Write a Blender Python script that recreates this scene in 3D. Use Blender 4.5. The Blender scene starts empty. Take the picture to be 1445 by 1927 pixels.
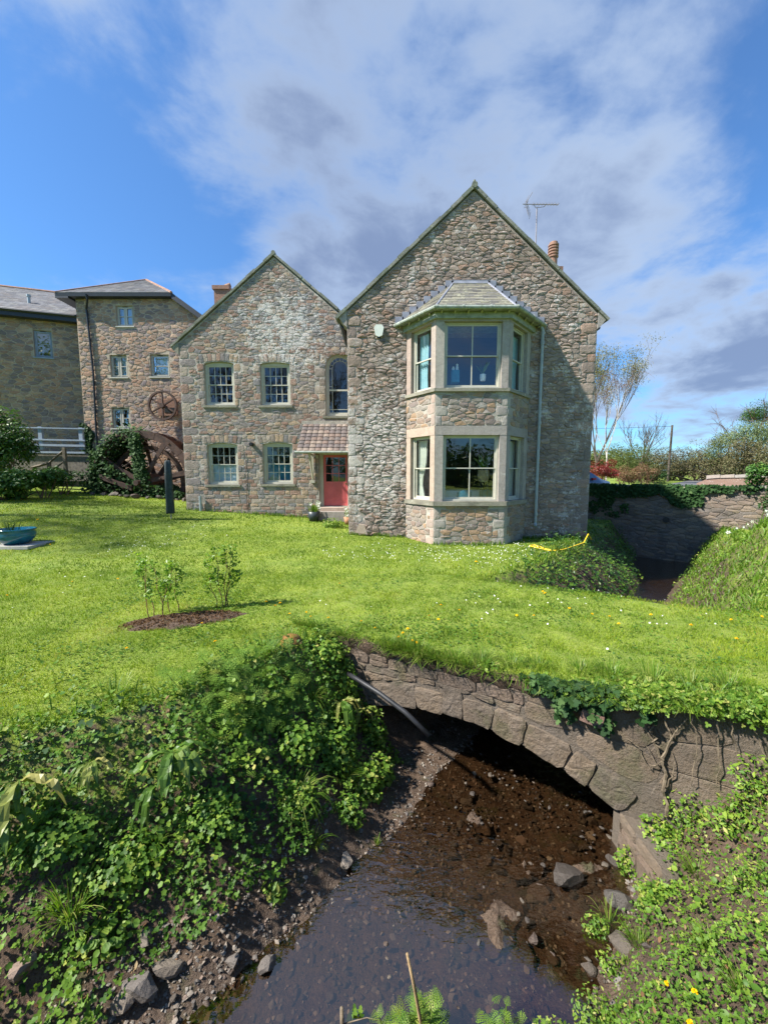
import bpy, math, random
import numpy as np
from mathutils import Vector, Matrix
from mathutils.geometry import tessellate_polygon
R = math.radians
SC = bpy.context.scene
COL = SC.collection
rng = np.random.default_rng(7)

# ------------------------------------------------------------------ camera, sky, sun, exposure
EYE = 2.1
FPX = 750.0                       # focal length in photo pixels (1445 x 1927)
PITCH = math.atan(0.098)
cd = bpy.data.cameras.new('camera'); cam = bpy.data.objects.new('camera', cd); COL.objects.link(cam)
cd.sensor_fit = 'VERTICAL'; cd.sensor_height = 36.0; cd.lens = FPX / 1927 * 36.0
cd.clip_start = 0.05; cd.clip_end = 4000
cam.location = (0, 0, EYE); cam.rotation_euler = (R(90) - PITCH, 0, 0)
SC.camera = cam
SC.view_settings.view_transform = 'Standard'; SC.view_settings.look = 'None'
SC.view_settings.exposure = 1.6; SC.view_settings.gamma = 1; SC.view_settings.use_curve_mapping = False
SC.cycles.max_bounces = 7; SC.cycles.diffuse_bounces = 3; SC.cycles.glossy_bounces = 3
SC.cycles.transmission_bounces = 4; SC.cycles.transparent_max_bounces = 10
SC.cycles.caustics_reflective = False; SC.cycles.caustics_refractive = False

SUN_AZ, SUN_EL = R(18), R(47)     # azimuth measured from the facade plane (-x) towards the viewer
SUN = Vector((-math.cos(SUN_EL) * math.cos(SUN_AZ), -math.cos(SUN_EL) * math.sin(SUN_AZ), math.sin(SUN_EL)))
sl = bpy.data.lights.new('sun', 'SUN'); so = bpy.data.objects.new('sun', sl); COL.objects.link(so)
sl.energy = 3.6; sl.angle = R(1.8); sl.color = (1.0, 0.95, 0.86)
so.rotation_euler = SUN.to_track_quat('Z', 'Y').to_euler(); so.location = (-20, -10, 30)

W = bpy.data.worlds.new('World'); SC.world = W; W.use_nodes = True
def build_world():
    nt = W.node_tree; nt.nodes.clear(); L = nt.links
    def n(t, **k):
        x = nt.nodes.new(t)
        for a, b in k.items(): setattr(x, a, b)
        return x
    def mth(op, a, b=None, c=None):
        m = n('ShaderNodeMath', operation=op)
        for i, v in enumerate((a, b, c)):
            if v is None: continue
            if isinstance(v, (int, float)): m.inputs[i].default_value = v
            else: L.new(v, m.inputs[i])
        return m.outputs[0]
    def vm(op, a, b=None):
        m = n('ShaderNodeVectorMath', operation=op)
        for i, v in enumerate((a, b)):
            if v is None: continue
            if isinstance(v, tuple): m.inputs[i].default_value = v
            else: L.new(v, m.inputs[i])
        return m
    out = n('ShaderNodeOutputWorld'); bg = n('ShaderNodeBackground'); L.new(bg.outputs[0], out.inputs[0])
    bg.inputs['Strength'].default_value = 0.15
    sky = n('ShaderNodeTexSky', sky_type='NISHITA', sun_disc=False)
    sky.sun_elevation = SUN_EL; sky.sun_rotation = math.atan2(SUN.x, SUN.y)
    sky.air_density = 1.0; sky.dust_density = 0.6; sky.ozone_density = 2.2
    tc = n('ShaderNodeTexCoord'); D = vm('NORMALIZE', tc.outputs['Generated']).outputs[0]
    sep = n('ShaderNodeSeparateXYZ'); L.new(D, sep.inputs[0])
    zz = mth('ADD', mth('MAXIMUM', sep.outputs[2], 0.0), 0.22)
    cb = n('ShaderNodeCombineXYZ'); L.new(mth('DIVIDE', sep.outputs[0], zz), cb.inputs[0]); L.new(mth('DIVIDE', sep.outputs[1], zz), cb.inputs[1])
    def noise(scale, det, rough, dist, off):
        x = n('ShaderNodeTexNoise'); x.inputs['Scale'].default_value = scale; x.inputs['Detail'].default_value = det
        x.inputs['Roughness'].default_value = rough; x.inputs['Distortion'].default_value = dist
        L.new(vm('ADD', cb.outputs[0], off).outputs[0], x.inputs['Vector']); return x.outputs[0]
    n1 = noise(1.35, 10, 0.56, 0.35, (3.1, 7.7, 0)); n2 = noise(3.4, 9, 0.58, 0.25, (9.0, 1.3, 2.0)); n3 = noise(0.9, 5, 0.5, 0.5, (0.4, 4.2, 5.0))
    # broad masses of cloud: direction, half angle in degrees, weight
    def pdir(px, py):
        a = (px - 722.5) / FPX; b = (py - 963.5) / FPX
        v = Vector((a, math.cos(PITCH) - b * math.sin(PITCH), -(math.sin(PITCH) + b * math.cos(PITCH)))).normalized()
        return tuple(v)
    blobs = [(780, 130, 30, .36), (420, 60, 17, .20), (640, 330, 17, .22), (1080, 250, 20, .30), (1180, 460, 13, .28), (640, 500, 9, .28), (500, 500, 6, .15),
             (1430, 600, 12, .42), (1250, 740, 12, .30), (260, 150, 14, .22), (150, 400, 20, -.30), (1330, 420, 9, -.12), (1400, 60, 14, -.08), (820, 560, 12, .2)]
    acc = None
    for px, py, ang, w in blobs:
        d = vm('DOT_PRODUCT', D, pdir(px, py)).outputs['Value']
        mr = n('ShaderNodeMapRange', interpolation_type='SMOOTHSTEP')
        mr.inputs[1].default_value = math.cos(R(ang)); mr.inputs[2].default_value = 1.0; mr.inputs[3].default_value = 0; mr.inputs[4].default_value = w
        L.new(d, mr.inputs[0]); acc = mr.outputs[0] if acc is None else mth('ADD', acc, mr.outputs[0])
    dens = mth('ADD', mth('ADD', acc, mth('MULTIPLY', mth('SUBTRACT', n1, 0.5), 2.6)), mth('MULTIPLY', mth('SUBTRACT', n2, 0.5), 1.5))
    cov = n('ShaderNodeMapRange', interpolation_type='SMOOTHSTEP'); L.new(dens, cov.inputs[0])
    cov.inputs[1].default_value = -0.10; cov.inputs[2].default_value = 0.66; cov.inputs[3].default_value = 0.06; cov.inputs[4].default_value = 0.93
    # thick parts are grey, thin rims bright
    core = n('ShaderNodeMapRange', interpolation_type='SMOOTHSTEP'); L.new(mth('ADD', dens, mth('MULTIPLY', mth('SUBTRACT', n3, 0.5), 0.9)), core.inputs[0])
    core.inputs[1].default_value = 0.30; core.inputs[2].default_value = 1.05
    cc = n('ShaderNodeMix', data_type='RGBA'); L.new(core.outputs[0], cc.inputs[0])
    cc.inputs['A'].default_value = (1.2, 1.48, 1.95, 1); cc.inputs['B'].default_value = (0.56, 0.75, 1.20, 1)
    tint = n('ShaderNodeMix', data_type='RGBA', blend_type='MULTIPLY'); tint.inputs[0].default_value = 1.0
    L.new(sky.outputs[0], tint.inputs['A']); tint.inputs['B'].default_value = (0.185, 0.345, 0.49, 1)
    mx = n('ShaderNodeMix', data_type='RGBA'); L.new(cov.outputs[0], mx.inputs[0]); L.new(tint.outputs['Result'], mx.inputs['A']); L.new(cc.outputs['Result'], mx.inputs['B'])
    L.new(mx.outputs['Result'], bg.inputs[0])
build_world()

# ------------------------------------------------------------------ helpers
def at(px, py, Y):
    """world (x, z) of the point that photo pixel (px, py) shows on the vertical plane y = Y"""
    a = (px - 722.5) / FPX; b = (py - 963.5) / FPX
    s = Y / (math.cos(PITCH) - b * math.sin(PITCH))
    return a * s, EYE - s * (math.sin(PITCH) + b * math.cos(PITCH))
def X(px, py, Y): return at(px, py, Y)[0]
def Z(py, Y): return at(722, py, Y)[1]
def on_z(px, py, z):
    a = (px - 722.5) / FPX; b = (py - 963.5) / FPX
    s = (EYE - z) / (math.sin(PITCH) + b * math.cos(PITCH))
    return a * s, s * (math.cos(PITCH) - b * math.sin(PITCH))

def mesh_np(name, V, F, rnd=None, smooth=False):
    """V (n,3), F either list of tuples or int array (m,k)"""
    me = bpy.data.meshes.new(name)
    if isinstance(F, np.ndarray):
        m, k = F.shape
        me.vertices.add(len(V)); me.vertices.foreach_set('co', np.asarray(V, dtype=np.float32).ravel())
        me.loops.add(m * k); me.loops.foreach_set('vertex_index', F.astype(np.int32).ravel())
        me.polygons.add(m); me.polygons.foreach_set('loop_start', np.arange(0, m * k, k, dtype=np.int32))
        me.polygons.foreach_set('loop_total', np.full(m, k, dtype=np.int32)); me.update(calc_edges=True)
    else:
        me.from_pydata([tuple(v) for v in V], [], F)
    if rnd is not None:
        a = me.attributes.new('rnd', 'FLOAT', 'POINT'); a.data.foreach_set('value', np.asarray(rnd, dtype=np.float32))
    if smooth: me.polygons.foreach_set('use_smooth', np.ones(len(me.polygons), dtype=bool))
    return me

def wloc(o):
    v = Vector((0, 0, 0))
    while o is not None: v = v + o.location; o = o.parent
    return v
def link(name, me, mat, parent=None, loc=None):
    o = bpy.data.objects.new(name, me); COL.objects.link(o)
    if mat is not None:
        me.materials.clear(); me.materials.append(mat)
    if parent is not None: o.parent = parent
    if loc is not None: o.location = loc
    return o
def tag(o, label=None, cat=None, group=None, kind=None):
    if label: o['label'] = label
    if cat: o['category'] = cat
    if group: o['group'] = group
    if kind: o['kind'] = kind
    return o
def thing(name, label, cat, loc=(0, 0, 0), group=None):
    o = bpy.data.objects.new(name, None); COL.objects.link(o); o.location = loc; o.empty_display_size = 0.2
    return tag(o, label, cat, group)
def copy_tree(o, parent=None):
    c = o.copy(); COL.objects.link(c); c.parent = parent
    for ch in o.children: copy_tree(ch, c)
    return c

class MB:
    def __init__(s): s.v = []; s.f = []; s.r = []; s.cur = 0.5
    def add(s, V, F, r=None):
        o = len(s.v); s.v.extend([tuple(v) for v in V]); s.f.extend([tuple(i + o for i in f) for f in F]); s.r.extend([s.cur if r is None else r] * len(V)); return s
    def box(s, x0, x1, y0, y1, z0, z1, r=None):
        V = [(x0, y0, z0), (x1, y0, z0), (x1, y1, z0), (x0, y1, z0), (x0, y0, z1), (x1, y0, z1), (x1, y1, z1), (x0, y1, z1)]
        return s.add(V, [(0, 3, 2, 1), (4, 5, 6, 7), (0, 1, 5, 4), (1, 2, 6, 5), (2, 3, 7, 6), (3, 0, 4, 7)], r)
    def hexa(s, P, r=None):  # 8 points, bottom ring then top ring
        return s.add(P, [(0, 3, 2, 1), (4, 5, 6, 7), (0, 1, 5, 4), (1, 2, 6, 5), (2, 3, 7, 6), (3, 0, 4, 7)], r)
    def tube(s, pts, rad, n=6, caps=True, r=None):
        pts = [Vector(p) for p in pts]; rads = rad if isinstance(rad, (list, tuple)) else [rad] * len(pts)
        V = []; F = []; prev = None
        for i, p in enumerate(pts):
            t = (pts[min(i + 1, len(pts) - 1)] - pts[max(i - 1, 0)])
            t = t.normalized() if t.length > 1e-9 else Vector((0, 0, 1))
            if prev is None:
                a = Vector((1, 0, 0)) if abs(t.x) < 0.8 else Vector((0, 1, 0)); u = (a - t * a.dot(t)).normalized()
            else: u = (prev - t * prev.dot(t)); u = u.normalized() if u.length > 1e-6 else prev
            prev = u; w = t.cross(u)
            for k in range(n):
                an = 2 * math.pi * k / n; V.append(p + (u * math.cos(an) + w * math.sin(an)) * rads[i])
        for i in range(len(pts) - 1):
            for k in range(n): F.append((i * n + k, i * n + (k + 1) % n, (i + 1) * n + (k + 1) % n, (i + 1) * n + k))
        if caps: F.append(tuple(range(n))[::-1]); F.append(tuple((len(pts) - 1) * n + k for k in range(n)))
        return s.add(V, F, r)
    def lathe(s, prof, c=(0, 0, 0), n=24, r=None):
        V = []; F = []
        for rr, z in prof:
            for k in range(n):
                a = 2 * math.pi * k / n; V.append((c[0] + rr * math.cos(a), c[1] + rr * math.sin(a), c[2] + z))
        for i in range(len(prof) - 1):
            for k in range(n): F.append((i * n + k, i * n + (k + 1) % n, (i + 1) * n + (k + 1) % n, (i + 1) * n + k))
        return s.add(V, F, r)
    def build(s, name, mat, parent=None, smooth=False, world=True, origin=None):
        V = np.array(s.v, dtype=float)
        if parent is not None:
            if world: V = V - np.array(wloc(parent))
            me = mesh_np(name, V, s.f, s.r, smooth); return link(name, me, mat, parent)
        if origin is None and world: origin = ((V[:, 0].min() + V[:, 0].max()) / 2, (V[:, 1].min() + V[:, 1].max()) / 2, V[:, 2].min())
        if origin is None: origin = (0, 0, 0)
        me = mesh_np(name, V - np.array(origin), s.f, s.r, smooth); return link(name, me, mat, None, origin)

class Frame:
    """a vertical wall plane: a runs along u, z is up, d is out of the wall"""
    def __init__(s, p, q):
        s.o = np.array([p[0], p[1], 0.0]); v = np.array([q[0] - p[0], q[1] - p[1], 0.0]); s.len = float(np.linalg.norm(v)); s.u = v / s.len
        s.n = np.array([s.u[1], -s.u[0], 0.0])
    def p(s, a, z, d=0.0): return tuple(s.o + s.u * a + s.n * d + np.array([0, 0, z]))
    def box(s, mb, a0, a1, z0, z1, d0, d1, r=None):
        P = [s.p(a0, z0, d1), s.p(a1, z0, d1), s.p(a1, z0, d0), s.p(a0, z0, d0), s.p(a0, z1, d1), s.p(a1, z1, d1), s.p(a1, z1, d0), s.p(a0, z1, d0)]
        return mb.hexa(P, r)
    def prism(s, mb, poly, d0, d1, holes=(), r=None, back=True):
        """poly counter-clockwise in (a, z); d1 is the outer face"""
        rings = [list(poly)] + [list(h) for h in holes]
        tris = tessellate_polygon([[Vector((a, z, 0)) for a, z in g] for g in rings])
        flat = [p for g in rings for p in g]; N = len(flat)
        V = [s.p(a, z, d1) for a, z in flat] + [s.p(a, z, d0) for a, z in flat]
        F = []
        for t in tris:
            A, B, C = [flat[i] for i in t]
            ar = (B[0] - A[0]) * (C[1] - A[1]) - (B[1] - A[1]) * (C[0] - A[0])
            if ar < 0: t = t[::-1]
            F.append(tuple(t))
            if back: F.append(tuple(i + N for i in t[::-1]))
        o = 0
        for g in rings:
            m = len(g)
            ar = sum(g[i][0] * g[(i + 1) % m][1] - g[(i + 1) % m][0] * g[i][1] for i in range(m))
            ccw = ar > 0
            outer = (g is rings[0])
            for i in range(m):
                j = (i + 1) % m; q = (o + i, o + i + N, o + j + N, o + j)
                if ccw != outer: q = q[::-1]
                F.append(q)
            o += m
        return mb.add(V, F, r)

# ------------------------------------------------------------------ materials
def new_mat(name):
    m = bpy.data.materials.new(name); m.use_nodes = True; nt = m.node_tree; nt.nodes.clear(); return m, NT(nt)
class NT:
    def __init__(s, nt): s.nt = nt; s.L = nt.links
    def n(s, t, **k):
        x = s.nt.nodes.new(t)
        for a, b in k.items(): setattr(x, a, b)
        return x
    def put(s, sock, v):
        if isinstance(v, (int, float)): sock.default_value = v
        elif isinstance(v, (tuple, list)): sock.default_value = tuple(v) if len(v) == len(sock.default_value) else tuple(v) + (1,)
        else: s.L.new(v, sock)
    def math(s, op, a, b=0.0, clamp=False):
        m = s.n('ShaderNodeMath', operation=op, use_clamp=clamp); s.put(m.inputs[0], a); s.put(m.inputs[1], b); return m.outputs[0]
    def mix(s, f, a, b, mode='MIX'):
        m = s.n('ShaderNodeMix', data_type='RGBA', blend_type=mode); s.put(m.inputs[0], f); s.put(m.inputs['A'], a); s.put(m.inputs['B'], b); return m.outputs['Result']
    def pos(s): return s.n('ShaderNodeNewGeometry').outputs['Position']
    def noise(s, scale, det=4, rough=0.55, vec=None, dist=0.0):
        x = s.n('ShaderNodeTexNoise'); x.inputs['Scale'].default_value = scale; x.inputs['Detail'].default_value = det; x.inputs['Roughness'].default_value = rough
        x.inputs['Distortion'].default_value = dist; s.L.new(vec if vec is not None else s.pos(), x.inputs['Vector']); return x.outputs[0]
    def voro(s, scale, feature='F1', vec=None):
        x = s.n('ShaderNodeTexVoronoi', feature=feature); x.inputs['Scale'].default_value = scale
        s.L.new(vec if vec is not None else s.pos(), x.inputs['Vector']); return x.outputs[0]
    def ramp(s, f, stops, mode='LINEAR'):
        r = s.n('ShaderNodeValToRGB'); r.color_ramp.interpolation = mode; e = r.color_ramp.elements
        while len(e) < len(stops): e.new(0.5)
        for i, (p, c) in enumerate(stops): e[i].position = p; e[i].color = tuple(c) + (1,) if len(c) == 3 else c
        s.put(r.inputs[0], f); return r.outputs[0]
    def rng(s, f, a, b, lo=0.0, hi=1.0):
        m = s.n('ShaderNodeMapRange', interpolation_type='SMOOTHSTEP'); s.put(m.inputs[0], f); m.inputs[1].default_value = a; m.inputs[2].default_value = b
        m.inputs[3].default_value = lo; m.inputs[4].default_value = hi; return m.outputs[0]
    def attr(s, name='rnd'):
        return s.n('ShaderNodeAttribute', attribute_name=name).outputs['Fac']
    def bump(s, h, strength=0.5, dist=0.02, normal=None):
        b = s.n('ShaderNodeBump'); b.inputs['Strength'].default_value = strength; b.inputs['Distance'].default_value = dist; s.put(b.inputs['Height'], h)
        if normal is not None: s.L.new(normal, b.inputs['Normal'])
        return b.outputs[0]
    def ior(s, v):   # thin sheet: the same index seen from either side
        m = s.n('ShaderNodeMapRange'); s.L.new(s.n('ShaderNodeNewGeometry').outputs['Backfacing'], m.inputs[0]); m.inputs[3].default_value = v; m.inputs[4].default_value = 1 / v; return m.outputs[0]
    def out(s, sh): s.L.new(sh, s.n('ShaderNodeOutputMaterial').inputs[0])
    def pbr(s, col, rough=0.8, bump=None, metal=0.0, spec=0.4, **k):
        p = s.n('ShaderNodeBsdfPrincipled'); s.put(p.inputs['Base Color'], col); s.put(p.inputs['Roughness'], rough); p.inputs['Metallic'].default_value = metal
        p.inputs['Specular IOR Level'].default_value = spec
        if bump is not None: s.L.new(bump, p.inputs['Normal'])
        for a, b in k.items(): s.put(p.inputs[a], b)
        return p.outputs[0]

def plain(name, col, rough=0.6, var=0.25, scale=6, bump=0.15, metal=0.0, spec=0.4, grime=None):
    m, t = new_mat(name)
    nz = t.noise(scale, 6, 0.6); c = t.mix(t.rng(nz, 0.3, 0.7), tuple(x * (1 - var) for x in col), tuple(min(1, x * (1 + var)) for x in col))
    fine = t.noise(scale * 9, 4, 0.6)
    c = t.mix(t.rng(fine, 0.35, 0.75, 0, 0.25), c, tuple(x * 0.6 for x in col))
    if grime: c = t.mix(t.rng(t.noise(scale * 1.7, 6, 0.65), 0.45, 0.72, 0, 0.75), c, grime)
    t.out(t.pbr(c, rough, t.bump(fine, bump, 0.01), metal, spec)); return m

def stone_mat(name, palette, lichen=0.35, lichcol=(0.42, 0.42, 0.40), stain=0.4, relief=0.7, moss=0.0, patch=None, damp=0.0, gain=1.0):
    m, t = new_mat(name)
    st = [(i / len(palette), tuple(x * gain for x in c)) for i, c in enumerate(palette)]
    c = t.ramp(t.attr(), st, 'CONSTANT')
    big = t.noise(1.3, 5, 0.6); mid = t.noise(7, 6, 0.62); fine = t.noise(38, 5, 0.7); grit = t.noise(120, 3, 0.7)
    c = t.mix(t.rng(mid, 0.3, 0.72, 0, 0.6), c, t.mix(0.5, c, (0.16 * gain, 0.14 * gain, 0.125 * gain)))
    c = t.mix(t.rng(fine, 0.42, 0.7, 0, 0.55), c, t.mix(0.55, c, (0.07, 0.062, 0.055)))
    l = t.math('ADD', t.math('MULTIPLY', t.noise(3.1, 7, 0.66), 0.6), t.math('MULTIPLY', t.noise(16, 5, 0.7), 0.4))
    thr = 0.60 - 0.14 * lichen
    if patch is not None:   # a broad bleached area of the wall, centre and radius
        sub = t.n('ShaderNodeVectorMath', operation='DISTANCE'); t.L.new(t.pos(), sub.inputs[0]); sub.inputs[1].default_value = patch[0]
        l = t.math('ADD', l, t.rng(sub.outputs['Value'], patch[1], 0.3, 0.0, patch[2]))
    c = t.mix(t.rng(l, thr, thr + 0.07, 0, min(1.0, 0.55 + 0.4 * lichen)), c, lichcol)
    if stain: c = t.mix(t.rng(big, 0.46, 0.7, 0, stain), c, t.mix(0.75, c, (0.055, 0.047, 0.04)))
    if moss: c = t.mix(t.rng(t.noise(2.2, 6, 0.7), 0.56 - 0.12 * moss, 0.66, 0, 0.8 * moss), c, (0.052, 0.066, 0.018))
    b = t.bump(t.math('ADD', t.math('MULTIPLY', fine, 0.7), t.math('MULTIPLY', mid, 0.9)), relief, 0.03)
    b = t.bump(grit, relief * 0.6, 0.008, b)
    t.out(t.pbr(c, 0.88 - damp, b, spec=0.3)); return m

def leaf_mat(name, stops, trans=0.35, rough=0.45, spec=0.45, vary=0.35):
    m, t = new_mat(name)
    c = t.ramp(t.attr(), stops)
    c = t.mix(t.rng(t.noise(3.0, 3, 0.5), 0.35, 0.7, 0, vary), c, t.mix(0.5, c, (0.02, 0.035, 0.008)))
    p = t.pbr(c, rough, t.bump(t.noise(90, 2, 0.5), 0.25, 0.004), spec=spec)
    tr = t.n('ShaderNodeBsdfTranslucent'); t.L.new(t.mix(0.5, c, t.mix(1.0, c, (1.3, 1.35, 0.45), 'MULTIPLY')), tr.inputs[0])
    mx = t.n('ShaderNodeMixShader'); mx.inputs[0].default_value = trans; t.L.new(p, mx.inputs[1]); t.L.new(tr.outputs[0], mx.inputs[2]); t.out(mx.outputs[0]); return m

def glass_mat(name, base=0.05, tint=(0.85, 0.9, 0.9), wav=0.12):
    m, t = new_mat(name)
    lw = t.n('ShaderNodeFresnel'); t.L.new(t.ior(1.5), lw.inputs[0])
    b = t.bump(t.noise(2.5, 2, 0.5), wav, 0.02)
    g = t.n('ShaderNodeBsdfGlossy'); g.inputs[0].default_value = (0.95, 0.97, 1, 1); g.inputs['Roughness'].default_value = 0.015; t.L.new(b, g.inputs['Normal'])
    tr = t.n('ShaderNodeBsdfTransparent'); tr.inputs[0].default_value = tint + (1,)
    mx = t.n('ShaderNodeMixShader'); t.L.new(t.math('ADD', lw.outputs[0], base, True), mx.inputs[0]); t.L.new(tr.outputs[0], mx.inputs[1]); t.L.new(g.outputs[0], mx.inputs[2])
    t.out(mx.outputs[0]); return m

M = {}
PAL_HOUSE = [(.25, .205, .17), (.30, .255, .215), (.22, .19, .17), (.34, .25, .19), (.27, .235, .21), (.18, .155, .145), (.38, .33, .28), (.31, .205, .15), (.24, .21, .19), (.33, .29, .25)]
PAL_LEFT = [(.27, .22, .18), (.31, .20, .15), (.22, .19, .18), (.36, .30, .24), (.26, .16, .12), (.19, .18, .18), (.37, .27, .18), (.29, .24, .20)]
PAL_MILL = [(.24, .17, .115), (.33, .22, .13), (.17, .14, .125), (.28, .22, .16), (.38, .29, .19), (.15, .135, .135), (.30, .19, .12), (.22, .19, .17)]
PAL_BRIDGE = [(.12, .092, .066), (.16, .118, .078), (.10, .085, .07), (.175, .13, .088), (.135, .09, .068)]
def calm(p, k):
    m_ = [sum(c[i] for c in p) / len(p) for i in range(3)]; return [tuple(c[i] * (1 - k) + m_[i] * k for i in range(3)) for c in p]
PAL_HOUSE = [(c[0] * 1.06, c[1] * .96, c[2] * .91) for c in calm(PAL_HOUSE, .25)]; PAL_MILL = [(c[0] * 1.05, c[1] * .96, c[2] * 1.0) for c in calm(PAL_MILL, .15)]
M['stone_main'] = stone_mat('rubble limestone', PAL_HOUSE, 0.5, (.58, .54, .50), 0.35, 1.0, patch=((-.2, 12.6, 2.6), 3.4, 0.10), gain=1.12)
M['stone_bay'] = stone_mat('bay rubble', [(.34, .24, .18), (.30, .25, .21), (.37, .29, .22), (.25, .20, .18), (.40, .26, .16), (.33, .29, .25), (.28, .20, .16)], 0.25, (.46, .44, .40), 0.2, 0.7)
M['stone_left'] = stone_mat('bleached rubble', PAL_LEFT, 0.2, (.66, .65, .62), 0.2, 0.8, gain=1.1, patch=((-3.7, 15.4, 7.3), 3.0, 0.13))
M['stone_mill'] = stone_mat('brown rubble', PAL_MILL, 0.0, (.5, .49, .46), 0.2, 0.7, gain=1.35)
M['stone_wing'] = stone_mat('brown rubble of the wing', PAL_MILL, 0.0, (.55, .54, .5), 0.3, 0.7, gain=1.4)
M['dressed'] = stone_mat('dressed granite', [(.40, .36, .32), (.44, .40, .35), (.37, .33, .30), (.42, .35, .30)], 0.15, (.52, .50, .46), 0.25, 0.3)
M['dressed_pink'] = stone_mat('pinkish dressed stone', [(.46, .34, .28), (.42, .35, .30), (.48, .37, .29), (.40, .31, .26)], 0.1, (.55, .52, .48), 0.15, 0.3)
M['sillstone'] = stone_mat('weathered sill stone', [(.30, .28, .22), (.27, .26, .20)], 0.3, (.5, .48, .4), 0.6, 0.4, moss=0.3)
M['mortar_main'] = stone_mat('grey lime mortar', [(.36, .31, .27)], 0.5, (.46, .44, .40), 0.4, 0.9)
M['mortar_left'] = stone_mat('pale lime mortar', [(.46, .42, .36)], 0.3, (.60, .58, .55), 0.3, 0.6, patch=((-3.7, 15.4, 7.3), 3.0, 0.12))
M['mortar_mill'] = stone_mat('sandy mortar', [(.50, .42, .325)], 0.1, (.42, .37, .29), 0.3, 0.6)
M['stone_bridge'] = stone_mat('brown bridge stone', calm(PAL_BRIDGE, .6), 0.2, (.24, .205, .16), 0.6, 1.0, moss=0.55, gain=1.25)
M['mortar_bridge'] = stone_mat('earthy mortar', [(.15, .12, .092)], 0.1, (.20, .17, .13), 0.5, 1.0, moss=0.35)
M['stone_wall'] = stone_mat('dark wet wall stone', [(.085, .07, .06), (.12, .09, .07), (.10, .085, .075), (.15, .115, .085)], 0.25, (.30, .27, .22), 0.4, 0.9, moss=0.3, gain=1.7)  # gain lightens the stone colour to lift the house's shade on this wall
M['stone_bed'] = stone_mat('stream stones', [(.11, .085, .065), (.15, .12, .095), (.085, .07, .06), (.165, .135, .105), (.13, .09, .07), (.10, .09, .08)], -0.6, (.24, .22, .18), 0.4, 0.9, damp=0.35, gain=.78)
M['stone_dry'] = stone_mat('dry gravel stones', [(.20, .165, .13), (.26, .22, .18), (.15, .13, .115), (.33, .29, .24), (.23, .165, .13), (.19, .17, .155)], 0.1, (.40, .38, .33), 0.2, 0.6)
M['coping'] = stone_mat('mossy verge slate', [(.22, .23, .19), (.18, .20, .155), (.26, .26, .22)], 0.3, (.36, .39, .28), 0.3, 0.4, moss=0.5)
M['slate'] = stone_mat('grey slate', [(.20, .20, .215), (.235, .235, .25), (.175, .175, .19), (.26, .255, .25), (.215, .20, .20)], 0.2, (.34, .34, .32), 0.2, 0.2)
M['slate_bay'] = stone_mat('lichened slate', [(.20, .19, .165), (.25, .24, .19), (.17, .165, .15), (.28, .265, .20)], 0.5, (.40, .39, .28), 0.3, 0.3)
M['tile'] = stone_mat('brown clay tile', [(.18, .135, .115), (.15, .12, .115), (.20, .14, .115), (.135, .115, .11), (.27, .21, .17)], 0.15, (.50, .46, .40), 0.3, 0.3)
M['ridge_tile'] = plain('terracotta ridge', (.30, .17, .115), 0.8, 0.3)
M['brick'] = stone_mat('red brick', [(.24, .12, .085), (.28, .15, .105), (.20, .11, .08)], 0.1, (.45, .38, .33), 0.3, 0.4)
M['lead'] = plain('lead flashing', (.25, .26, .31), 0.55, 0.2, 5)
M['frame'] = plain('stone coloured window paint', (.50, .48, .40), 0.45, 0.08, 4, 0.05)
M['frame_mill'] = plain('beige window paint', (.47, .45, .39), 0.45, 0.08, 4, 0.05)
M['pipe_grey'] = plain('grey painted pipe', (.36, .40, .41), 0.4, 0.12, 5)
M['gutter'] = plain('mossy gutter', (.30, .33, .29), 0.6, 0.2, 6, grime=(.12, .15, .08))
M['black'] = plain('black plastic', (.018, .02, .024), 0.4, 0.2, 5)
M['fascia'] = plain('dark slate blue fascia', (.03, .035, .045), 0.45, 0.15, 5)
M['wood_dark'] = plain('weathered timber', (.15, .125, .09), 0.8, 0.3, 8, 0.3)
M['canopy_wood'] = plain('painted timber', (.42, .40, .32), 0.6, 0.15, 6)
M['door_red'] = plain('coral red door paint', (.60, .13, .13), 0.4, 0.1, 3, 0.05)
M['brass'] = plain('old brass', (.35, .25, .1), 0.35, 0.1, 5, metal=1.0)
M['rust'] = plain('rusty iron', (.070, .042, .034), 0.75, 0.45, 5, 0.4, grime=(.11, .052, .03))
M['rail'] = plain('blue grey painted rail', (.27, .32, .39), 0.5, 0.1, 4)
M['boards'] = plain('grey fence boards', (.16, .14, .115), 0.8, 0.3, 8, 0.3)
M['white'] = plain('white plastic', (.72, .74, .66), 0.4, 0.06, 4)
M['alu'] = plain('dull aluminium', (.30, .27, .27), 0.5, 0.15, 5, metal=0.5)
M['cloth'] = plain('white table cloth', (.80, .80, .80), 0.8, 0.04, 4)
M['curtain'] = plain('cream curtain', (.70, .70, .60), 0.85, 0.08, 3)
M['curtain_blue'] = plain('pale aqua curtain', (.42, .66, .72), 0.85, 0.08, 3)
M['chair_blue'] = plain('teal blue fabric', (.03, .20, .33), 0.7, 0.15, 6)
M['basket'] = plain('straw basket', (.62, .45, .24), 0.8, 0.2, 20, 0.4)
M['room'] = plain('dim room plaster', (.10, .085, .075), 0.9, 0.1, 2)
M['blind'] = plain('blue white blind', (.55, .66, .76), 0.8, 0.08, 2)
M['pot_blue'] = plain('turquoise glaze', (.004, .12, .20), 0.15, 0.25, 4, 0.03, spec=0.7)
M['pot_dark'] = plain('dark planter', (.035, .045, .05), 0.4, 0.2, 5)
M['terracotta'] = plain('terracotta', (.40, .2, .11), 0.8, 0.2, 6)
M['hose'] = plain('yellow hose', (.75, .52, .03), 0.45, 0.1, 5)
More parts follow.
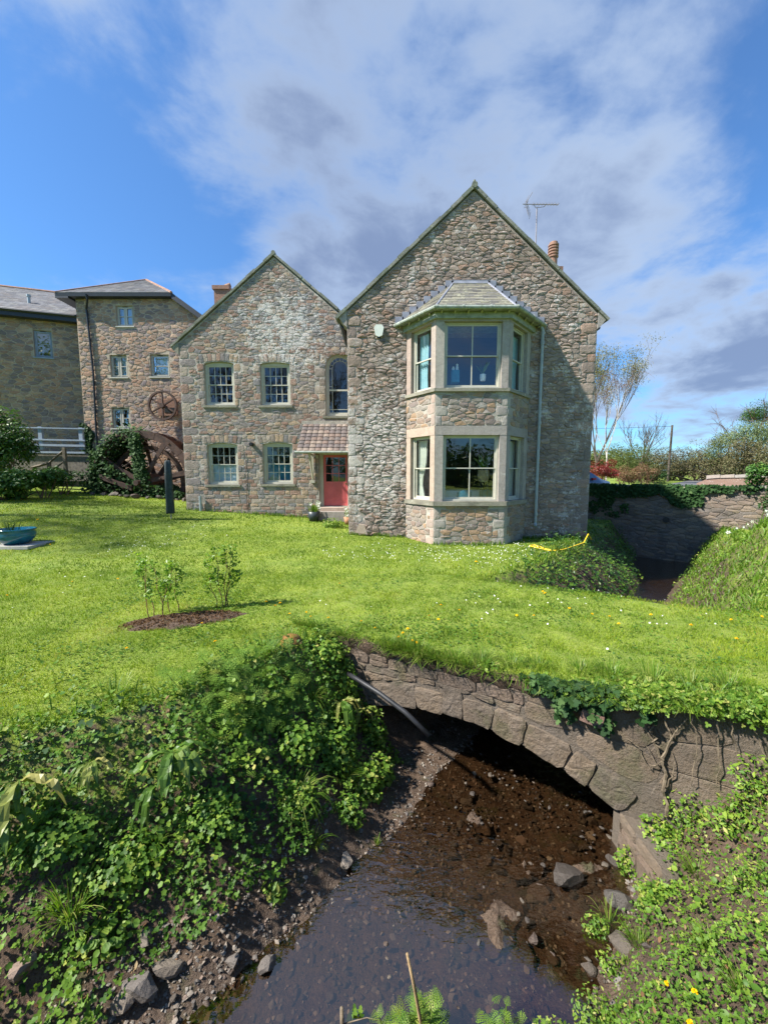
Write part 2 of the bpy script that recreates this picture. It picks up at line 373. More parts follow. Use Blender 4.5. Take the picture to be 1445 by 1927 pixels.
M['cover'] = plain('dark green grey cover', (.022, .034, .036), 0.55, 0.4, 12, 0.3)
M['slab'] = plain('concrete slab', (.42, .40, .36), 0.85, 0.15, 5)
M['rubber'] = plain('black rubber pipe', (.022, .023, .026), 0.5, 0.3, 10)
M['bark'] = plain('brown bark', (.10, .08, .06), 0.9, 0.35, 8, 0.6)
M['birch'] = plain('birch bark', (.50, .45, .40), 0.8, 0.3, 5, 0.3, grime=(.12, .09, .07))
M['twig'] = plain('red brown twigs', (.14, .085, .06), 0.85, 0.3, 5)
M['twig_red'] = plain('reddish shrub stems', (.17, .075, .04), 0.7, 0.3, 9)
M['root'] = plain('dry brown stems', (.16, .125, .085), 0.85, 0.4, 12, 0.4)
M['stick'] = plain('dry pale stick', (.36, .25, .13), 0.8, 0.3, 20, 0.3)
M['tarmac'] = plain('tarmac', (.11, .11, .115), 0.85, 0.15, 4)
M['car_paint'] = plain('blue grey car paint', (.10, .16, .26), 0.25, 0.05, 2, 0.0, spec=0.7)
M['car_glass'] = plain('car glass', (.12, .16, .22), 0.08, 0.1, 2, 0.0, spec=0.9)
M['tail_lamp'] = plain('red tail lamp', (.45, .01, .02), 0.25, 0.1, 3)
M['glass'] = glass_mat('old window glass', 0.05)
M['glass_bay'] = glass_mat('plate glass', 0.07, wav=0.03)
M['glass_mill'] = glass_mat('double glazing', 0.16, wav=0.0)
G1 = [(0.0, (.035, .085, .010)), (0.45, (.07, .15, .015)), (0.8, (.125, .22, .022)), (1.0, (.26, .28, .07))]
M['grass'] = leaf_mat('grass blades', [(0.0, (.085, .165, .012)), (0.45, (.21, .31, .02)), (0.8, (.34, .40, .035)), (1.0, (.50, .44, .18))], 0.4, 0.6, 0.2, 0.3)
M['grass_long'] = leaf_mat('long grass', [(0.0, (.07, .16, .012)), (0.6, (.15, .27, .02)), (1.0, (.34, .36, .10))], 0.4, 0.45, 0.4)
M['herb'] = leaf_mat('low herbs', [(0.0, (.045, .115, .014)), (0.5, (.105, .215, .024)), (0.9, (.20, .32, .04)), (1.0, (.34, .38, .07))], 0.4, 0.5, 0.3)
M['herb_light'] = leaf_mat('sunlit herbs', [(0.0, (.07, .16, .02)), (0.5, (.15, .27, .03)), (0.85, (.27, .38, .05)), (1.0, (.44, .42, .12))], 0.4, 0.5, 0.3)  # lighter, yellower leaf green, used on both banks
M['ivy'] = leaf_mat('dark ivy', [(0.0, (.016, .042, .014)), (0.6, (.035, .085, .025)), (1.0, (.09, .155, .05))], 0.2, 0.6, 0.12)
M['fern'] = leaf_mat("strap fern", [(0.0, (.05, .12, .015)), (0.6, (.10, .19, .025)), (0.9, (.20, .26, .05)), (1.0, (.36, .33, .10))], 0.35, 0.42, 0.4)
M['dry'] = leaf_mat('dead leaves', [(0.0, (.10, .05, .025)), (0.6, (.22, .12, .06)), (1.0, (.36, .27, .15))], 0.25, 0.7, 0.2)
M['laurel'] = leaf_mat('laurel leaves', [(0.0, (.03, .085, .015)), (0.6, (.07, .17, .025)), (1.0, (.20, .32, .06))], 0.25, 0.42, 0.35)
M['shrub'] = leaf_mat('shrub leaves', [(0.0, (.02, .06, .012)), (0.6, (.05, .13, .02)), (1.0, (.12, .22, .03))], 0.35, 0.4)
M['red_leaf'] = leaf_mat('red photinia leaves', [(0.0, (.16, .025, .02)), (0.6, (.30, .04, .035)), (1.0, (.22, .12, .04))], 0.3, 0.4)
M['russet'] = leaf_mat('russet hedge leaves', [(0.0, (.20, .085, .05)), (0.6, (.24, .13, .07)), (1.0, (.14, .16, .05))], 0.3, 0.6)
M['far_green'] = leaf_mat('far hedge leaves', [(0.0, (.085, .115, .035)), (0.6, (.14, .17, .05)), (1.0, (.20, .23, .08))], 0.3, 0.7, 0.2)
M['far_brown'] = leaf_mat('far brown hedge twigs', [(0.0, (.12, .10, .06)), (0.6, (.17, .15, .08)), (1.0, (.19, .21, .09))], 0.2, 0.8, 0.1)
M['far_pale'] = leaf_mat('pale willow leaves', [(0.0, (.14, .19, .08)), (0.6, (.22, .28, .13)), (1.0, (.27, .31, .15))], 0.3, 0.7, 0.2)
M['willow'] = leaf_mat('yellow willow catkins', [(0.0, (.20, .17, .07)), (0.6, (.27, .24, .10)), (1.0, (.25, .27, .12))], 0.3, 0.7, 0.2)
M['sapling'] = leaf_mat('fresh sapling leaves', [(0.0, (.12, .24, .02)), (0.6, (.19, .33, .03)), (1.0, (.28, .40, .05))], 0.45, 0.4)
M['dandelion'] = leaf_mat('dandelion petals', [(0.0, (.80, .46, .003)), (1.0, (.88, .62, .008))], 0.2, 0.6, 0.2, 0.0)
M['petal'] = leaf_mat('white petals', [(0.0, (.75, .75, .68)), (1.0, (.85, .85, .80))], 0.3, 0.6, 0.2, 0.0)
# ------------------------------------------------------------------ ground
def sm(t): t = np.clip(t, 0, 1); return t * t * (3 - 2 * t)
def vnoise(x, y, s, seed=0):
    """cheap smooth value noise, about -1..1"""
    x = np.asarray(x, float) * s + seed * 17.3; y = np.asarray(y, float) * s - seed * 9.1
    xi = np.floor(x); yi = np.floor(y); fx = x - xi; fy = y - yi; fx = fx * fx * (3 - 2 * fx); fy = fy * fy * (3 - 2 * fy)
    def h(i, j): v = np.sin(i * 127.1 + j * 311.7 + seed * 3.7) * 43758.5453; return (v - np.floor(v)) * 2 - 1
    return (h(xi, yi) * (1 - fx) + h(xi + 1, yi) * fx) * (1 - fy) + (h(xi, yi + 1) * (1 - fx) + h(xi + 1, yi + 1) * fx) * fy
def fbm(x, y, s, seed=0, o=4):
    r = 0; a = 1; t = 0
    for i in range(o): r = r + a * vnoise(x, y, s * 2 ** i, seed + i); t += a; a *= 0.55
    return r / t
# x, y, half width, left bank run, right bank run, left profile power, right profile power
CH = np.array([
    (13.6, 19.6, .9, .8, .8, .8, .8), (12.0, 17.0, 1.0, .9, .8, .8, .9), (10.4, 14.9, .95, 1.0, .9, .8, 1.0), (8.9, 12.8, .50, 1.7, 1.7, .8, 1.3), (7.4, 10.9, .38, 1.6, 1.9, .8, 1.4),
    (5.3, 8.8, .5, 1.0, 1.9, .8, 1.2), (3.9, 6.9, .9, 1.0, 1.0, .9, .8), (2.6, 5.3, .95, 1.4, .8, 2.8, .8), (1.25, 3.6, 1.0, 1.42, 1.45, 2.4, .95),
    (.5, 2.75, .95, 1.5, 1.35, 1.0, .9), (-.45, 1.85, .92, 1.3, 1.15, 1.0, 1.0), (-1.9, .75, .85, 1.75, 1.0, 2.0, 1.0), (-4, -.3, .9, 1.6, 1.0, 2.0, 1.0), (-9, -2.5, 1, 1.5, 1, 1.2, 1), (-30, -9, 1, 2, 2, 1, 1)])
W0, W1 = np.array([7.6, 19.85]), np.array([15.4, 13.05])       # the road bridge wall
WN = np.array([-(W1 - W0)[1], (W1 - W0)[0]]); WN = WN / np.linalg.norm(WN)   # towards the road
def behind_wall(x, y): return (x - W0[0]) * WN[0] + (y - W0[1]) * WN[1]
def surface(x, y):
    x = np.asarray(x, float); y = np.asarray(y, float)
    S = sm((y - 6) / 9)
    z = S * 0.065 * np.clip(1 - x, 0, 20) + 0.03 * np.clip(y - 12, 0, 14) * sm((6 - x) / 6)
    z = z + 0.38 * sm((x - 1.4) / 2.2) * sm((4.9 - y) / 2.2) + 0.38 * sm((2.2 - y) / 1.6) * sm((x + 4) / 3)
    z = z + (1.25 + .35 * fbm(x, y, .8, 71, 3)) * np.exp(-((x - 10.3) / 1.55) ** 2 - ((y - 8.9) / 2.2) ** 2) + 0.9 * sm((x - 9) / 4) * sm((12 - y) / 5) * sm((y - 2) / 4)
    b = behind_wall(x, y)
    road = sm((b - 0.18) / 0.2) * sm((x - 5) / 3)
    z = z * (1 - road) + road * (0.78 + 0.010 * np.clip(b, 0, 60))
    far = sm((y - 60) / 200); z = z + far * 2.0
    return z + 0.018 * fbm(x, y, 1.1, 3, 3)
def chan(x, y):
    """distance beyond the water's edge, bank run, profile power, distance from the middle / half width, side (+1 house side)"""
    x = np.asarray(x, float); y = np.asarray(y, float)
    best = np.full(x.shape, 1e9); res = [np.zeros(x.shape) for _ in range(6)]
    for i in range(len(CH) - 1):
        a = CH[i]; b = CH[i + 1]; dx, dy = b[0] - a[0], b[1] - a[1]; l2 = dx * dx + dy * dy
        t = np.clip(((x - a[0]) * dx + (y - a[1]) * dy) / l2, 0, 1)
        px = a[0] + t * dx; py = a[1] + t * dy; d = np.hypot(x - px, y - py)
        side = np.sign(dx * (y - a[1]) - dy * (x - a[0]))       # stream runs downwards: house side is to the right of travel, sign -1
        m = d < best; best = np.where(m, d, best)
        for k, v in enumerate((a[2] + t * (b[2] - a[2]), a[3] + t * (b[3] - a[3]), a[4] + t * (b[4] - a[4]), a[5] + t * (b[5] - a[5]), a[6] + t * (b[6] - a[6]), -side)):
            res[k] = np.where(m, v, res[k])
    hw, bl, br, pl, pr, side = res
    wob = 0.16 * fbm(x, y, 1.3, 11, 3)
    d = best - hw + wob * 0.6
    return d, np.where(side > 0, bl, br), np.where(side > 0, pl, pr), best / hw, side
WATER = -1.5
def ground_z(x, y, bare=False):
    x = np.asarray(x, float); y = np.asarray(y, float)
    s = surface(x, y)
    if bare: return s
    d, bw, p, q, side = chan(x, y)
    u = np.clip(d / bw, 0, 1)
    bed = -1.60 + 0.10 * np.clip(q, 0, 1.3) ** 2 + 0.045 * fbm(x, y, 2.3, 5, 4) + 0.02 * vnoise(x, y, 9, 2)
    bank = -1.49 + (s + 1.49) * u ** p
    steep = 4 * u * (1 - u)
    bank = bank + steep * (0.13 * fbm(x, y, 1.8, 21, 4) + 0.07 * fbm(x, y, 6.0, 4, 3))
    k = sm(d / 0.18 + 0.5)
    z = bed * (1 - k) + bank * k
    z = np.where(u >= 1, s, z)
    # the channel stops at the road bridge
    st = sm((behind_wall(x, y) - 0.15) / 0.2)
    return z * (1 - st) + s * st

def grid_coords(segs):
    out = []
    for a, b, st in segs: out.append(np.arange(a, b, st))
    return np.concatenate(out + [[segs[-1][1]]])
gx = grid_coords([(-600, -60, 45), (-60, -20, 4), (-20, -6, .45), (-6, 6, .06), (6, 17, .16), (17, 40, 1.5), (40, 600, 40)])
gy = grid_coords([(-200, -20, 20), (-20, -2, 1.5), (-2, .2, .2), (.2, 7.5, .06), (7.5, 21, .16), (21, 50, 1.5), (50, 900, 50)])
GX, GY = np.meshgrid(gx, gy)
GZ = ground_z(GX, GY)
nxg, nyg = len(gx), len(gy)
ii = np.arange(nxg * nyg).reshape(nyg, nxg)
Fg = np.stack([ii[:-1, :-1], ii[:-1, 1:], ii[1:, 1:], ii[1:, :-1]], -1).reshape(-1, 4)
def ground_material(name):
    m, t = new_mat(name)
    mud = t.attr('mud')
    n1 = t.noise(1.6, 6, 0.6); n2 = t.noise(11, 6, 0.65); n3 = t.noise(60, 4, 0.7)
    g = t.mix(t.rng(n1, 0.35, 0.65), (.13, .21, .018), (.23, .30, .03))
    g = t.mix(t.rng(n2, 0.38, 0.66, 0, 0.55), g, (.30, .33, .08)); g = t.mix(t.rng(n3, 0.42, 0.7, 0, 0.75), g, (.055, .095, .014))
    s = t.mix(t.rng(n2, 0.35, 0.65), (.075, .048, .032), (.125, .085, .058)); s = t.mix(t.rng(n3, 0.45, 0.7, 0, 0.8), s, (.035, .024, .018))
    s = t.mix(t.rng(t.noise(4, 5, 0.6), 0.55, 0.68, 0, 0.6), s, (.045, .055, .018))
    k = t.rng(t.math('ADD', mud, t.math('MULTIPLY', t.math('SUBTRACT', n2, 0.5), 0.7)), 0.35, 0.6)
    c = t.mix(k, g, s)
    b = t.bump(t.math('ADD', n2, t.math('MULTIPLY', n3, 0.5)), 0.9, 0.04)
    t.out(t.pbr(c, t.math('SUBTRACT', 0.92, t.math('MULTIPLY', t.attr('wet'), 0.5)), b, spec=0.35)); return m
M['ground'] = ground_material('turf and soil')
def set_attr(me, name, arr):
    a = me.attributes.new(name, 'FLOAT', 'POINT'); a.data.foreach_set('value', np.asarray(arr, dtype=np.float32).ravel())
me = mesh_np('ground', np.stack([GX, GY, GZ], -1).reshape(-1, 3), Fg, None, True)
dd, bw_, _, _, _ = chan(GX, GY)
uu = np.clip(dd / bw_, 0, 2)
mudv = np.where(uu < 1, 1.0 - .52 * sm((uu - .35) / .4), np.clip(1.25 - uu, 0, 1)); mudv = mudv * (1 - sm((behind_wall(GX, GY) - .1) / .3))
set_attr(me, 'mud', mudv); set_attr(me, 'wet', sm((-1.25 - GZ) / 0.25))
ground = link('ground', me, M['ground']); tag(ground, kind='structure')

# water
def water_material():
    m, t = new_mat('stream water')
    fr = t.n('ShaderNodeFresnel'); t.L.new(t.ior(1.33), fr.inputs[0])
    p = t.pos()
    sc = t.n('ShaderNodeMapping'); sc.inputs['Rotation'].default_value = (0, 0, R(-52)); sc.inputs['Scale'].default_value = (1.0, 2.2, 1); t.L.new(p, sc.inputs[0])
    w1 = t.noise(6, 3, 0.45, sc.outputs[0], 0.6); w2 = t.noise(22, 2, 0.5, sc.outputs[0], 0.3)
    sep = t.n('ShaderNodeSeparateXYZ'); t.L.new(p, sep.inputs[0])
    riffle = t.rng(sep.outputs[1], 2.4, 3.9, 0.025, 1.0)
    b = t.n('ShaderNodeBump'); b.inputs['Distance'].default_value = 0.02; t.L.new(t.math('MULTIPLY', riffle, 0.8), b.inputs['Strength'])
    t.L.new(t.math('ADD', w1, t.math('MULTIPLY', w2, 0.35)), b.inputs['Height'])
    t.L.new(b.outputs[0], fr.inputs['Normal'])
    g = t.n('ShaderNodeBsdfGlossy'); g.inputs['Roughness'].default_value = 0.03; t.L.new(b.outputs[0], g.inputs['Normal'])
    tr = t.n('ShaderNodeBsdfTransparent'); tr.inputs[0].default_value = (.54, .45, .35, 1)
    mx = t.n('ShaderNodeMixShader'); t.L.new(t.math('ADD', t.math('MULTIPLY', fr.outputs[0], 1.5), 0.13, True), mx.inputs[0]); t.L.new(tr.outputs[0], mx.inputs[1]); t.L.new(g.outputs[0], mx.inputs[2])
    t.out(mx.outputs[0]); return m
M['water'] = water_material()
mb = MB(); V = []; F = []
for i in range(1, len(CH) - 1):
    a, b = CH[max(i - 1, 0)], CH[min(i + 1, len(CH) - 1)]; d = np.array([b[0] - a[0], b[1] - a[1]]); d /= np.linalg.norm(d); nrm = np.array([-d[1], d[0]])
    for k in (-1, 1): q = CH[i][:2] + nrm * k * (CH[i][2] + .75); V.append((q[0], q[1], WATER))
for i in range(len(V) // 2 - 1): F.append((2 * i, 2 * i + 2, 2 * i + 3, 2 * i + 1))
mb.add(V, F); water = mb.build('water', M['water']); tag(water, kind='structure')

# ------------------------------------------------------------------ masonry
def clip_half(poly, px, pz, nx, nz):
    """keep the side where (p - P) . n <= 0"""
    out = []; m = len(poly)
    if m == 0: return out
    dprev = (poly[-1][0] - px) * nx + (poly[-1][1] - pz) * nz; prev = poly[-1]
    for p in poly:
        d = (p[0] - px) * nx + (p[1] - pz) * nz
        if (d <= 0) != (dprev <= 0):
            t = dprev / (dprev - d); out.append((prev[0] + (p[0] - prev[0]) * t, prev[1] + (p[1] - prev[1]) * t))
        if d <= 0: out.append(p)
        prev, dprev = p, d
    return out
def area(poly): return 0.5 * sum(poly[i][0] * poly[(i + 1) % len(poly)][1] - poly[(i + 1) % len(poly)][0] * poly[i][1] for i in range(len(poly)))
def centroid(poly): return (sum(p[0] for p in poly) / len(poly), sum(p[1] for p in poly) / len(poly))
def rubble(a0, a1, z0, z1, cw, ch, jit, rg, drop=0.10, extra=0.12):
    """irregular stones over a rectangle: cells around jittered seeds laid in rough courses"""
    S = []; z = z0 - ch; row = 0
    while z < z1 + ch:
        h = ch * rg.uniform(0.75, 1.25); x = a0 - cw - rg.uniform(0, cw)
        while x < a1 + cw:
            w = cw * rg.uniform(0.6, 1.45)
            if rg.random() > drop: S.append((x + w / 2 + rg.uniform(-jit, jit) * cw * .4, z + h / 2 + rg.uniform(-jit, jit) * ch * .5))
            if rg.random() < extra: S.append((x + w / 2 + rg.uniform(-.5, .5) * cw, z + h / 2 + rg.choice((-.45, .45)) * ch))
            x += w
        z += h; row += 1
    S = np.array(S); Q = S / np.array([cw, ch]); cells = []
    for i in range(len(S)):
        if not (a0 - cw * .6 < S[i, 0] < a1 + cw * .6 and z0 - ch * .6 < S[i, 1] < z1 + ch * .6): continue
        d = ((Q - Q[i]) ** 2).sum(1); nb = np.argpartition(d, 15)[:16] if len(d) > 16 else range(len(d))
        nb = sorted(nb, key=lambda j: d[j])
        c = (Q[i][0], Q[i][1]); poly = [(c[0] - 2, c[1] - 2), (c[0] + 2, c[1] - 2), (c[0] + 2, c[1] + 2), (c[0] - 2, c[1] + 2)]
        for j in nb:
            if j == i: continue
            mx_, mz = (Q[i] + Q[j]) / 2; nx, nz = Q[j] - Q[i]
            poly = clip_half(poly, mx_, mz, nx, nz)
            if len(poly) < 3: break
        if len(poly) >= 3:
            poly = [(p[0] * cw, p[1] * ch) for p in poly]
            for P in ((a0, z0, -1, 0), (a1, z0, 1, 0), (a0, z0, 0, -1), (a0, z1, 0, 1)): poly = clip_half(poly, *P)
            if len(poly) >= 3 and area(poly) > cw * ch * 0.12: cells.append(poly)
    return cells
def coursed(a0, a1, z0, z1, heights, widths, rg, gap=0.0):
    cells = []; z = z0
    while z < z1 - 0.03:
        h = rg.uniform(*heights); 
        if z1 - z - h < heights[0] * 0.6: h = z1 - z
        x = a0 - rg.uniform(0, widths[0])
        while x < a1 - 0.02:
            w = rg.uniform(*widths)
            if h > (heights[0] + heights[1]) / 2 and rg.random() < 0.3:
                s = rg.uniform(.35, .65) * h
                cells.append([(x, z), (x + w, z), (x + w, z + s), (x, z + s)]); cells.append([(x, z + s), (x + w, z + s), (x + w, z + h), (x, z + h)])
            else: cells.append([(x, z), (x + w, z), (x + w, z + h), (x, z + h)])
            x += w
        z += h
    out = []
    for p in cells:
        p = [(q[0] + rg.uniform(-.012, .012), q[1] + rg.uniform(-.01, .01)) for q in p]
        for P in ((a0, z0, -1, 0), (a1, z0, 1, 0), (a0, z0, 0, -1), (a0, z1, 0, 1)): p = clip_half(p, *P)
        if len(p) >= 3 and area(p) > 0.002: out.append(p)
    return out
def trim(cells, rects=(), halves=(), amin=0.004):
    out = []
    for p in cells:
        ok = True
        for P in halves:
            p = clip_half(p, *P)
            if len(p) < 3: ok = False; break
        if not ok: continue
        for (x0, x1, z0, z1) in rects:
            xs = [q[0] for q in p]; zs = [q[1] for q in p]
            if max(xs) <= x0 or min(xs) >= x1 or max(zs) <= z0 or min(zs) >= z1: continue
            c = centroid(p); best = max([(x0 - c[0], (x0, c[1], 1, 0)), (c[0] - x1, (x1, c[1], -1, 0)), (z0 - c[1], (c[0], z0, 0, 1)), (c[1] - z1, (c[0], z1, 0, -1))], key=lambda t: t[0])
            if best[0] < -0.02: ok = False; break
            p = clip_half(p, *best[1])
            if len(p) < 3: ok = False; break
        if ok and len(p) >= 3 and area(p) > amin: out.append(p)
    return out
def outline(poly, gap, n, rough, rg):
    c = centroid(poly); P = []
    for q in poly:
        d = math.hypot(q[0] - c[0], q[1] - c[1]); k = max(0.3, 1 - gap / max(d, 1e-6)); P.append((c[0] + (q[0] - c[0]) * k, c[1] + (q[1] - c[1]) * k))
    Q = []; ct = .10
    for i in range(len(P)):                       # corners cut once
        a, b = P[i], P[(i + 1) % len(P)]
        if math.hypot(b[0] - a[0], b[1] - a[1]) < .012: Q.append(((a[0] + b[0]) / 2, (a[1] + b[1]) / 2)); continue
        Q.append((a[0] * (1 - ct) + b[0] * ct, a[1] * (1 - ct) + b[1] * ct)); Q.append((a[0] * ct + b[0] * (1 - ct), a[1] * ct + b[1] * (1 - ct)))
    if n <= 10 and len(Q) >= 5: return [(q[0] + rg.uniform(-rough, rough), q[1] + rg.uniform(-rough, rough)) for q in Q], c
    L = [math.hypot(Q[(i + 1) % len(Q)][0] - Q[i][0], Q[(i + 1) % len(Q)][1] - Q[i][1]) for i in range(len(Q))]; T = sum(L); out = []
    for k in range(n):
        s = T * k / n; i = 0
        while s > L[i] and i < len(L) - 1: s -= L[i]; i += 1
        a, b = Q[i], Q[(i + 1) % len(Q)]; t = s / max(L[i], 1e-9); x = a[0] + (b[0] - a[0]) * t; z = a[1] + (b[1] - a[1]) * t
        out.append((x + rg.uniform(-rough, rough), z + rg.uniform(-rough, rough)))
    return out, c
def stone(mb, F, poly, rg, gap=0.012, h=0.03, n=8, rough=0.006, rings=1, d0=-0.004, keep=False):
    """one stone standing proud of the wall plane"""
    if keep: o = [(centroid(poly)[0] + (q[0] - centroid(poly)[0]) * (1 - gap / max(1e-6, math.hypot(q[0] - centroid(poly)[0], q[1] - centroid(poly)[1]))), centroid(poly)[1] + (q[1] - centroid(poly)[1]) * (1 - gap / max(1e-6, math.hypot(q[0] - centroid(poly)[0], q[1] - centroid(poly)[1])))) for q in poly]; c = centroid(poly); n = len(o)
    else: o, c = outline(poly, gap, n, rough, rg)
    V = [F.p(a, z, d0) for a, z in o]; hh = h * rg.uniform(0.55, 1.35); tx, tz = rg.uniform(-.5, .5), rg.uniform(-.5, .5)
    size = max(0.05, math.sqrt(abs(area(o))))
    specs = [(0.90, 0.75)] if rings == 1 else ([(0.965, 0.8), (0.8, 1.0), (0.42, 1.0)] if rings == 3 else [(0.93, 0.7), (0.62, 1.0)])
    for sc, dh in specs:
        for a, z in o:
            aa = c[0] + (a - c[0]) * sc; z2 = c[1] + (z - c[1]) * sc
            V.append(F.p(aa, z2, hh * dh + (tx * (aa - c[0]) + tz * (z2 - c[1])) / size * h * .8 + rg.uniform(-.22, .22) * h))
    V.append(F.p(c[0], c[1], hh * (1.0 + (rg.uniform(-.1, .35) if rings < 3 else 0))))
    Fs = []; m = len(o); k = len(specs)
    for r_ in range(k):
        for i in range(m): j = (i + 1) % m; Fs.append((r_ * m + i, r_ * m + j, (r_ + 1) * m + j, (r_ + 1) * m + i))
    for i in range(m): Fs.append((k * m + i, k * m + (i + 1) % m, (k + 1) * m))
    mb.add(V, Fs, rg.random())
def lay(F, cells, parent, mat, rg, limit=300, name='stone', **kw):
    """each stone an object of its own up to the limit, the smaller rest joined"""
    cells = sorted(cells, key=lambda p: -area(p)); objs = []
    for p in cells[:limit]: mb = MB(); stone(mb, F, p, rg, **kw); objs.append(mb.build(name, mat, parent))
    if len(cells) > limit:
        mb = MB()
        for p in cells[limit:]: stone(mb, F, p, rg, **kw)
        tag(mb.build('small_stones', mat, parent), kind='stuff')
    return objs
def rect(a0, a1, z0, z1): return [(a0, z0), (a1, z0), (a1, z1), (a0, z1)]
def seg_arch(a0, a1, z0, z1, rise, n=10):
    """rectangle with a low arched head, counter-clockwise; z1 is the height at the springing"""
    P = [(a0, z0), (a1, z0)]; w = (a1 - a0) / 2; cx = (a0 + a1) / 2
    for k in range(n + 1):
        t = 1 - 2 * k / n; P.append((cx + w * t, z1 + rise * math.sqrt(max(0, 1 - t * t)) if rise > w * .9 else z1 + rise * (1 - t * t)))
    return P

# ------------------------------------------------------------------ windows
def sash_window(F, parent, a0, a1, z0, z1, cols=4, rows=2, rise=0.0, recess=0.12, fw=0.075, glass='glass', fmat='frame', sill=True, label=None, sill_out=0.06, thick=0.022, name='window'):
    mb = MB(); d1 = -recess; d0 = d1 - 0.09
    hole = rect(a0 + fw, a1 - fw, z0 + fw * .9, z1 - fw * .55)
    F.prism(mb, seg_arch(a0, a1, z0, z1, rise) if rise else rect(a0, a1, z0, z1), d0, d1, [hole])
    w = mb.build(name, M[fmat], parent)
    if label: w['label'] = label
    A0, A1, Z0, Z1 = a0 + fw, a1 - fw, z0 + fw * .9, z1 - fw * .55; zm = (Z0 + Z1) / 2; st = 0.045
    for (b0, b1, dd_) in ((zm - .016, Z1, d1 - .03), (Z0, zm + .016, d1 - .065)):
        mb = MB(); s0 = 0.06 if b0 == Z0 else st * .7; s1 = st * .7 if b0 == Z0 else st
        F.box(mb, A0, A0 + st, b0, b1, dd_ - .03, dd_); F.box(mb, A1 - st, A1, b0, b1, dd_ - .03, dd_)
        F.box(mb, A0 + st, A1 - st, b0, b0 + s0, dd_ - .03, dd_); F.box(mb, A0 + st, A1 - st, b1 - s1, b1, dd_ - .03, dd_)
        ia0, ia1, ib0, ib1 = A0 + st, A1 - st, b0 + s0, b1 - s1
        for c in range(1, cols): x = ia0 + (ia1 - ia0) * c / cols; F.box(mb, x - thick / 2, x + thick / 2, ib0, ib1, dd_ - .026, dd_ - .002)
        for r_ in range(1, rows): z = ib0 + (ib1 - ib0) * r_ / rows; F.box(mb, ia0, ia1, z - thick / 2, z + thick / 2, dd_ - .024, dd_ - .004)
        mb.build('sash', M[fmat], w)
        for c in range(cols):
            for r_ in range(rows):
                x0 = ia0 + (ia1 - ia0) * c / cols; x1 = ia0 + (ia1 - ia0) * (c + 1) / cols; y0 = ib0 + (ib1 - ib0) * r_ / rows; y1 = ib0 + (ib1 - ib0) * (r_ + 1) / rows
                mb = MB(); e = [rng.uniform(-.0012, .0012) for _ in range(4)]; dd2 = dd_ - .015
                mb.add([F.p(x0, y0, dd2 + e[0]), F.p(x1, y0, dd2 + e[1]), F.p(x1, y1, dd2 + e[0] + e[1]), F.p(x0, y1, dd2 + e[2])], [(0, 1, 2), (0, 2, 3)]); mb.build('pane', M[glass], w)
    if sill:
        mb = MB(); F.prism(mb, rect(a0 - .09, a1 + .09, z0 - .085, z0 - .002), -recess - .05, sill_out); mb.build('sill', M['sillstone'], w)
    return w
def wall(F, parent, poly, holes, mat, thick=0.45, name='wall', d=0.0):
    mb = MB(); F.prism(mb, poly, d - thick, d, holes); return mb.build(name, mat, parent)
# ------------------------------------------------------------------ main house
def roof_slab(name, mb_mat, parent, P, thick, label=None):
    """P: four corners (eave left, eave right, ridge right, ridge left) of the top face"""
    a, b, c, d = [Vector(p) for p in P]; n = (b - a).cross(d - a).normalized(); n = n if n.z > 0 else -n
    mb = MB(); mb.hexa([a - n * thick, b - n * thick, c - n * thick, d - n * thick, a, b, c, d]); o = mb.build(name, mb_mat, parent)
    if label: o['label'] = label
    return o
def slates(parent, mat, P, w, h, rg, name='slates', lift=0.012):
    """overlapping slates over a sloping quadrilateral, joined (too many to pick apart)"""
    a, b, c, d = [np.array(p, float) for p in P]; n = np.cross(b - a, d - a); n /= np.linalg.norm(n)
    if n[2] < 0: n = -n
    rows = max(1, int(np.linalg.norm(d - a) / h)); mb = MB()
    for r_ in range(rows):
        t0, t1 = r_ / rows, min(1.0, (r_ + 1.12) / rows); L0, R0, L1, R1 = a + (d - a) * t0, b + (c - b) * t0, a + (d - a) * t1, b + (c - b) * t1
        k = max(1, int(np.linalg.norm(R0 - L0) / w)); off = rg.uniform(-.3, .3)
        for i in range(k + 1):
            s0, s1 = max(0, (i - .5 + off * 0 + (.5 if r_ % 2 else 0)) / k), min(1, (i + .5 + (.5 if r_ % 2 else 0)) / k)
            if s1 - s0 < 0.15 / k: continue
            g = .004 / max(.1, np.linalg.norm(R0 - L0)); s0 += g; s1 -= g; e = rg.uniform(0, .006); l = lift + e
            V = [L0 + (R0 - L0) * s0 + n * l, L0 + (R0 - L0) * s1 + n * (l + rg.uniform(-.003, .003)), L1 + (R1 - L1) * s1 + n * .003, L1 + (R1 - L1) * s0 + n * .003, L0 + (R0 - L0) * s0 - n * .002, L0 + (R0 - L0) * s1 - n * .002]
            mb.add(V, [(0, 1, 2, 3), (4, 5, 1, 0)], rg.random())
    return tag(mb.build(name, mat, parent), kind='stuff')
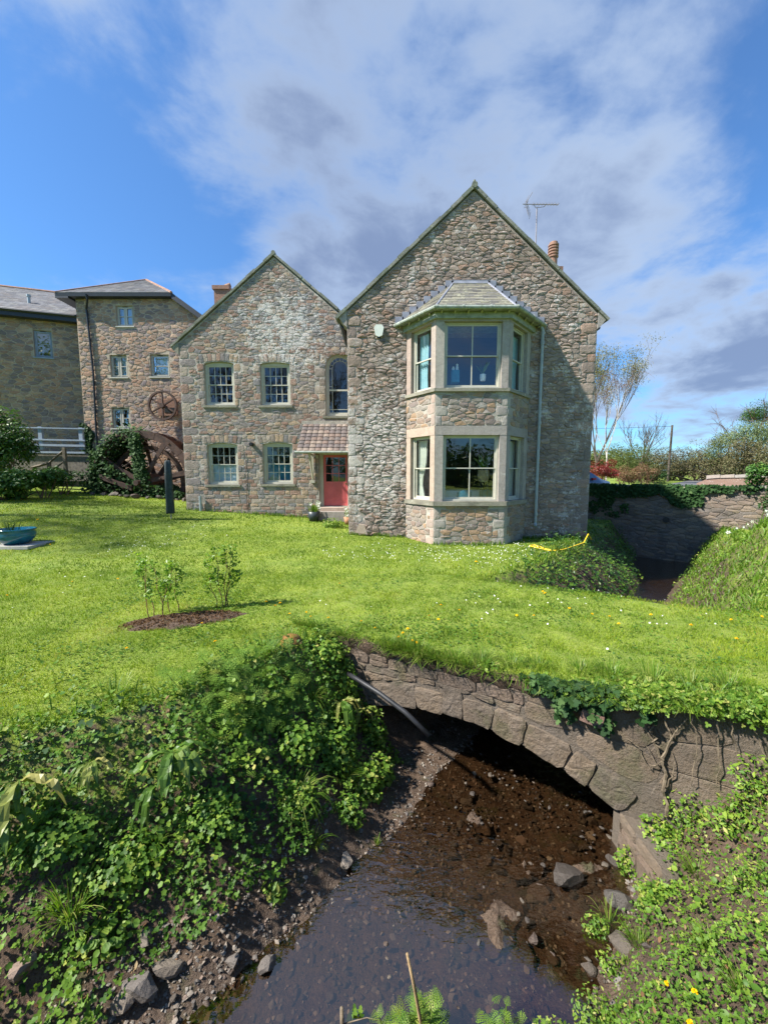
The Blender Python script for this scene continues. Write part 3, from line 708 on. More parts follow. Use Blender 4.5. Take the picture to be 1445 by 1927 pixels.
def verge(parent, F, a0, z0, a1, z1, d0, d1, t, rg, mat='coping', name='verge_stone'):
    """coping stones up one slope of a gable, each its own piece"""
    L = math.hypot(a1 - a0, z1 - z0); k = max(1, int(L / 0.42)); nx, nz = -(z1 - z0) / L, (a1 - a0) / L
    if nz < 0: nx, nz = -nx, -nz
    for i in range(k):
        s0, s1 = i / k + .0004, (i + 1) / k - .0004; e = rg.uniform(-.012, .012)
        A = (a0 + (a1 - a0) * s0, z0 + (z1 - z0) * s0); B = (a0 + (a1 - a0) * s1, z0 + (z1 - z0) * s1)
        P = [A, B, (B[0] + nx * (t + e), B[1] + nz * (t + e)), (A[0] + nx * (t + e), A[1] + nz * (t + e))]
        if area(P) < 0: P = P[::-1]
        mb = MB(); F.prism(mb, P, d0, d1 + e, r=rg.random()); mb.build(name, M[mat], parent)

YM = 12.7
house = thing('stone_house', 'grey rubble gabled house with a two storey bay window, nearest the stream', 'house', (2.7, 17, 0))
FM = Frame((0, YM), (1, YM))              # a equals x
xl, xr = -1.13, 6.52
apx, apz = at(892, 352, YM); ezl = Z(588, YM) - .08; slope = (apz - ezl) / (apx - (xl - .22))
def zr(x): return apz - abs(x - apx) * slope
ezr = zr(xr)
BA, BB, BC_, BD = (.70, YM), (1.46, 11.6), (3.52, 11.6), (4.50, YM)
zl0, zl1 = Z(943.5, 11.6), Z(818.5, 11.6); zu0, zu1 = Z(730.5, 11.6), Z(604.5, 11.6)
print('bay', zl0, zl1, zu0, zu1, 'apex', apz, 'eave', zr(xl), ezr)
gable = [(xl, -.5), (xr, -.5), (xr, zr(xr) - .1), (apx, apz - .1), (xl, zr(xl) - .1)]
bay_hole = rect(BA[0] + .18, BD[0] - .18, .3, zu1 + .05)
gw = wall(FM, house, gable, [bay_hole], M['mortar_main'])
rgm = np.random.default_rng(11)
mainhalf = [(apx, apz - .12, slope, 1), (apx, apz - .12, -slope, 1)]
bayrect = (BA[0], BD[0], -.6, zu1 + .62)
# dressed corner stones on both edges
quoins = []
for (e, s) in ((xl, 1), (xr, -1)):
    z = -.3; k = 0
    while z < zr(e) - .45:
        h = rgm.uniform(.24, .36); w = rgm.uniform(.42, .55) if k % 2 else rgm.uniform(.22, .32)
        quoins.append((min(e, e + s * w), max(e, e + s * w), z, z + h)); z += h; k += 1
kneel = [(xl, xl + .62, zr(xl) - .55, zr(xl) - .08), (xr - .62, xr, zr(xr) - .55, zr(xr) - .08)]
cells = rubble(xl, xr, -.3, apz, .25, .115, .75, rgm)
cells = trim(cells, [bayrect] + quoins, [(apx, apz - .16, slope, 1), (apx, apz - .16, -slope, 1)])
lay(FM, cells, gw, M['stone_main'], rgm, 240, gap=.007, h=.026, rough=.009)
mq = []
for q in quoins: mq.append(rect(*q))
for p in mq: mb = MB(); stone(mb, FM, p, rgm, gap=.008, h=.018, n=12, rough=.004, rings=2); mb.build('quoin', M['stone_main'], gw)
for (q, s) in ((kneel[0], -1), (kneel[1], 1)):
    mb = MB(); e = xl if s < 0 else xr; z1 = zr(e) - .06
    P = [(e, z1 - .50), (e + s * .10, z1 - .42), (e + s * .27, z1 - .20), (e + s * .27, z1 - .08 - .22 * slope * .55), (e, z1)]
    if area(P) < 0: P = P[::-1]
    FM.prism(mb, P, -.40, .03); mb.build('kneeler', M['dressed'], house)
# other walls, roof
mb = MB(); mb.box(xl, xl + .4, YM + .45, 21.5, -.5, zr(xl) - .12); mb.box(xr - .4, xr, YM + .45, 21.5, -.5, zr(xr) - .12); mb.build('side_walls', M['stone_main'], house)
FBk = Frame((xr, 21.9), (xl, 21.9)); wall(FBk, house, [(0, -.5), (xr - xl, -.5), (xr - xl, zr(xl) - .12), (xr - apx, apz - .12), (0, zr(xr) - .12)], [], M['stone_main'], .4, 'back_wall')
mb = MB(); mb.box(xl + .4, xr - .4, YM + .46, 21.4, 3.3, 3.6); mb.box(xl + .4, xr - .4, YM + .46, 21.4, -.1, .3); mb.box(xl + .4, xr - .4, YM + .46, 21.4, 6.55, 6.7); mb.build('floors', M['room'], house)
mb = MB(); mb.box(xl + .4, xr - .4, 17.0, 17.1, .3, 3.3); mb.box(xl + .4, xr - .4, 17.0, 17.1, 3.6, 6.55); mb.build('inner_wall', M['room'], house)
yf, yb = YM - .07, 21.95; ox = .30
for s, e in ((-1, xl), (1, xr)):
    ex = e + s * ox; P = [(ex, yf + .12, zr(ex)), (ex, yb, zr(ex)), (apx, yb, apz), (apx, yf + .12, apz)]
    o = roof_slab('roof', M['slate'], house, P, .10)
    slates(o, M['slate'], P, .30, .22, rgm)
    verge(house, FM, ex, zr(ex) - .06, apx, apz - .06, -.35, .075, .085, rgm)
mb = MB(); mb.tube([(apx, YM - .1, apz + .02), (apx, yb, apz + .02)], .09, 8); mb.build('ridge', M['coping'], house)
mb = MB(); mb.tube([(apx, YM - .03, apz - .04), (apx, YM - .03, apz + .17)], [.06, .035], 6); mb.build('finial', M['coping'], house)

# bay window
FL, FC, FR = Frame(BA, BB), Frame(BB, BC_), Frame(BC_, BD)
GA, GB, GC, GD = (.36, YM), (1.40, 11.34), (3.62, 11.34), (4.86, YM)
baymid = Z(801, 11.6); upsill = Z(737, 11.6)
bw_objs = []
rgb = np.random.default_rng(5)
for F, openw in ((FL, (.22, FL.len - .20)), (FC, (.235, FC.len - .20)), (FR, (.22, FR.len - .24))):
    o0, o1 = openw; L = F.len
    # masonry bands: plinth below the lower sill, and between the two windows
    for (b0, b1, cwv, chv) in ((-.4, zl0 - .13, .30, .14), (baymid, upsill, .30, .14)):
        mb = MB(); F.prism(mb, rect(0.003, L - .003, b0, b1), -.42, 0); w = mb.build('bay_wall', M['mortar_left'], house)
        cs = rubble(0, L, b0, b1, cwv, chv, .6, rgb, .1, .1)
        ql = []
        z = b0; k = 0
        while z < b1 - .05:
            h = min(rgb.uniform(.24, .34), b1 - z); ww = .34 if k % 2 else .18
            ql += [(0, ww, z, z + h), (L - ww, L, z, z + h)] if F is FC else ([(L - ww, L, z, z + h)] if F is FL else [(0, ww, z, z + h)]); z += h; k += 1
        lay(F, trim(cs, ql), w, M['stone_bay'], rgb, 60, gap=.008, h=.018, rough=.007, n=10)
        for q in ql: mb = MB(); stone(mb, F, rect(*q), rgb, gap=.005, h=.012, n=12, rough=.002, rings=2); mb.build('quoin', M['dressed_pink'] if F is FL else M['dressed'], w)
    # sills, lintels, piers in dressed stone, each block a part
    dm = M['dressed_pink'] if F is FL else M['dressed']  # left splay gets the warmer stone: its sunlight is put into the colour
    for (z0, z1, so_) in ((zl0 - .13, zl0 - .004, .07), (upsill, zu0 - .004, .07)):
        mb = MB(); e0 = so_ * math.tan(math.atan2(.78, 1.1) * .5) if F is not FL else 0; 
        F.prism(mb, rect(.002, L - .002, z0, z1), -.40, so_, r=.3); mb.build('sill', M['sillstone'], house)
        # corner infill between neighbouring sills
    for (z0, z1) in ((zl1, baymid - .003), (zu1, Z(585, 11.6))):
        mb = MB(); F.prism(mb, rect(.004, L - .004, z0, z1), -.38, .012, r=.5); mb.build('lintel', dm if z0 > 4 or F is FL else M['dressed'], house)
    for (z0, z1) in ((zl0, zl1 - .003), (zu0, zu1 - .003)):
        for (p0, p1) in ((.004, o0), (o1, L - .004)):
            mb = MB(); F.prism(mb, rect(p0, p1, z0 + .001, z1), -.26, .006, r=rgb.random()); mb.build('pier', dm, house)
        lab = {0: 'left hand', 1: 'front', 2: 'right hand'}[[FL, FC, FR].index(F)]
        up = z0 > 3
        sash_window(F, house, o0 + .005, o1 - .005, z0 + .003, z1 - .003, cols=2 if F is FC else 1, rows=1, recess=.10, fw=.06, glass='glass_bay', sill=False, thick=.03)
# mitre pieces closing the sill corners
def corner_fill(F1, F2, z0, z1, d, mat, name):
    a = F1.p(F1.len, 0, d); b = F2.p(0, 0, d); c = F1.p(F1.len, 0, -.05); m_ = np.array(F1.n) + np.array(F2.n); m_ /= np.linalg.norm(m_)
    k = d / max(.2, float(np.dot(m_, F1.n))); tip = np.array(F1.p(F1.len, 0, 0)) + m_ * k
    P = [(c[0], c[1]), (a[0], a[1]), (tip[0], tip[1]), (b[0], b[1])]
    mb = MB(); mb.hexa([(x, y, z0 + .001) for x, y in P] + [(x, y, z1 - .001) for x, y in P]); mb.build(name, mat, house)
for F1, F2 in ((FL, FC), (FC, FR)):
    corner_fill(F1, F2, zl0 - .13, zl0 - .004, .07, M['sillstone'], 'sill'); corner_fill(F1, F2, upsill, zu0 - .004, .07, M['sillstone'], 'sill')
# bay roof
zg = Z(577, 11.34); ztop = Z(534, YM) ; tl, tr = X(852, 534, YM), X(918, 534, YM)
EA, EB, EC, ED = [(p[0], p[1], zg) for p in (GA, GB, GC, GD)]
TL, TR = (tl, YM - .02, ztop), (tr, YM - .02, ztop)
mb = MB(); mb.add([EA, EB, EC, ED, TL, TR, (GA[0] + .1, YM, zg - .05), (GB[0] + .03, GB[1] + .1, zg - .05), (GC[0] - .03, GC[1] + .1, zg - .05), (GD[0] - .1, YM, zg - .05)],
    [(0, 1, 4), (1, 2, 5, 4), (2, 3, 5), (6, 9, 8, 7), (0, 6, 7, 1), (1, 7, 8, 2), (2, 8, 9, 3)]); br = mb.build('bay_roof', M['lead'], house)
def tri_up(a, b, c, d): return (a, b, c, d)
lerp = lambda a, b, t: tuple(np.array(a) + (np.array(b) - np.array(a)) * t)
slates(br, M['slate_bay'], (EB, EC, TR, TL), .24, .125, rgb, lift=.014)
slates(br, M['slate_bay'], (EA, EB, TL, lerp(TL, EA, .02)), .24, .125, rgb, lift=.012)
slates(br, M['slate_bay'], (EC, ED, lerp(TR, ED, .02), TR), .24, .125, rgb, lift=.012)
mb = MB(); mb.tube([EB, lerp(EB, TL, 1)], .035, 6); mb.tube([EC, TR], .035, 6); mb.tube([TL, TR], .05, 6); mb.build('hip_lead', M['lead'], br)
for (E, T) in ((EA, TL), (ED, TR)):       # stepped flashing against the wall
    k = 8
    for i in range(k):
        x0, z0 = E[0] + (T[0] - E[0]) * i / k, E[2] + (T[2] - E[2]) * i / k; x1, z1 = E[0] + (T[0] - E[0]) * (i + 1) / k, E[2] + (T[2] - E[2]) * (i + 1) / k
        mb = MB(); FM.box(mb, min(x0, x1) - .02, max(x0, x1) + .02, z0 - .05, z1 + .075, .005, .045); mb.build('flashing', M['lead'], br)
mb = MB(); FM.box(mb, tl - .05, tr + .05, ztop - .03, ztop + .09, .005, .045); mb.build('flashing', M['lead'], br)
# soffit boards with pegs, and gutter
mb = MB(); mb.hexa([(BA[0] - .12, YM, zg - .23), (BB[0] - .05, BB[1] - .09, zg - .23), (BC_[0] + .05, BC_[1] - .09, zg - .23), (BD[0] + .14, YM, zg - .23), (BA[0] - .12, YM, zg - .06), (BB[0] - .05, BB[1] - .09, zg - .06), (BC_[0] + .05, BC_[1] - .09, zg - .06), (BD[0] + .14, YM, zg - .06)]); mb.build('soffit', M['gutter'], house)
for (p, q, k) in ((GA, GB, 4), (GB, GC, 6), (GC, GD, 4)):
    for i in range(k):
        t = (i + .5) / k; x, y = p[0] + (q[0] - p[0]) * t, p[1] + (q[1] - p[1]) * t; mb = MB(); mb.box(x - .018, x + .018, y + .06, y + .30, zg - .10, zg - .062); mb.build('rafter_foot', M['frame'], house)
gp = [(GA[0] - .03, YM - .02, zg - .03), (GB[0] - .03, GB[1] - .05, zg - .03), (GC[0] + .03, GC[1] - .05, zg - .03), (GD[0] + .05, YM - .05, zg - .03)]
mb = MB(); mb.tube(gp, .055, 10); mb.build('gutter', M['gutter'], house)
for (p, q, ts) in ((gp[0], gp[1], (.03, .5)), (gp[1], gp[2], (.02, .33, .66, .98)), (gp[2], gp[3], (.5, .95))):
    for t in ts:
        c = lerp(p, q, t); c2 = lerp(p, q, t + .02); mb = MB(); mb.tube([c, c2], .066, 10); mb.build('gutter_joint', M['gutter'], house)
# downpipe on the right of the bay
dx = X(1018, 640, YM); pz = Z(990, YM); mb = MB(); mb.tube([(dx - .06, YM - .1, zg - .05), (dx, YM - .1, zg - .2), (dx, YM - .1, zg - .5), (dx - .01, YM - .1, pz + .12), (dx - .04, YM - .2, pz + .02)], .045, 10); dp = mb.build('downpipe', M['pipe_grey'], house)
for z in (zg - .6, (zg + pz) / 2 + .1, pz + .35):
    mb = MB(); mb.tube([(dx, YM - .1, z), (dx, YM - .1, z + .09)], .056, 10); mb.box(dx - .03, dx + .03, YM - .1, YM, z + .02, z + .07); mb.build('pipe_bracket', M['pipe_grey'], dp)
# eaves pipe stub on the right, chimney pot and stack behind the right slope
mb = MB(); mb.tube([(xr + .2, YM + .3, zr(xr) - .42), (xr + .2, 21.5, zr(xr) - .42)], .06, 8); mb.build('eaves_gutter', M['fascia'], house)
mb = MB(); mb.tube([(xl - .17, YM + .3, zr(xl) - .42), (xl - .17, 15.4, zr(xl) - .42)], .06, 8); mb.build('eaves_gutter', M['fascia'], house)
# chimney pot with rings
cx, cz = at(1040, 487, 15.5); pot = MB(); zz_ = cz - .05; prof = [(.15, -.7), (.15, 0)]
for k in range(5): prof += [(.185, zz_ * 0 + .03 + k * .10), (.185, .08 + k * .10), (.15, .09 + k * .10), (.15, .12 + k * .10)]
pot.lathe(prof + [(.14, .56), (.11, .56), (.11, .2)], (cx, 15.5, cz), 16); pot.build('chimney_pot', M['ridge_tile'], house)
mb = MB(); mb.box(cx - .3, cx + .22, 15.1, 15.9, cz - 2.2, cz - .45); mb.build('chimney_stack', M['brick'], house)

# alarm box
ax, az = at(713, 624, YM); al = MB(); P = []
for (u, v) in ((-.5, .28), (-.30, .5), (.30, .5), (.5, .28), (.34, -.38), (.0, -.5), (-.34, -.38)): P.append((ax + u * .30, az + v * .36))
P = P[::-1]; FM.prism(al, P, .01, .09, r=.4); o = al.build('alarm_box', M['white']); tag(o, 'cream hexagonal burglar alarm box high on the wall left of the bay window', 'alarm box')
mb = MB(); FM.box(mb, ax - .05, ax + .05, az - .20, az - .165, .02, .06); mb.build('alarm_base', M['black'], o)
# aerial
aer = thing('tv_aerial', 'thin metal television aerial with a comb of short rods above the right roof slope', 'aerial', (X(1008, 455, 14.5), 14.5, Z(455, 14.5)))
bx, bz = X(1008, 455, 14.5), Z(455, 14.5); tz = Z(390, 14.5); tx = X(1010, 390, 14.5)
mb = MB(); mb.tube([(bx, 14.5, bz - .4), (tx, 14.5, tz - .02)], .02, 6); mb.build('mast', M['alu'], aer)
l0, r0 = X(983, 385, 14.5), X(1050, 386, 14.5); mb = MB(); mb.tube([(l0, 14.5, tz + .1), (r0, 14.5, tz + .08)], .012, 6)
mb.tube([(tx - .12, 14.5, tz + .09), (tx - .06, 14.5, tz - .0), (tx + .12, 14.5, tz - .0), (tx + .25, 14.5, tz + .02), (tx + .3, 14.5, tz + .085)], .011, 6); mb.build('boom', M['alu'], aer)
for i in range(9): x = tx - .12 + (r0 - tx + .1) * i / 8; mb = MB(); mb.tube([(x, 14.5 - .12, tz + .05), (x, 14.5 + .12, tz + .05 + .07)], .008, 5); mb.tube([(x, 14.5, tz + .09), (x, 14.5, tz + .16)], .008, 5); mb.build('rod', M['alu'], aer)
mb = MB()
for k in range(5): mb.tube([(l0 + .12 + .03 * k, 14.38, tz + .10 - .08 * k), (l0 + .2 + .02 * k, 14.62, tz + .02 - .08 * k)], .007, 5); mb.tube([(l0 + .2, 14.5, tz + .38 - .09 * k), (l0 + .1 - .015 * k, 14.5, tz + .18 - .05 * k)], .007, 5)
mb.tube([(l0 + .1, 14.5, tz + .1), (l0 + .32, 14.5, tz + .48)], .01, 5); mb.tube([(l0 + .1, 14.5, tz + .1), (l0 + .2, 14.5, tz - .25)], .01, 5); mb.build('reflector', M['alu'], aer)

# things inside the bay
def curtain(F, a0, a1, z0, z1, d, mat, label, tie=0.0, sway=0.0):
    n = 22; V = []; Fs = []; rows = 8
    for j in range(rows + 1):
        t = j / rows; z = z0 + (z1 - z0) * t; w = 1 - tie * math.exp(-((t - .28) / .25) ** 2) - tie * .5 * (t < .28) * (1 - t / .28) * 0
        for i in range(n + 1):
            s = i / n; a = a0 + (a1 - a0) * s * w + sway * (1 - t); V.append(F.p(a, z, d + .03 * math.sin(s * 26 + .6 * math.sin(t * 3))))
    for j in range(rows):
        for i in range(n): Fs.append((j * (n + 1) + i, j * (n + 1) + i + 1, (j + 1) * (n + 1) + i + 1, (j + 1) * (n + 1) + i))
    mb = MB(); mb.add(V, Fs); o = mb.build('curtain', M[mat], smooth=True); tag(o, label, 'curtain')
curtain(FL, .28, .70, zl0, zl1 - .1, -.28, 'curtain', 'cream curtain gathered to the left inside the lower left bay pane', .45)
curtain(FL, .32, .74, zu0, zu1 - .1, -.28, 'curtain_blue', 'pale aqua curtain hanging inside the upper left bay pane', .1)
curtain(FR, .72, 1.26, zl0, zl1 - .1, -.34, 'curtain', 'pale curtain drawn inside the lower right bay pane', .1)
curtain(FR, .66, 1.26, zu0, zu1 - .1, -.34, 'curtain_blue', 'pale curtain drawn inside the upper right bay pane', .15)
tx_, tz_ = at(868, 922, 13.4)
tb = thing('dining_table', 'round table under a white cloth inside the lower bay window', 'table', (tx_ , 13.6, .3))
mb = MB(); rc = .78; prof = [(0.01, tz_ - .3), (rc, tz_ - .3), (rc + .02, tz_ - .32), (rc + .06, tz_ - .62)]; mb.lathe([(r_, z) for r_, z in prof], (tx_, 13.6, .3), 40); mb.build('tablecloth', M['cloth'], tb)
mb = MB(); mb.tube([(tx_, 13.6, .31), (tx_, 13.6, tz_ - .03)], .06, 8); mb.tube([(tx_ - .3, 13.6, .33), (tx_ + .3, 13.6, .33)], .03, 6); mb.tube([(tx_, 13.3, .33), (tx_, 13.9, .33)], .03, 6); mb.build('pedestal', M['wood_dark'], tb)
for nm, px_, lab in (('a', 873, 'teal blue dining chair with its back to the window, in front of the white table'), ('b', 918, 'teal blue dining chair at the right of the white table')):
    cx_, cz_ = at(px_, 925, 12.75); top = Z(921, 12.75)
    c = thing('dining_chair', lab, 'chair', (cx_, 12.75 + (.35 if nm == 'b' else 0), .3)); y_ = 12.75 + (.35 if nm == 'b' else 0)
    V = []; Fs = []
    for j in range(5):
        for i in range(9):
            an = R(-65 + 130 * i / 8); V.append((cx_ + .26 * math.sin(an), y_ - .05 - .1 * math.cos(an), .72 + (top - .72) * j / 4 * (1 - .1 * abs(i - 4) / 4)))
    for j in range(4):
        for i in range(8): Fs.append((j * 9 + i, j * 9 + i + 1, (j + 1) * 9 + i + 1, (j + 1) * 9 + i))
    mb = MB(); mb.add(V, Fs); mb.build('backrest', M['chair_blue'], c, smooth=True); mb = MB(); mb.box(cx_ - .22, cx_ + .22, y_ - .1, y_ + .32, .70, .78); mb.build('seat', M['chair_blue'], c)
    for sx in (-.18, .18):
        for sy in (-.05, .27): mb = MB(); mb.tube([(cx_ + sx, y_ + sy, .70), (cx_ + sx * 1.2, y_ + sy, .3)], .015, 5); mb.build('leg', M['wood_dark'], c)
def pot_plant(name, label, x, y, z, rad, h, potmat, leafmat, nl, ll, stand=0.0):
    t = thing(name, label, 'plant', (x, y, z)); rg = np.random.default_rng(int(abs(x) * 100) + 3)
    mb = MB(); mb.lathe([(.01, 0), (rad * .8, 0), (rad, h * .5), (rad * .92, h), (rad * .85, h), (rad * .8, h * .85), (.01, h * .85)], (x, y, z + stand), 18); mb.build('pot', potmat, t)
    if stand:
        for k in range(3): a = k * 2.1; mb = MB(); mb.tube([(x + rad * .7 * math.cos(a), y + rad * .7 * math.sin(a), z + stand + .02), (x + rad * .95 * math.cos(a), y + rad * .95 * math.sin(a), z)], .014, 5); mb.build('leg', M['wood_dark'], t)
    mb = MB()
    for k in range(nl):
        a = rg.uniform(0, 6.28); tilt = rg.uniform(.05, .5); L = ll * rg.uniform(.6, 1.1); u = Vector((math.cos(a), math.sin(a), 0)); w = Vector((-math.sin(a), math.cos(a), 0)); p = Vector((x, y, z + stand + h * .85)); V = []; wd = L * .09
        for j in range(5):
            s = j / 4; q = p + u * (L * math.sin(tilt) * s + L * .25 * s * s) + Vector((0, 0, L * math.cos(tilt) * s - L * .12 * s * s)); wj = wd * math.sin(math.pi * (0.15 + .85 * s)) ; V += [q - w * wj, q + w * wj]
        mb.add(V, [(2 * j, 2 * j + 1, 2 * j + 3, 2 * j + 2) for j in range(4)], rg.random())
    mb.build('leaves', leafmat, t); return t
px_, pz_ = at(909, 906, 12.6); pot_plant('house_plant', 'green house plant in a straw basket on legs inside the lower bay', px_, 12.6, .3, .18, .36, M['basket'], M['laurel'], 26, .6, pz_ - .3)
px_, pz_ = at(908, 717, 11.95); pot_plant('spiky_plant', 'spiky plant in a small white pot on the upper bay window ledge', px_, 11.95, pz_, .09, .19, M['cloth'], M['laurel'], 14, .42)
px_, pz_ = at(856, 717, 11.95); o = thing('blue_box', 'dark blue box with two little white figures inside the upper bay window', 'box', (px_, 11.95, pz_ - .05))
mb = MB(); mb.box(px_ - .11, px_ + .11, 11.85, 12.05, pz_ - .05, pz_ + .29); mb.build('box', M['chair_blue'], o)
for k, (sx, hh) in enumerate(((-.06, .12), (.05, .2))): mb = MB(); mb.lathe([(.001, 0), (.04, .01), (.045, hh * .5), (.025, hh * .65), (.035, hh * .85), (.001, hh)], (px_ + sx, 11.93, pz_ + .29), 10); mb.build('figure', M['cloth'], o)
mb = MB(); FC.box(mb, .2, FC.len - .2, zu0 - .02, zu0 + .02, -.65, -.27); mb.build('window_board', M['frame'], house)

# ------------------------------------------------------------------ left gabled house
YL = 15.5; FH = Frame((0, YL), (1, YL))
lx0, lx1 = X(344, 800, YL), -1.15
lax, laz = at(515, 478, YL); llz = Z(652, YL); lslope = (laz - llz) / (lax - X(322, 652, YL))
def zl_(x): return laz - abs(x - lax) * lslope
lh = thing('gabled_cottage', 'smaller stone house with pale bleached gable, four sash windows and red door', 'house', (-4.0, 19, .3))
wins = [(385, 441, 679, 763, 0), (490, 546, 680, 763, 1), (391, 448, 832, 912, 2), (495, 551, 831, 911, 3)]
holes = []; rects_ = []; wspec = []
for (p0, p1, q0, q1, k) in wins:
    a0, a1 = X(p0, (q0 + q1) / 2, YL), X(p1, (q0 + q1) / 2, YL); z1, z0 = Z(q0 + 5, YL), Z(q1, YL); wspec.append((a0, a1, z0, z1)); holes.append(seg_arch(a0, a1, z0, z1, .07)); rects_.append((a0 - .02, a1 + .02, z0 - .1, z1 + .07))
# stair window with a round head
sx0, sx1 = X(612, 720, YL), X(666, 720, YL); sz0, szs = Z(783, YL), Z(695, YL); srad = (sx1 - sx0) / 2; szs = Z(664, YL) - srad
st_arch = seg_arch(sx0, sx1, sz0, szs, srad, 18); holes.append(st_arch); rects_.append((sx0 - .02, sx1 + .02, sz0 - .1, szs + srad * .7))
dx0, dx1, dz0, dz1 = X(600, 900, YL), X(600, 900, YL) + 1.22, Z(954, YL), Z(852, YL)
holes.append(rect(dx0, dx1, dz0, dz1)); rects_.append((dx0, dx1, -1, dz1))
lwall = wall(FH, lh, [(lx0, -.3), (lx1, -.3), (lx1, zl_(lx1) - .1), (lax, laz - .1), (lx0, zl_(lx0) - .1)], holes, M['mortar_left'])
rgl = np.random.default_rng(23)
blocks = []
for i, (a0, a1, z0, z1) in enumerate(wspec):        # jambs and arched heads
    z = z0 - .02; k = 0
    while z < z1 - .02:
        h = min(rgl.uniform(.22, .30), z1 + .03 - z); w = .26 if k % 2 else .15
        blocks += [(a0 - w, a0 - .004, z, z + h), (a1 + .004, a1 + w, z, z + h)]; z += h; k += 1
voussoirs = []
for i, (a0, a1, z0, z1) in enumerate(wspec):
    nb = 9; cx_ = (a0 + a1) / 2; hw = (a1 - a0) / 2 + .12
    for k in range(nb):
        t0, t1 = -1 + 2 * k / nb, -1 + 2 * (k + 1) / nb
        f = lambda t, top: (cx_ + hw * t * (1.0 + (.13 if top else 0)), z1 + .012 + .07 * (1 - t * t) + (.30 if top else 0))
        voussoirs.append([f(t0, 0), f(t1, 0), f(t1, 1), f(t0, 1)])
    rects_.append((cx_ - hw * 1.08, cx_ + hw * 1.08, z1 - .02, z1 + .36))
nb = 13; cx_ = (sx0 + sx1) / 2
for k in range(nb):
    t0, t1 = math.pi - math.pi * k / nb, math.pi - math.pi * (k + 1) / nb
    g = lambda t, r_: (cx_ + math.cos(t) * r_, szs + math.sin(t) * r_)
    if g((t0 + t1) / 2, srad + .2)[0] < lx1 + .1: voussoirs.append([g(t0, srad + .012), g(t1, srad + .012), g(t1, srad + .23), g(t0, srad + .23)])
z = sz0; k = 0
while z < szs - .02:
    h = min(rgl.uniform(.24, .34), szs - z); w = .40 if k % 2 else .24; blocks.append((sx0 - w, sx0 - .004, z, z + h)); z += h; k += 1
for e, s in ((lx0, 1),):
    z = -.1; k = 0
    while z < zl_(e) - .5:
        h = rgl.uniform(.26, .40); w = rgl.uniform(.5, .62) if k % 2 else rgl.uniform(.26, .36); blocks.append((e, e + w, z, z + h)); z += h; k += 1
zc = Z(818, YL)
cells = rubble(lx0, lx1, zc, laz, .26, .12, .65, rgl) + coursed(lx0, lx1, -.1, zc, (.085, .19), (.16, .46), rgl)
cells = trim(cells, rects_ + blocks + [(cx_ - srad - .2, cx_ + srad + .2, szs - .05, szs + srad * .85)], [(lax, laz - .15, lslope, 1), (lax, laz - .15, -lslope, 1)])
lay(FH, [c for c in cells], lwall, M['stone_left'], rgl, 300, gap=.007, h=.015, rough=.006)
for b in blocks: mb = MB(); stone(mb, FH, rect(*b), rgl, gap=.007, h=.014, n=12, rough=.003, rings=2); mb.build('jamb_stone', M['stone_left'], lwall)
for v in voussoirs:
    if area(v) < 0: v = v[::-1]
    mb = MB(); stone(mb, FH, v, rgl, gap=.007, h=.016, n=10, rough=.003); mb.build('voussoir', M['stone_left'], lwall)
for (a0, a1, z0, z1) in wspec: sash_window(FH, lh, a0 + .004, a1 - .004, z0 + .003, z1 - .004, 4, 2, .066, recess=.11, fw=.09)
# blind behind the lower left window
a0, a1, z0, z1 = wspec[2]
mb = MB(); FH.box(mb, a0 + .1, a1 - .1, z0 + .06, (z0 + z1) / 2, -.27, -.26); tag(mb.build('window_film', M['blind']), 'pale blue half blind behind the lower left sash window', 'blind')
a0, a1, z0, z1 = wspec[3]
mb = MB(); FH.box(mb, a0 + .1, a1 - .1, z0 + .06, (z0 + z1) / 2, -.37, -.36); tag(mb.build('window_film', M['chair_blue']), 'dark blue half blind behind the lower window nearer the door', 'blind')
# stair window joinery
mb = MB(); inner = seg_arch(sx0 + .10, sx1 - .10, sz0 + .1, szs, srad - .10, 18); FH.prism(mb, seg_arch(sx0 + .003, sx1 - .003, sz0 + .003, szs, srad - .003, 18), -.20, -.12, [inner]); sw = mb.build('arched_window', M['frame'], lh)
ia0, ia1, iz0 = sx0 + .10, sx1 - .10, sz0 + .1; ir = srad - .10; zmid = Z(733, YL)
mb = MB(); th = .02
FH.box(mb, ia0, ia1, zmid - .03, zmid + .03, -.19, -.14); FH.box(mb, ia0, ia1, iz0, iz0 + .05, -.19, -.15); FH.box(mb, ia0, ia0 + .035, iz0 + .05, szs, -.19, -.15); FH.box(mb, ia1 - .035, ia1, iz0 + .05, szs, -.19, -.15)
mg = .15
for x in (ia0 + mg, ia1 - mg): FH.box(mb, x - th / 2, x + th / 2, iz0 + .05, szs, -.185, -.155)
FH.box(mb, ia0 + .035, ia1 - .035, iz0 + .16, iz0 + .18, -.183, -.157); FH.box(mb, ia0 + .035, ia0 + mg, zmid + .13, zmid + .15, -.183, -.157); FH.box(mb, ia0 + .035, ia0 + mg, szs - .01, szs + .01, -.183, -.157)
for rr in (ir - .02, ir - mg):
    pts = [FH.p(cx_ + math.cos(math.pi * k / 16) * rr, szs + math.sin(math.pi * k / 16) * rr, -.17) for k in range(17)]; mb.tube(pts, .012 if rr < ir - .05 else .022, 5)
for k in range(1, 8): an = math.pi * k / 8; mb.tube([FH.p(cx_ + math.cos(an) * (ir - mg), szs + math.sin(an) * (ir - mg), -.17), FH.p(cx_ + math.cos(an) * (ir - .02), szs + math.sin(an) * (ir - .02), -.17)], .010, 5)
mb.build('sash', M['frame'], sw)
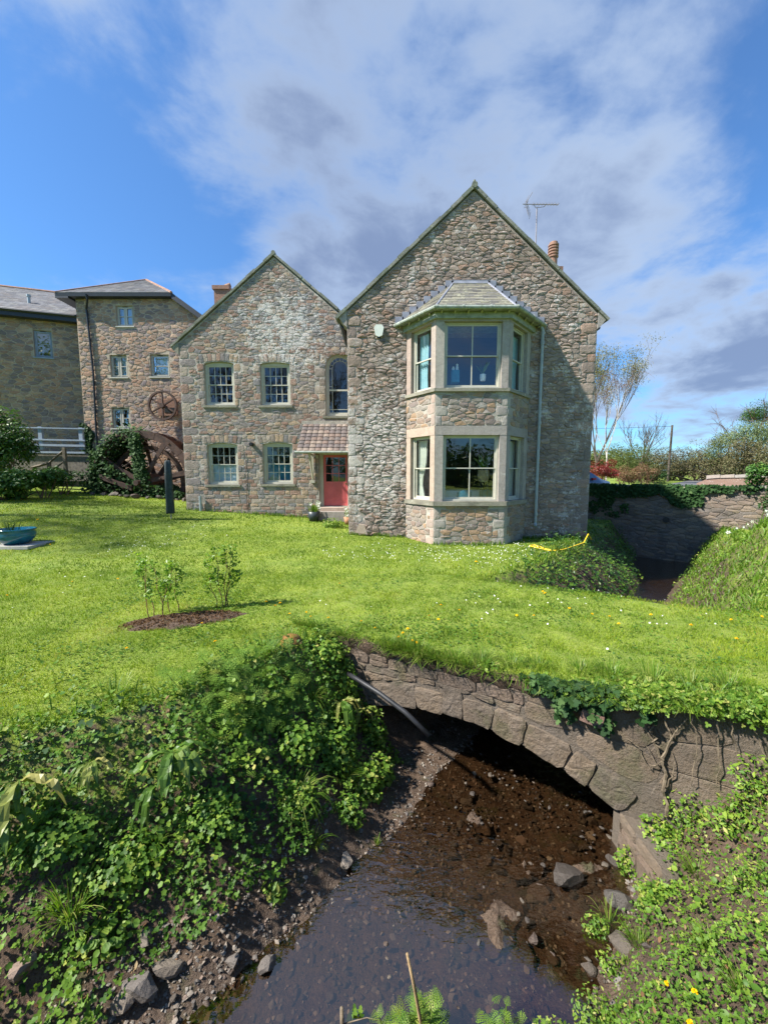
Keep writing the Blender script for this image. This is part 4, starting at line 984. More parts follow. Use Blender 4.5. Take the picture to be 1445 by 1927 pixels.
for (zz0, zz1, top) in ((iz0 + .05, zmid - .03, False), (zmid + .03, szs, True)):
    mb = MB(); P = seg_arch(ia0, ia1, zz0, zz1, ir, 14) if top else rect(ia0, ia1, zz0, zz1); mb.add([FH.p(a, z, -.172) for a, z in P], [tuple(range(len(P)))]); mb.build('pane', M['glass'], sw)
mb = MB(); FH.box(mb, sx0 - .1, sx1, sz0 - .08, sz0 - .002, -.2, .07); mb.build('sill', M['sillstone'], sw)
# body and roof
mb = MB(); mb.box(lx0, lx0 + .4, YL + .45, 23.5, -.3, zl_(lx0) - .12); mb.build('side_wall', M['stone_left'], lh)
mb = MB(); mb.box(lx0 + .4, -1.2, 23.1, 23.5, -.3, zl_(lx0)); mb.build('back_wall', M['stone_left'], lh)
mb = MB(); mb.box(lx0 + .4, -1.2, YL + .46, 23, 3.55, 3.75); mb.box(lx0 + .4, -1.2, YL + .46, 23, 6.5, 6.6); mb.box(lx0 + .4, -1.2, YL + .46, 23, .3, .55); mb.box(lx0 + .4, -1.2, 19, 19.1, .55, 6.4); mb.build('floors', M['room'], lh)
for s, e in ((-1, lx0 - .28), (1, lax + (laz - 5.4) / lslope * 0 + 2.0)):
    ex = e if s < 0 else lax + 3.6
    P = [(ex, YL + .05, zl_(ex)), (ex, 23.6, zl_(ex)), (lax, 23.6, laz), (lax, YL + .05, laz)]; 
    o = roof_slab('roof', M['slate'], lh, P, .1); slates(o, M['slate'], P, .3, .22, rgl)
    verge(lh, FH, ex if s < 0 else lax + 3.3, zl_(ex if s < 0 else lax + 3.3) - .06, lax, laz - .06, -.35, .075, .08, rgl)
mb = MB(); mb.tube([(lax, YL - .08, laz + .02), (lax, 23.6, laz + .02)], .08, 8); mb.build('ridge', M['coping'], lh)
mb = MB(); z1 = zl_(lx0) - .06; P = [(lx0, z1 - .5), (lx0, z1), (lx0 - .26, z1 - .08 - .22 * lslope * .55), (lx0 - .26, z1 - .28), (lx0 - .1, z1 - .42)]
if area(P) < 0: P = P[::-1]
FH.prism(mb, P, -.4, .03); mb.build('kneeler', M['sillstone'], lh)
cx2, cz2 = at(421, 545, 19); mb = MB(); mb.box(cx2 - .32, cx2 + .32, 18.7, 19.4, cz2 - 1.5, cz2 - .12); mb.box(cx2 - .38, cx2 + .38, 18.64, 19.46, cz2 - .12, cz2 + .04); ch = mb.build('chimney_stack', M['brick'], lh)
mb = MB(); mb.tube([(cx2 + .12, 19, cz2), (cx2 + .12, 19, cz2 + .14), (cx2 + .32, 19, cz2 + .2)], .1, 8); mb.build('cowl', M['ridge_tile'], ch)
# round flue, small pipe stub, and thin cable
vx, vz = at(475, 836, YL); mb = MB(); mb.tube([(vx, YL - .005, vz), (vx, YL - .16, vz)], .075, 14); mb.tube([(vx, YL - .16, vz), (vx, YL - .20, vz)], .06, 12); mb.build('flue', M['black'], lh)
vx, vz = at(378, 957, YL - .1); mb = MB(); mb.tube([(vx, YL - .1, vz - .1), (vx, YL - .1, Z(933, YL))], .05, 10); mb.build('drain_pipe', M['pipe_grey'], lh)
vx, vz = at(466, 960, YL); mb = MB(); mb.tube([(vx, YL - .03, vz), (vx, YL - .03, Z(880, YL)), (vx, YL - .03, Z(850, YL))], .008, 5); mb.build('cable', M['rust'], lh)
# door
dfr = MB(); FH.prism(dfr, rect(dx0 + .003, dx1 - .003, dz0 - .002, dz1 - .003), -.34, -.20, [rect(dx0 + .15, dx1 - .12, dz0 + .02, dz1 - .07)]); door = dfr.build('door_frame', M['frame'], lh)
e0, e1, f0, f1 = dx0 + .153, dx1 - .123, dz0 + .03, dz1 - .075; zp = Z(908, YL)
mb = MB(); P = rect(e0, e1, f0, f1); g0, g1, h0, h1 = e0 + .09, e1 - .09, zp + .03, f1 - .09
FH.prism(mb, P, -.32, -.275, [rect(g0, g1, h0, h1)])
for c in (1, 2): x = g0 + (g1 - g0) * c / 3; FH.box(mb, x - .011, x + .011, h0, h1, -.31, -.285)
for c in (1, 2): z = h0 + (h1 - h0) * c / 3; FH.box(mb, g0, g1, z - .011, z + .011, -.308, -.287)
dl = mb.build('door', M['door_red'], door)
xm = (e0 + e1) / 2
for (p0, p1) in ((e0 + .09, xm - .04), (xm + .04, e1 - .09)):
    mb = MB(); P2 = rect(p0, p1, f0 + .14, zp - .10); F_ = FH; F_.box(mb, p0, p1, f0 + .14, zp - .10, -.285, -.269); F_.box(mb, p0 + .05, p1 - .05, f0 + .19, zp - .15, -.27, -.262); mb.build('door_panel', M['door_red'], door)
for c in range(3):
    for r_ in range(3):
        mb = MB(); x0, x1 = g0 + (g1 - g0) * c / 3, g0 + (g1 - g0) * (c + 1) / 3; z0, z1 = h0 + (h1 - h0) * r_ / 3, h0 + (h1 - h0) * (r_ + 1) / 3; mb.add([FH.p(x0, z0, -.3), FH.p(x1, z0, -.3), FH.p(x1, z1, -.3), FH.p(x0, z1, -.3)], [(0, 1, 2, 3)]); mb.build('pane', M['glass'], door)
mb = MB(); mb.tube([FH.p(e1 - .06, zp - .06, -.275), FH.p(e1 - .06, zp - .06, -.23)], .02, 8); mb.tube([FH.p(e1 - .06, zp - .06, -.23), FH.p(e1 - .06, zp - .06, -.20)], .035, 8); mb.build('door_knob', M['brass'], door)
# steps
gz0 = float(surface(-2.2, YL - .4)); stp = thing('door_steps', 'two worn stone steps up to the red door', 'steps', (dx0 + .6, YL - .4, gz0))
mb = MB(); mb.box(dx0 - .02, lx1 + .0, YL - .55, YL - .004, gz0 - .2, dz0 - .14); mb.build('lower_step', M['dressed'], stp); mb = MB(); mb.box(dx0 + .1, lx1, YL - .27, YL + .12, dz0 - .137, dz0 - .01); mb.build('upper_step', M['dressed_pink'], stp)
# tiled canopy
YC = 14.62; cl, cr = X(558, 851, YC), -1.17; czb = Z(850, YC); czt = Z(798, YL); ctl = X(571, 800, YL)
can = thing('door_canopy', 'small lean-to canopy of brown clay tiles over the red door', 'canopy', ((cl + cr) / 2, YL, czb))
P = [(cl, YC, czb), (cr, YC, czb), (cr, YL - .01, czt), (ctl, YL - .01, czt)]
roof_slab('deck', M['canopy_wood'], can, P, .05)
rows = 8; rgt = np.random.default_rng(4); a, b, c, d = [np.array(p) for p in P]; nn = np.cross(b - a, d - a); nn /= np.linalg.norm(nn)
for r_ in range(rows):
    t0, t1 = r_ / rows, min(1, (r_ + 1.25) / rows); L0, R0, L1, R1 = a + (d - a) * t0, b + (c - b) * t0, a + (d - a) * t1, b + (c - b) * t1; k = 9
    for i in range(k):
        s0, s1 = i / k + .004, (i + 1) / k - .004; V = []; nseg = 4
        for (Q0, Q1, lf) in ((L0, R0, .042), (L1, R1, .014)):
            for q in range(nseg + 1):
                s = s0 + (s1 - s0) * q / nseg; V.append(Q0 + (Q1 - Q0) * s + nn * (lf + .02 * math.sin(math.pi * q / nseg * 1.0) + rgt.uniform(-.003, .003)))
        V += [v - nn * .02 for v in V[:nseg + 1]]
        Fs = [(q, q + 1, nseg + 2 + q, nseg + 1 + q) for q in range(nseg)] + [(2 * nseg + 2 + q, 2 * nseg + 3 + q, q + 1, q) for q in range(nseg)]
        mb = MB(); mb.add(V, Fs, rgt.random()); mb.build('tile', M['tile'], can)
mb = MB(); mb.tube([(cl - .05, YC - .05, czb - .02), (cr, YC - .05, czb - .02)], .045, 8); mb.build('gutter', M['gutter'], can)
mb = MB(); FH.box(mb, ctl - .05, cr, czt - .02, czt + .12, .002, .06); mb.build('mortar_fillet', M['mortar_left'], can)
bxx = X(589, 880, YL - .05); mb = MB(); zb_ = Z(905, YL); mb.box(bxx - .035, bxx + .035, YL - .09, YL - .045, zb_, czt - .25); mb.tube([(bxx, YL - .1, zb_ + .08), (bxx, YC + .12, czb - .06)], .04, 4); mb.box(bxx - .08, bxx + .08, YL - .16, YL - .004, zb_ - .07, zb_ + .02); mb.box(bxx - .035, bxx + .035, YC + .03, YL - .05, czb - .105, czb - .055); mb.build('bracket', M['canopy_wood'], can)
# ------------------------------------------------------------------ foreground arch bridge
P0 = np.array([2.24, 3.49]); DR = np.array([-.868, .493]); DR /= np.linalg.norm(DR)
Lp = P0 + DR * 3.3
FB = Frame((Lp[0], Lp[1]), (P0[0], P0[1]))           # a: 0 left springing, 3.3 right springing
BR, BCx, BCz = 3.31, 1.65, -.66 - 3.31
bridge = thing('arch_bridge', 'low brown stone arch bridge carrying the lawn over the stream', 'bridge', (Lp[0] + 1.4, Lp[1] - .8, -1.5))
AMAX = 5.6
def topz(a):
    x, y, _ = FB.p(a, 0, -.08); return float(surface(x, y)) - .04
def arch_pts(n=16, r_=BR):
    h = math.asin(1.65 / BR); return [(BCx + r_ * math.sin(-h + 2 * h * k / n), BCz + r_ * math.cos(-h + 2 * h * k / n)) for k in range(n + 1)]
ap = arch_pts()
outer = [(-.7, -1.9), (0, -1.9)] + ap + [(3.3, -1.9), (AMAX, -1.9)] + [(a, topz(a)) for a in np.linspace(AMAX, -.7, 20)]
spw = MB(); FB.prism(spw, outer, -.40, 0); body = spw.build('spandrel_wall', M['mortar_bridge'], bridge)
outer2 = [(a, min(z, -.12)) for a, z in outer]
spw = MB(); FB.prism(spw, outer2, -3.6, -3.25); spw.build('far_spandrel_wall', M['mortar_bridge'], bridge)
mb = MB(); V = []; Fs = []
prof = [(0, -1.9)] + ap + [(3.3, -1.9)]; m_ = len(prof)
for d in (-.40, -1.1, -1.8, -2.5, -3.25):
    for (a, z) in prof: V.append(FB.p(a, z, d))
for j in range(4):
    for i in range(m_ - 1): Fs.append((j * m_ + i, j * m_ + i + 1, (j + 1) * m_ + i + 1, (j + 1) * m_ + i))
mb.add(V, Fs); mb.build('barrel_vault', M['mortar_bridge'], bridge)
rgb2 = np.random.default_rng(31); h = math.asin(1.65 / BR); nv = 11
VT = [-h + 2 * h * (k + (rgb2.uniform(-.22, .22) if 0 < k < nv else 0)) / nv for k in range(nv + 1)]
for k in range(nv):
    t0, t1 = VT[k], VT[k + 1]; j0 = 0.0 if k == 0 else 0; dep = .28 + rgb2.uniform(-.05, .06)
    g = lambda t, r_: (BCx + r_ * math.sin(t), BCz + r_ * math.cos(t))
    P = [g(t0, BR - .018), g(t0, BR + dep), g((t0 + t1) / 2, BR + dep + rgb2.uniform(-.01, .02)), g(t1, BR + dep), g(t1, BR - .018), g((t0 + t1) / 2, BR - .02 + rgb2.uniform(-.015, .01))]
    P = [(p[0] + rgb2.uniform(-.018, .018), p[1] + rgb2.uniform(-.014, .014)) for p in P]
    if area(P) < 0: P = P[::-1]
    mb = MB(); stone(mb, FB, P, rgb2, gap=.003, h=.022, n=20, rough=.006, rings=3); mb.build('voussoir', M['stone_bridge'], bridge)
    # underside of the same block
    mb = MB(); q = [FB.p(*g(t0 + .004, BR - .012), -.02), FB.p(*g(t1 - .004, BR - .012), -.02), FB.p(*g(t1 - .004, BR - .012), -.5), FB.p(*g(t0 + .004, BR - .012), -.5)]
    mb.add(q, [(0, 1, 2, 3)], rgb2.random()); mb.build('soffit_stone', M['stone_bridge'], bridge)
# second, thinner ring and the flat courses above it
def outside(cells, rr):
    out = []
    for p in cells:
        c = centroid(p); dx_, dz_ = c[0] - BCx, c[1] - BCz; L = math.hypot(dx_, dz_)
        if abs(c[0] - BCx) > 2.1 and c[1] < BCz + rr * .86: out.append(p); continue
        if L < rr - .03: continue
        nx, nz = dx_ / L, dz_ / L; p = clip_half(p, BCx + nx * rr, BCz + nz * rr, -nx, -nz)
        if len(p) >= 3 and area(p) > .004: out.append(p)
    return out
cells = coursed(-.6, 2.4, -.9, .25, (.09, .17), (.22, .52), rgb2) + rubble(2.4, AMAX, -1.8, .6, .55, .26, .55, rgb2, .12, .1)
cells = outside(cells, BR + .30)
cells = [c for c in cells if not (0 < centroid(c)[0] < 3.3 and centroid(c)[1] < -1.1)]
tops = [(0, topz(0) - .03, 0, 1)]; cc = []
for c in cells:
    a = centroid(c)[0]; c = clip_half(c, a, topz(a) - .05, 0, 1)
    if len(c) >= 3 and area(c) > .006: cc.append(c)
for p in cc: mb = MB(); stone(mb, FB, p, rgb2, gap=.006, h=.018 if centroid(p)[0] < 2.2 else .009, n=14, rough=.006, rings=3); mb.build('stone', M['stone_bridge'], body)
# abutment below the right springing, turning towards the viewer
FAb = Frame(FB.p(3.3, 0, -.02)[:2], FB.p(3.45, 0, .85)[:2])
FAb = Frame((P0[0] - .02, P0[1]), (P0[0] - .50 * .494 + .14, P0[1] - .85 * .869))
Fw = Frame((P0[0] - .0, P0[1] + .0), (P0[0] + .02, P0[1] - .62))
mb = MB(); Fw.box(mb, -.1, Fw.len, -1.9, -1.12, -.3, -.002); Fw2 = mb.build('abutment', M['mortar_bridge'], bridge)
z = -1.85
while z < -1.12:
    hh = rgb2.uniform(.16, .24); a = 0
    while a < Fw.len - .05:
        w = rgb2.uniform(.2, .36); w = min(w, Fw.len - a); mb = MB(); stone(mb, Fw, rect(a, a + w, z, min(z + hh, -1.10)), rgb2, gap=.008, h=.03, n=12, rings=2); mb.build('stone', M['stone_bridge'], Fw2); a += w
    z += hh
for k in range(3): mb = MB(); stone(mb, FB, rect(3.3, 3.62, -1.75 + .21 * k, -1.54 + .21 * k), rgb2, gap=.006, h=.05, n=12, rings=2, d0=.05); mb.build('stone', M['stone_bridge'], Fw2)
# loose brick on top of the wall among the ivy
bx_, bz_ = 0, 0
a_b = 3.02; mb = MB(); pz_ = topz(a_b) - .22
FB.box(mb, a_b - .10, a_b + .09, pz_ - .05, pz_ + .07, -.02, .10); o = mb.build('loose_brick', stone_mat('pinkish brick', [(.22, .13, .10)], 0, relief=.5)); o.rotation_euler = (0.12, 0.12, 0); tag(o, 'loose pinkish brick sticking out of the bridge face below the ivy', 'brick')
# turf over the bridge
na, nd = 100, 62; A_, D_ = np.meshgrid(np.linspace(-.75, AMAX + .6, na), np.linspace(.02, -3.62, nd)); 
DX = FB.o[0] + FB.u[0] * A_ + FB.n[0] * D_; DY = FB.o[1] + FB.u[1] * A_ + FB.n[1] * D_
DX = DX + FB.n[0] * (D_ > .0) * (.05 * fbm(A_, A_ * 0, 2.5, 8)); DY = DY + FB.n[1] * (D_ > 0) * (.05 * fbm(A_, A_ * 0, 2.5, 8))
edge = np.minimum(np.minimum(A_ + .75, AMAX + .6 - A_) / .15, 1)
DZ = surface(DX, DY) + .012 + .02 * fbm(DX, DY, 3.5, 6, 3) - .05 * (1 - edge) - .07 * np.exp(-((.02 - D_) / .05)) - .08 * np.exp(-((D_ + 3.62) / .06))
ii = np.arange(na * nd).reshape(nd, na); Fd = np.stack([ii[:-1, :-1], ii[1:, :-1], ii[1:, 1:], ii[:-1, 1:]], -1).reshape(-1, 4)
me = mesh_np('bridge_turf', np.stack([DX, DY, DZ], -1).reshape(-1, 3), Fd, None, True); set_attr(me, 'mud', .12 + .5 * np.exp(-((.02 - D_) / .12))); set_attr(me, 'wet', DZ * 0)
deck = link('bridge_turf', me, M['ground']); tag(deck, kind='structure')
mb = MB()
V = []; N = 60
for k in range(N):
    a = -.72 + (AMAX + .5) * k / (N - 1); zt = topz(a); e = .035 * math.sin(k * 1.7) + .02 * math.sin(k * 4.1)
    V += [FB.p(a, zt + .03, .03 + e), FB.p(a, zt - .06 + e, .055 + e), FB.p(a, zt - .13 - .04 * math.sin(k * 2.3), .01)]
mb.add(V, [(3 * k + j, 3 * k + j + 1, 3 * k + 4 + j, 3 * k + 3 + j) for k in range(N - 1) for j in (0, 1)])
lip = mb.build('turf_edge', M['ground'], smooth=True); set_attr(lip.data, 'mud', np.full(len(lip.data.vertices), .75)); set_attr(lip.data, 'wet', np.zeros(len(lip.data.vertices))); tag(lip, kind='structure')
# black pipe hanging from the left end of the arch
pa = on_z(668, 1277, -.27); pb_ = np.array([*on_z(806, 1383, -.72)]); 
p_a = Vector((FB.p(.95, -.22, .0)[0], FB.p(.95, -.22, .0)[1], -.22))
def ray_at(px, py, Y): x, z = at(px, py, Y); return Vector((x, Y, z))
mb = MB(); mb.tube([ray_at(655, 1268, 4.75), ray_at(672, 1278, 4.55), ray_at(715, 1305, 4.35), ray_at(762, 1340, 4.15), ray_at(808, 1384, 4.0)], .027, 10); o = mb.build('black_pipe', M['rubber'], smooth=True); tag(o, 'curved black rubber pipe poking out over the left end of the arch', 'pipe')

# ------------------------------------------------------------------ road bridge wall at the back right
FW = Frame(tuple(W0), tuple(W1)); wl = FW.len
rbw = thing('road_bridge_wall', 'long dark stone wall of the road bridge draped in ivy', 'wall', (11.5, 16.4, -1.5))
wt = lambda a: 1.50 + .05 * math.sin(a * .9)
wz = Z(913, 18.4) * 0 + 1.5
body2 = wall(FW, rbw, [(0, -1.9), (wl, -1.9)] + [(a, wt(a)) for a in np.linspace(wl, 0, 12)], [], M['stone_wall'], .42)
rgw = np.random.default_rng(77); cells = rubble(0, wl, -1.8, 1.48, .36, .14, .7, rgw)
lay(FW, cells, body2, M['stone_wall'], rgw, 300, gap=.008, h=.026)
k = 0; a = 0
while a < wl - .1:
    w = rgw.uniform(.35, .6); mb = MB(); FW.prism(mb, [(a + .004, wt(a) + .003), (a + w - .004, wt(a + w) + .003), (a + w - .01, wt(a + w) + .10 + rgw.uniform(-.015, .015)), (a + .01, wt(a) + .10)], -.46, .04, r=rgw.random()); mb.build('coping_stone', M['coping'] if rgw.random() < .3 else M['dressed'], rbw); a += w
ux, uz = X(1262, 1003, 16.6), Z(1004, 16.6); aa = (ux - W0[0]) / FW.u[0]; aa = 5.35; mb = MB()
for (r0, d) in ((.12, .07),): mb.tube([FW.p(aa, .18, .0), FW.p(aa, .18, .09)], .12, 14); mb.build('drain_pipe', M['black'], rbw)
# road and kerb grass beyond, opposite parapet
def strip(name, pts, w, mat, dz, kind='structure'):
    V = []; F_ = []; P = []
    for i in range(len(pts) - 1):
        for k in range(8): t = k / 8; P.append((pts[i][0] * (1 - t) + pts[i + 1][0] * t, pts[i][1] * (1 - t) + pts[i + 1][1] * t))
    P.append(pts[-1])
    for i, p in enumerate(P):
        q = np.array(P[min(i + 1, len(P) - 1)]) - np.array(P[max(i - 1, 0)]); q = q / np.linalg.norm(q); n_ = np.array([-q[1], q[0]])
        for s in (-1, 0, 1): r_ = np.array(p) + n_ * s * w / 2; V.append((r_[0], r_[1], float(ground_z(r_[0], r_[1])) + dz))
    F_ = [(3 * i + j, 3 * i + 3 + j, 3 * i + 4 + j, 3 * i + 1 + j) for i in range(len(P) - 1) for j in (0, 1)]
    mb = MB(); mb.add(V, F_); return tag(mb.build(name, mat), kind=kind)
strip('road', [(3, 28.5), (8, 24.0), (13, 19.6), (18.4, 14.9), (24, 10.0), (34, 2)], 5.2, M['tarmac'], .05)
strip('lane', [(15.0, 20.0), (21, 27), (29, 36), (38.5, 46), (50, 58), (70, 70)], 5.0, M['tarmac'], .075)
FP_ = Frame((21.5, 27.5), (26.5, 22.5)); prp = thing('road_parapet', 'low stone parapet with rounded coping on the far side of the road', 'wall', (24, 25, .8))
mb = MB(); FP_.prism(mb, [(0, .3), (FP_.len, .3), (FP_.len, 1.95), (2, 1.9), (.6, 1.72), (0, 1.4)], -.4, 0); mb.build('wall', M['stone_left'], prp)
for k in range(9): mb = MB(); a0 = .5 + k * .72; FP_.prism(mb, [(a0, 1.70 + .02 * k + (.05 if k else 0)), (a0 + .70, 1.78 + .02 * k), (a0 + .70, 2.0 + .02 * k), (a0, 1.93 + .02 * k)], -.46, .06, r=rgw.random()); mb.build('coping_stone', M['dressed'], prp)

# parked car: only its rear window and roof show over the wall
car = thing('parked_car', 'blue grey car just showing above the wall beside the house corner', 'car', (9.75, 21.5, .76)); car.rotation_euler = (0, 0, R(8))
cb = MB(); S = []
xs = [(-2.0, .45, .62, .62), (-1.95, .25, .86, .80), (-1.2, .22, .94, .86), (-.55, .22, 1.34, .70), (.3, .22, 1.42, .66), (1.0, .22, 1.36, .66), (1.55, .22, 1.0, .80), (2.0, .25, .88, .80), (2.05, .45, .6, .66)]
for (x, zb, zt, wt_) in xs: S += [(x, -.86, zb), (x, -.88, .62), (x, -wt_, zt), (x, wt_, zt), (x, .88, .62), (x, .86, zb)]
Fs = [(6 * i + j, 6 * i + (j + 1) % 6, 6 * i + 6 + (j + 1) % 6, 6 * i + 6 + j) for i in range(len(xs) - 1) for j in range(6)] + [tuple(range(6)), tuple(6 * (len(xs) - 1) + j for j in range(6))[::-1]]
cb.add(S, Fs); o = cb.build('body', M['car_paint'], car, smooth=False, world=False)
mb = MB(); mb.add([(-1.15, -.74, .98), (-1.15, .74, .98), (-.60, .62, 1.33), (-.60, -.62, 1.33)], [(0, 1, 2, 3)]); mb.v = [(x - .02, y, z + .012) for x, y, z in mb.v]; mb.build('rear_window', M['car_glass'], car, world=False)
mb = MB(); mb.add([(1.50, -.74, 1.03), (1.50, .74, 1.03), (1.05, .60, 1.34), (1.05, -.60, 1.34)], [(0, 3, 2, 1)]); mb.v = [(x + .02, y, z + .012) for x, y, z in mb.v]; mb.build('windscreen', M['car_glass'], car, world=False)
for s in (-1, 1):
    mb = MB(); mb.add([(-.9, s * .80, .99), (1.1, s * .80, .99), (.9, s * .70, 1.32), (-.5, s * .70, 1.32)], [(0, 1, 2, 3)]); mb.v = [(x, y + s * .012, z) for x, y, z in mb.v]; mb.build('side_window', M['car_glass'], car, world=False)
    for x in (-1.25, 1.3): mb = MB(); mb.tube([(x, s * .72, .32), (x, s * .90, .32)], .31, 16); mb.build('wheel', M['rubber'], car, world=False)
    mb = MB(); mb.box(1.9, 2.04, s * .6 - .14, s * .6 + .14, .68, .84); mb.build('tail_lamp', M['tail_lamp'], car, world=False)
    mb = MB(); mb.box(.9, 1.08, s * .92 - .07, s * .92 + .07, .98, 1.08); mb.build('wing_mirror', M['tail_lamp'], car, world=False)

# ------------------------------------------------------------------ mill building and its wing
YT = 21.0; FT = Frame((0, YT), (1, YT)); rgq = np.random.default_rng(91)
mill = thing('mill_building', 'tall three storey brown stone mill with hipped slate roof behind the waterwheel', 'building', (-12, 24, 1.2))
tx0 = X(156, 750, YT); tx1 = -6.4; tze = Z(561, YT); kx = X(325, 556, YT); s2 = (Z(553, YT) - Z(592, YT)) / (X(380, 592, YT) - X(325, 553, YT))
zt_ = lambda x: tze if x < kx else tze - (x - kx) * s2
mw = []
for (p0, p1, q0, q1, c) in ((219, 251, 575, 614, 2), (208, 240, 668, 710, 2), (283, 319, 667, 709, 1), (211, 245, 767, 806, 2)):
    a0, a1 = X(p0, (q0 + q1) / 2, YT), X(p1, (q0 + q1) / 2, YT); mw.append((a0, a1, Z(q1, YT), Z(q0, YT), c))
mwall = wall(FT, mill, [(tx0, -2.2), (tx1, -2.2), (tx1, zt_(tx1)), (kx, tze), (tx0, tze)], [rect(a0, a1, z0, z1) for a0, a1, z0, z1, c in mw], M['mortar_mill'])
cells = trim(rubble(tx0, tx1, -.6, tze, .32, .165, .85, rgq, .1, .2), [(a0 - .02, a1 + .02, z0 - .1, z1 + .03) for a0, a1, z0, z1, c in mw], [(kx, tze, s2, 1)])
lay(FT, cells, mwall, M['stone_mill'], rgq, 300, gap=.018, h=.018, rough=.014)
def casement(F, parent, a0, a1, z0, z1, c, fm='frame_mill', gl='glass_mill', name='window'):
    mb = MB(); fw = .07; rec = -.10; n = c; iw = (a1 - a0 - fw * (n + 1)) / n
    holes_ = [rect(a0 + fw + i * (iw + fw), a0 + fw + i * (iw + fw) + iw, z0 + fw, z1 - fw) for i in range(n)]
    F.prism(mb, rect(a0 + .003, a1 - .003, z0 + .003, z1 - .003), rec - .08, rec, holes_); w = mb.build(name, M[fm], parent)
    for i in range(n):
        b0 = a0 + fw + i * (iw + fw); b1 = b0 + iw; zm = (z0 + z1) / 2; mb = MB(); s_ = .045
        F.prism(mb, rect(b0, b1, z0 + fw, z1 - fw), rec - .055, rec + .012, [rect(b0 + s_, b1 - s_, z0 + fw + s_, zm - .015), rect(b0 + s_, b1 - s_, zm + .015, z1 - fw - s_)]); mb.build('casement', M[fm], w)
        for (y0, y1) in ((z0 + fw + s_, zm - .015), (zm + .015, z1 - fw - s_)):
            mb = MB(); e = rng.uniform(-.003, .003); mb.add([F.p(b0 + s_, y0, rec - .03), F.p(b1 - s_, y0, rec - .03 + e), F.p(b1 - s_, y1, rec - .03 + e), F.p(b0 + s_, y1, rec - .03)], [(0, 1, 2, 3)]); mb.build('pane', M[gl], w)
    mb = MB(); F.box(mb, a0 + (a1 - a0) * .35, a0 + (a1 - a0) * .65, z1 - .05, z1 - .025, rec, rec + .02); mb.build('vent', M['black'], w)
    mb = MB(); F.prism(mb, rect(a0 - .05, a1 + .05, z0 - .06, z0), -.2, .06); mb.build('sill', M[fm], w)
    return w
for i, (a0, a1, z0, z1, c) in enumerate(mw):
    casement(FT, mill, a0, a1, z0, z1, c)
    if i < 3: mb = MB(); FT.box(mb, a0 + .1, a1 - .1, z0 + .08, z1 - .08, -.34, -.33); tag(mb.build('blind', M['blind']), ['pale blind behind the topmost mill window', 'pale blind behind the middle left mill window', 'pale blind behind the middle right mill window'][i], 'blind')  # blue-white sheets added so the panes seem to reflect a bright sky
mb = MB(); mb.box(tx0, tx0 + .4, YT + .45, 27, -1, tze - .05); mb.box(tx1 - .4, tx1, YT + .45, 27, -1, zt_(tx1)); mb.box(tx0 + .4, tx1 - .4, 26.6, 27, -1, zt_(tx1)); mb.build('side_walls', M['stone_mill'], mill)
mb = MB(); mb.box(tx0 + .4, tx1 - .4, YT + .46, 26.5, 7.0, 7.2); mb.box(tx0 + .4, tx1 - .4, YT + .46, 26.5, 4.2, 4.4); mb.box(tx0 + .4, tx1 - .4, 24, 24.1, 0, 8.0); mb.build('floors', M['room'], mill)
# roof: front hip, fascia, verge board down the right
ez = tze + .12; rax, raz = X(276, 527, 24.2), Z(527, 24.2); ylo = YT - .35
A_e = (tx0 - .75, ylo, ez); B_e = (kx + .12, ylo, ez); apx_ = (rax, 24.2, raz); C_e = (tx0 - .75, 27.4, ez)
mb = MB(); mb.add([A_e, B_e, apx_, C_e, (rax, 27.5, raz), (tx1, ylo + .35, zt_(tx1) + .12), (tx1, 27.4, zt_(tx1) + .12), (kx + .12, 27.4, ez)], [(0, 1, 2), (3, 0, 2, 4), (1, 5, 6, 7), (1, 7, 4, 2)]); rf = mb.build('roof', M['slate'], mill)
slates(rf, M['slate'], (A_e, B_e, apx_, lerp(apx_, A_e, .01)), .34, .26, rgq, lift=.02)
slates(rf, M['slate'], (lerp(C_e, A_e, 0), A_e, apx_, (rax, 27.5, raz)), .34, .26, rgq, lift=.02)
slates(rf, M['slate'], (B_e, (kx + .12, 27.4, ez), (rax, 27.5, raz), apx_), .34, .26, rgq, lift=.02)
mb = MB(); mb.tube([A_e, apx_], .07, 6); mb.tube([B_e, apx_], .07, 6); mb.tube([apx_, (rax, 27.5, raz)], .07, 6); mb.build('ridge_tiles', M['ridge_tile'], mill)
mb = MB(); mb.hexa([(tx0 - .72, ylo, ez - .17), (kx + .10, ylo, ez - .17), (kx + .10, YT + .05, ez - .17), (tx0 - .72, YT + .05, ez - .17), (tx0 - .72, ylo - .02, ez - .01), (kx + .10, ylo - .02, ez - .01), (kx + .10, YT + .05, ez - .01), (tx0 - .72, YT + .05, ez - .01)])
mb.hexa([(tx0 - .74, ylo, ez - .25), (tx0 - .1, ylo, ez - .25), (tx0 - .1, 27.2, ez - .25), (tx0 - .74, 27.2, ez - .25), (tx0 - .74, ylo, ez - .02), (tx0 - .1, ylo, ez - .02), (tx0 - .1, 27.2, ez - .02), (tx0 - .74, 27.2, ez - .02)]); mb.build('fascia', M['fascia'], mill)
mb = MB(); L_ = 4.1; FT.prism(mb, [(kx + .1, ez - .26), (kx + L_, ez - .26 - L_ * s2), (kx + L_, ez + .02 - L_ * s2), (kx + .1, ez + .02)], -.02, .33); mb.build('barge_board', M['fascia'], mill)
dpx = X(171, 700, YT - .1); mb = MB(); mb.tube([(X(163, 563, YT - .4), ylo - .06, ez - .1), (X(165, 575, YT - .4), ylo - .02, ez - .3), (dpx, YT - .08, ez - .7), (X(178, 700, YT) , YT - .08, Z(700, YT)), (X(183, 840, YT), YT - .08, .5)], .05, 8); mb.build('downpipe', M['black'], mill)
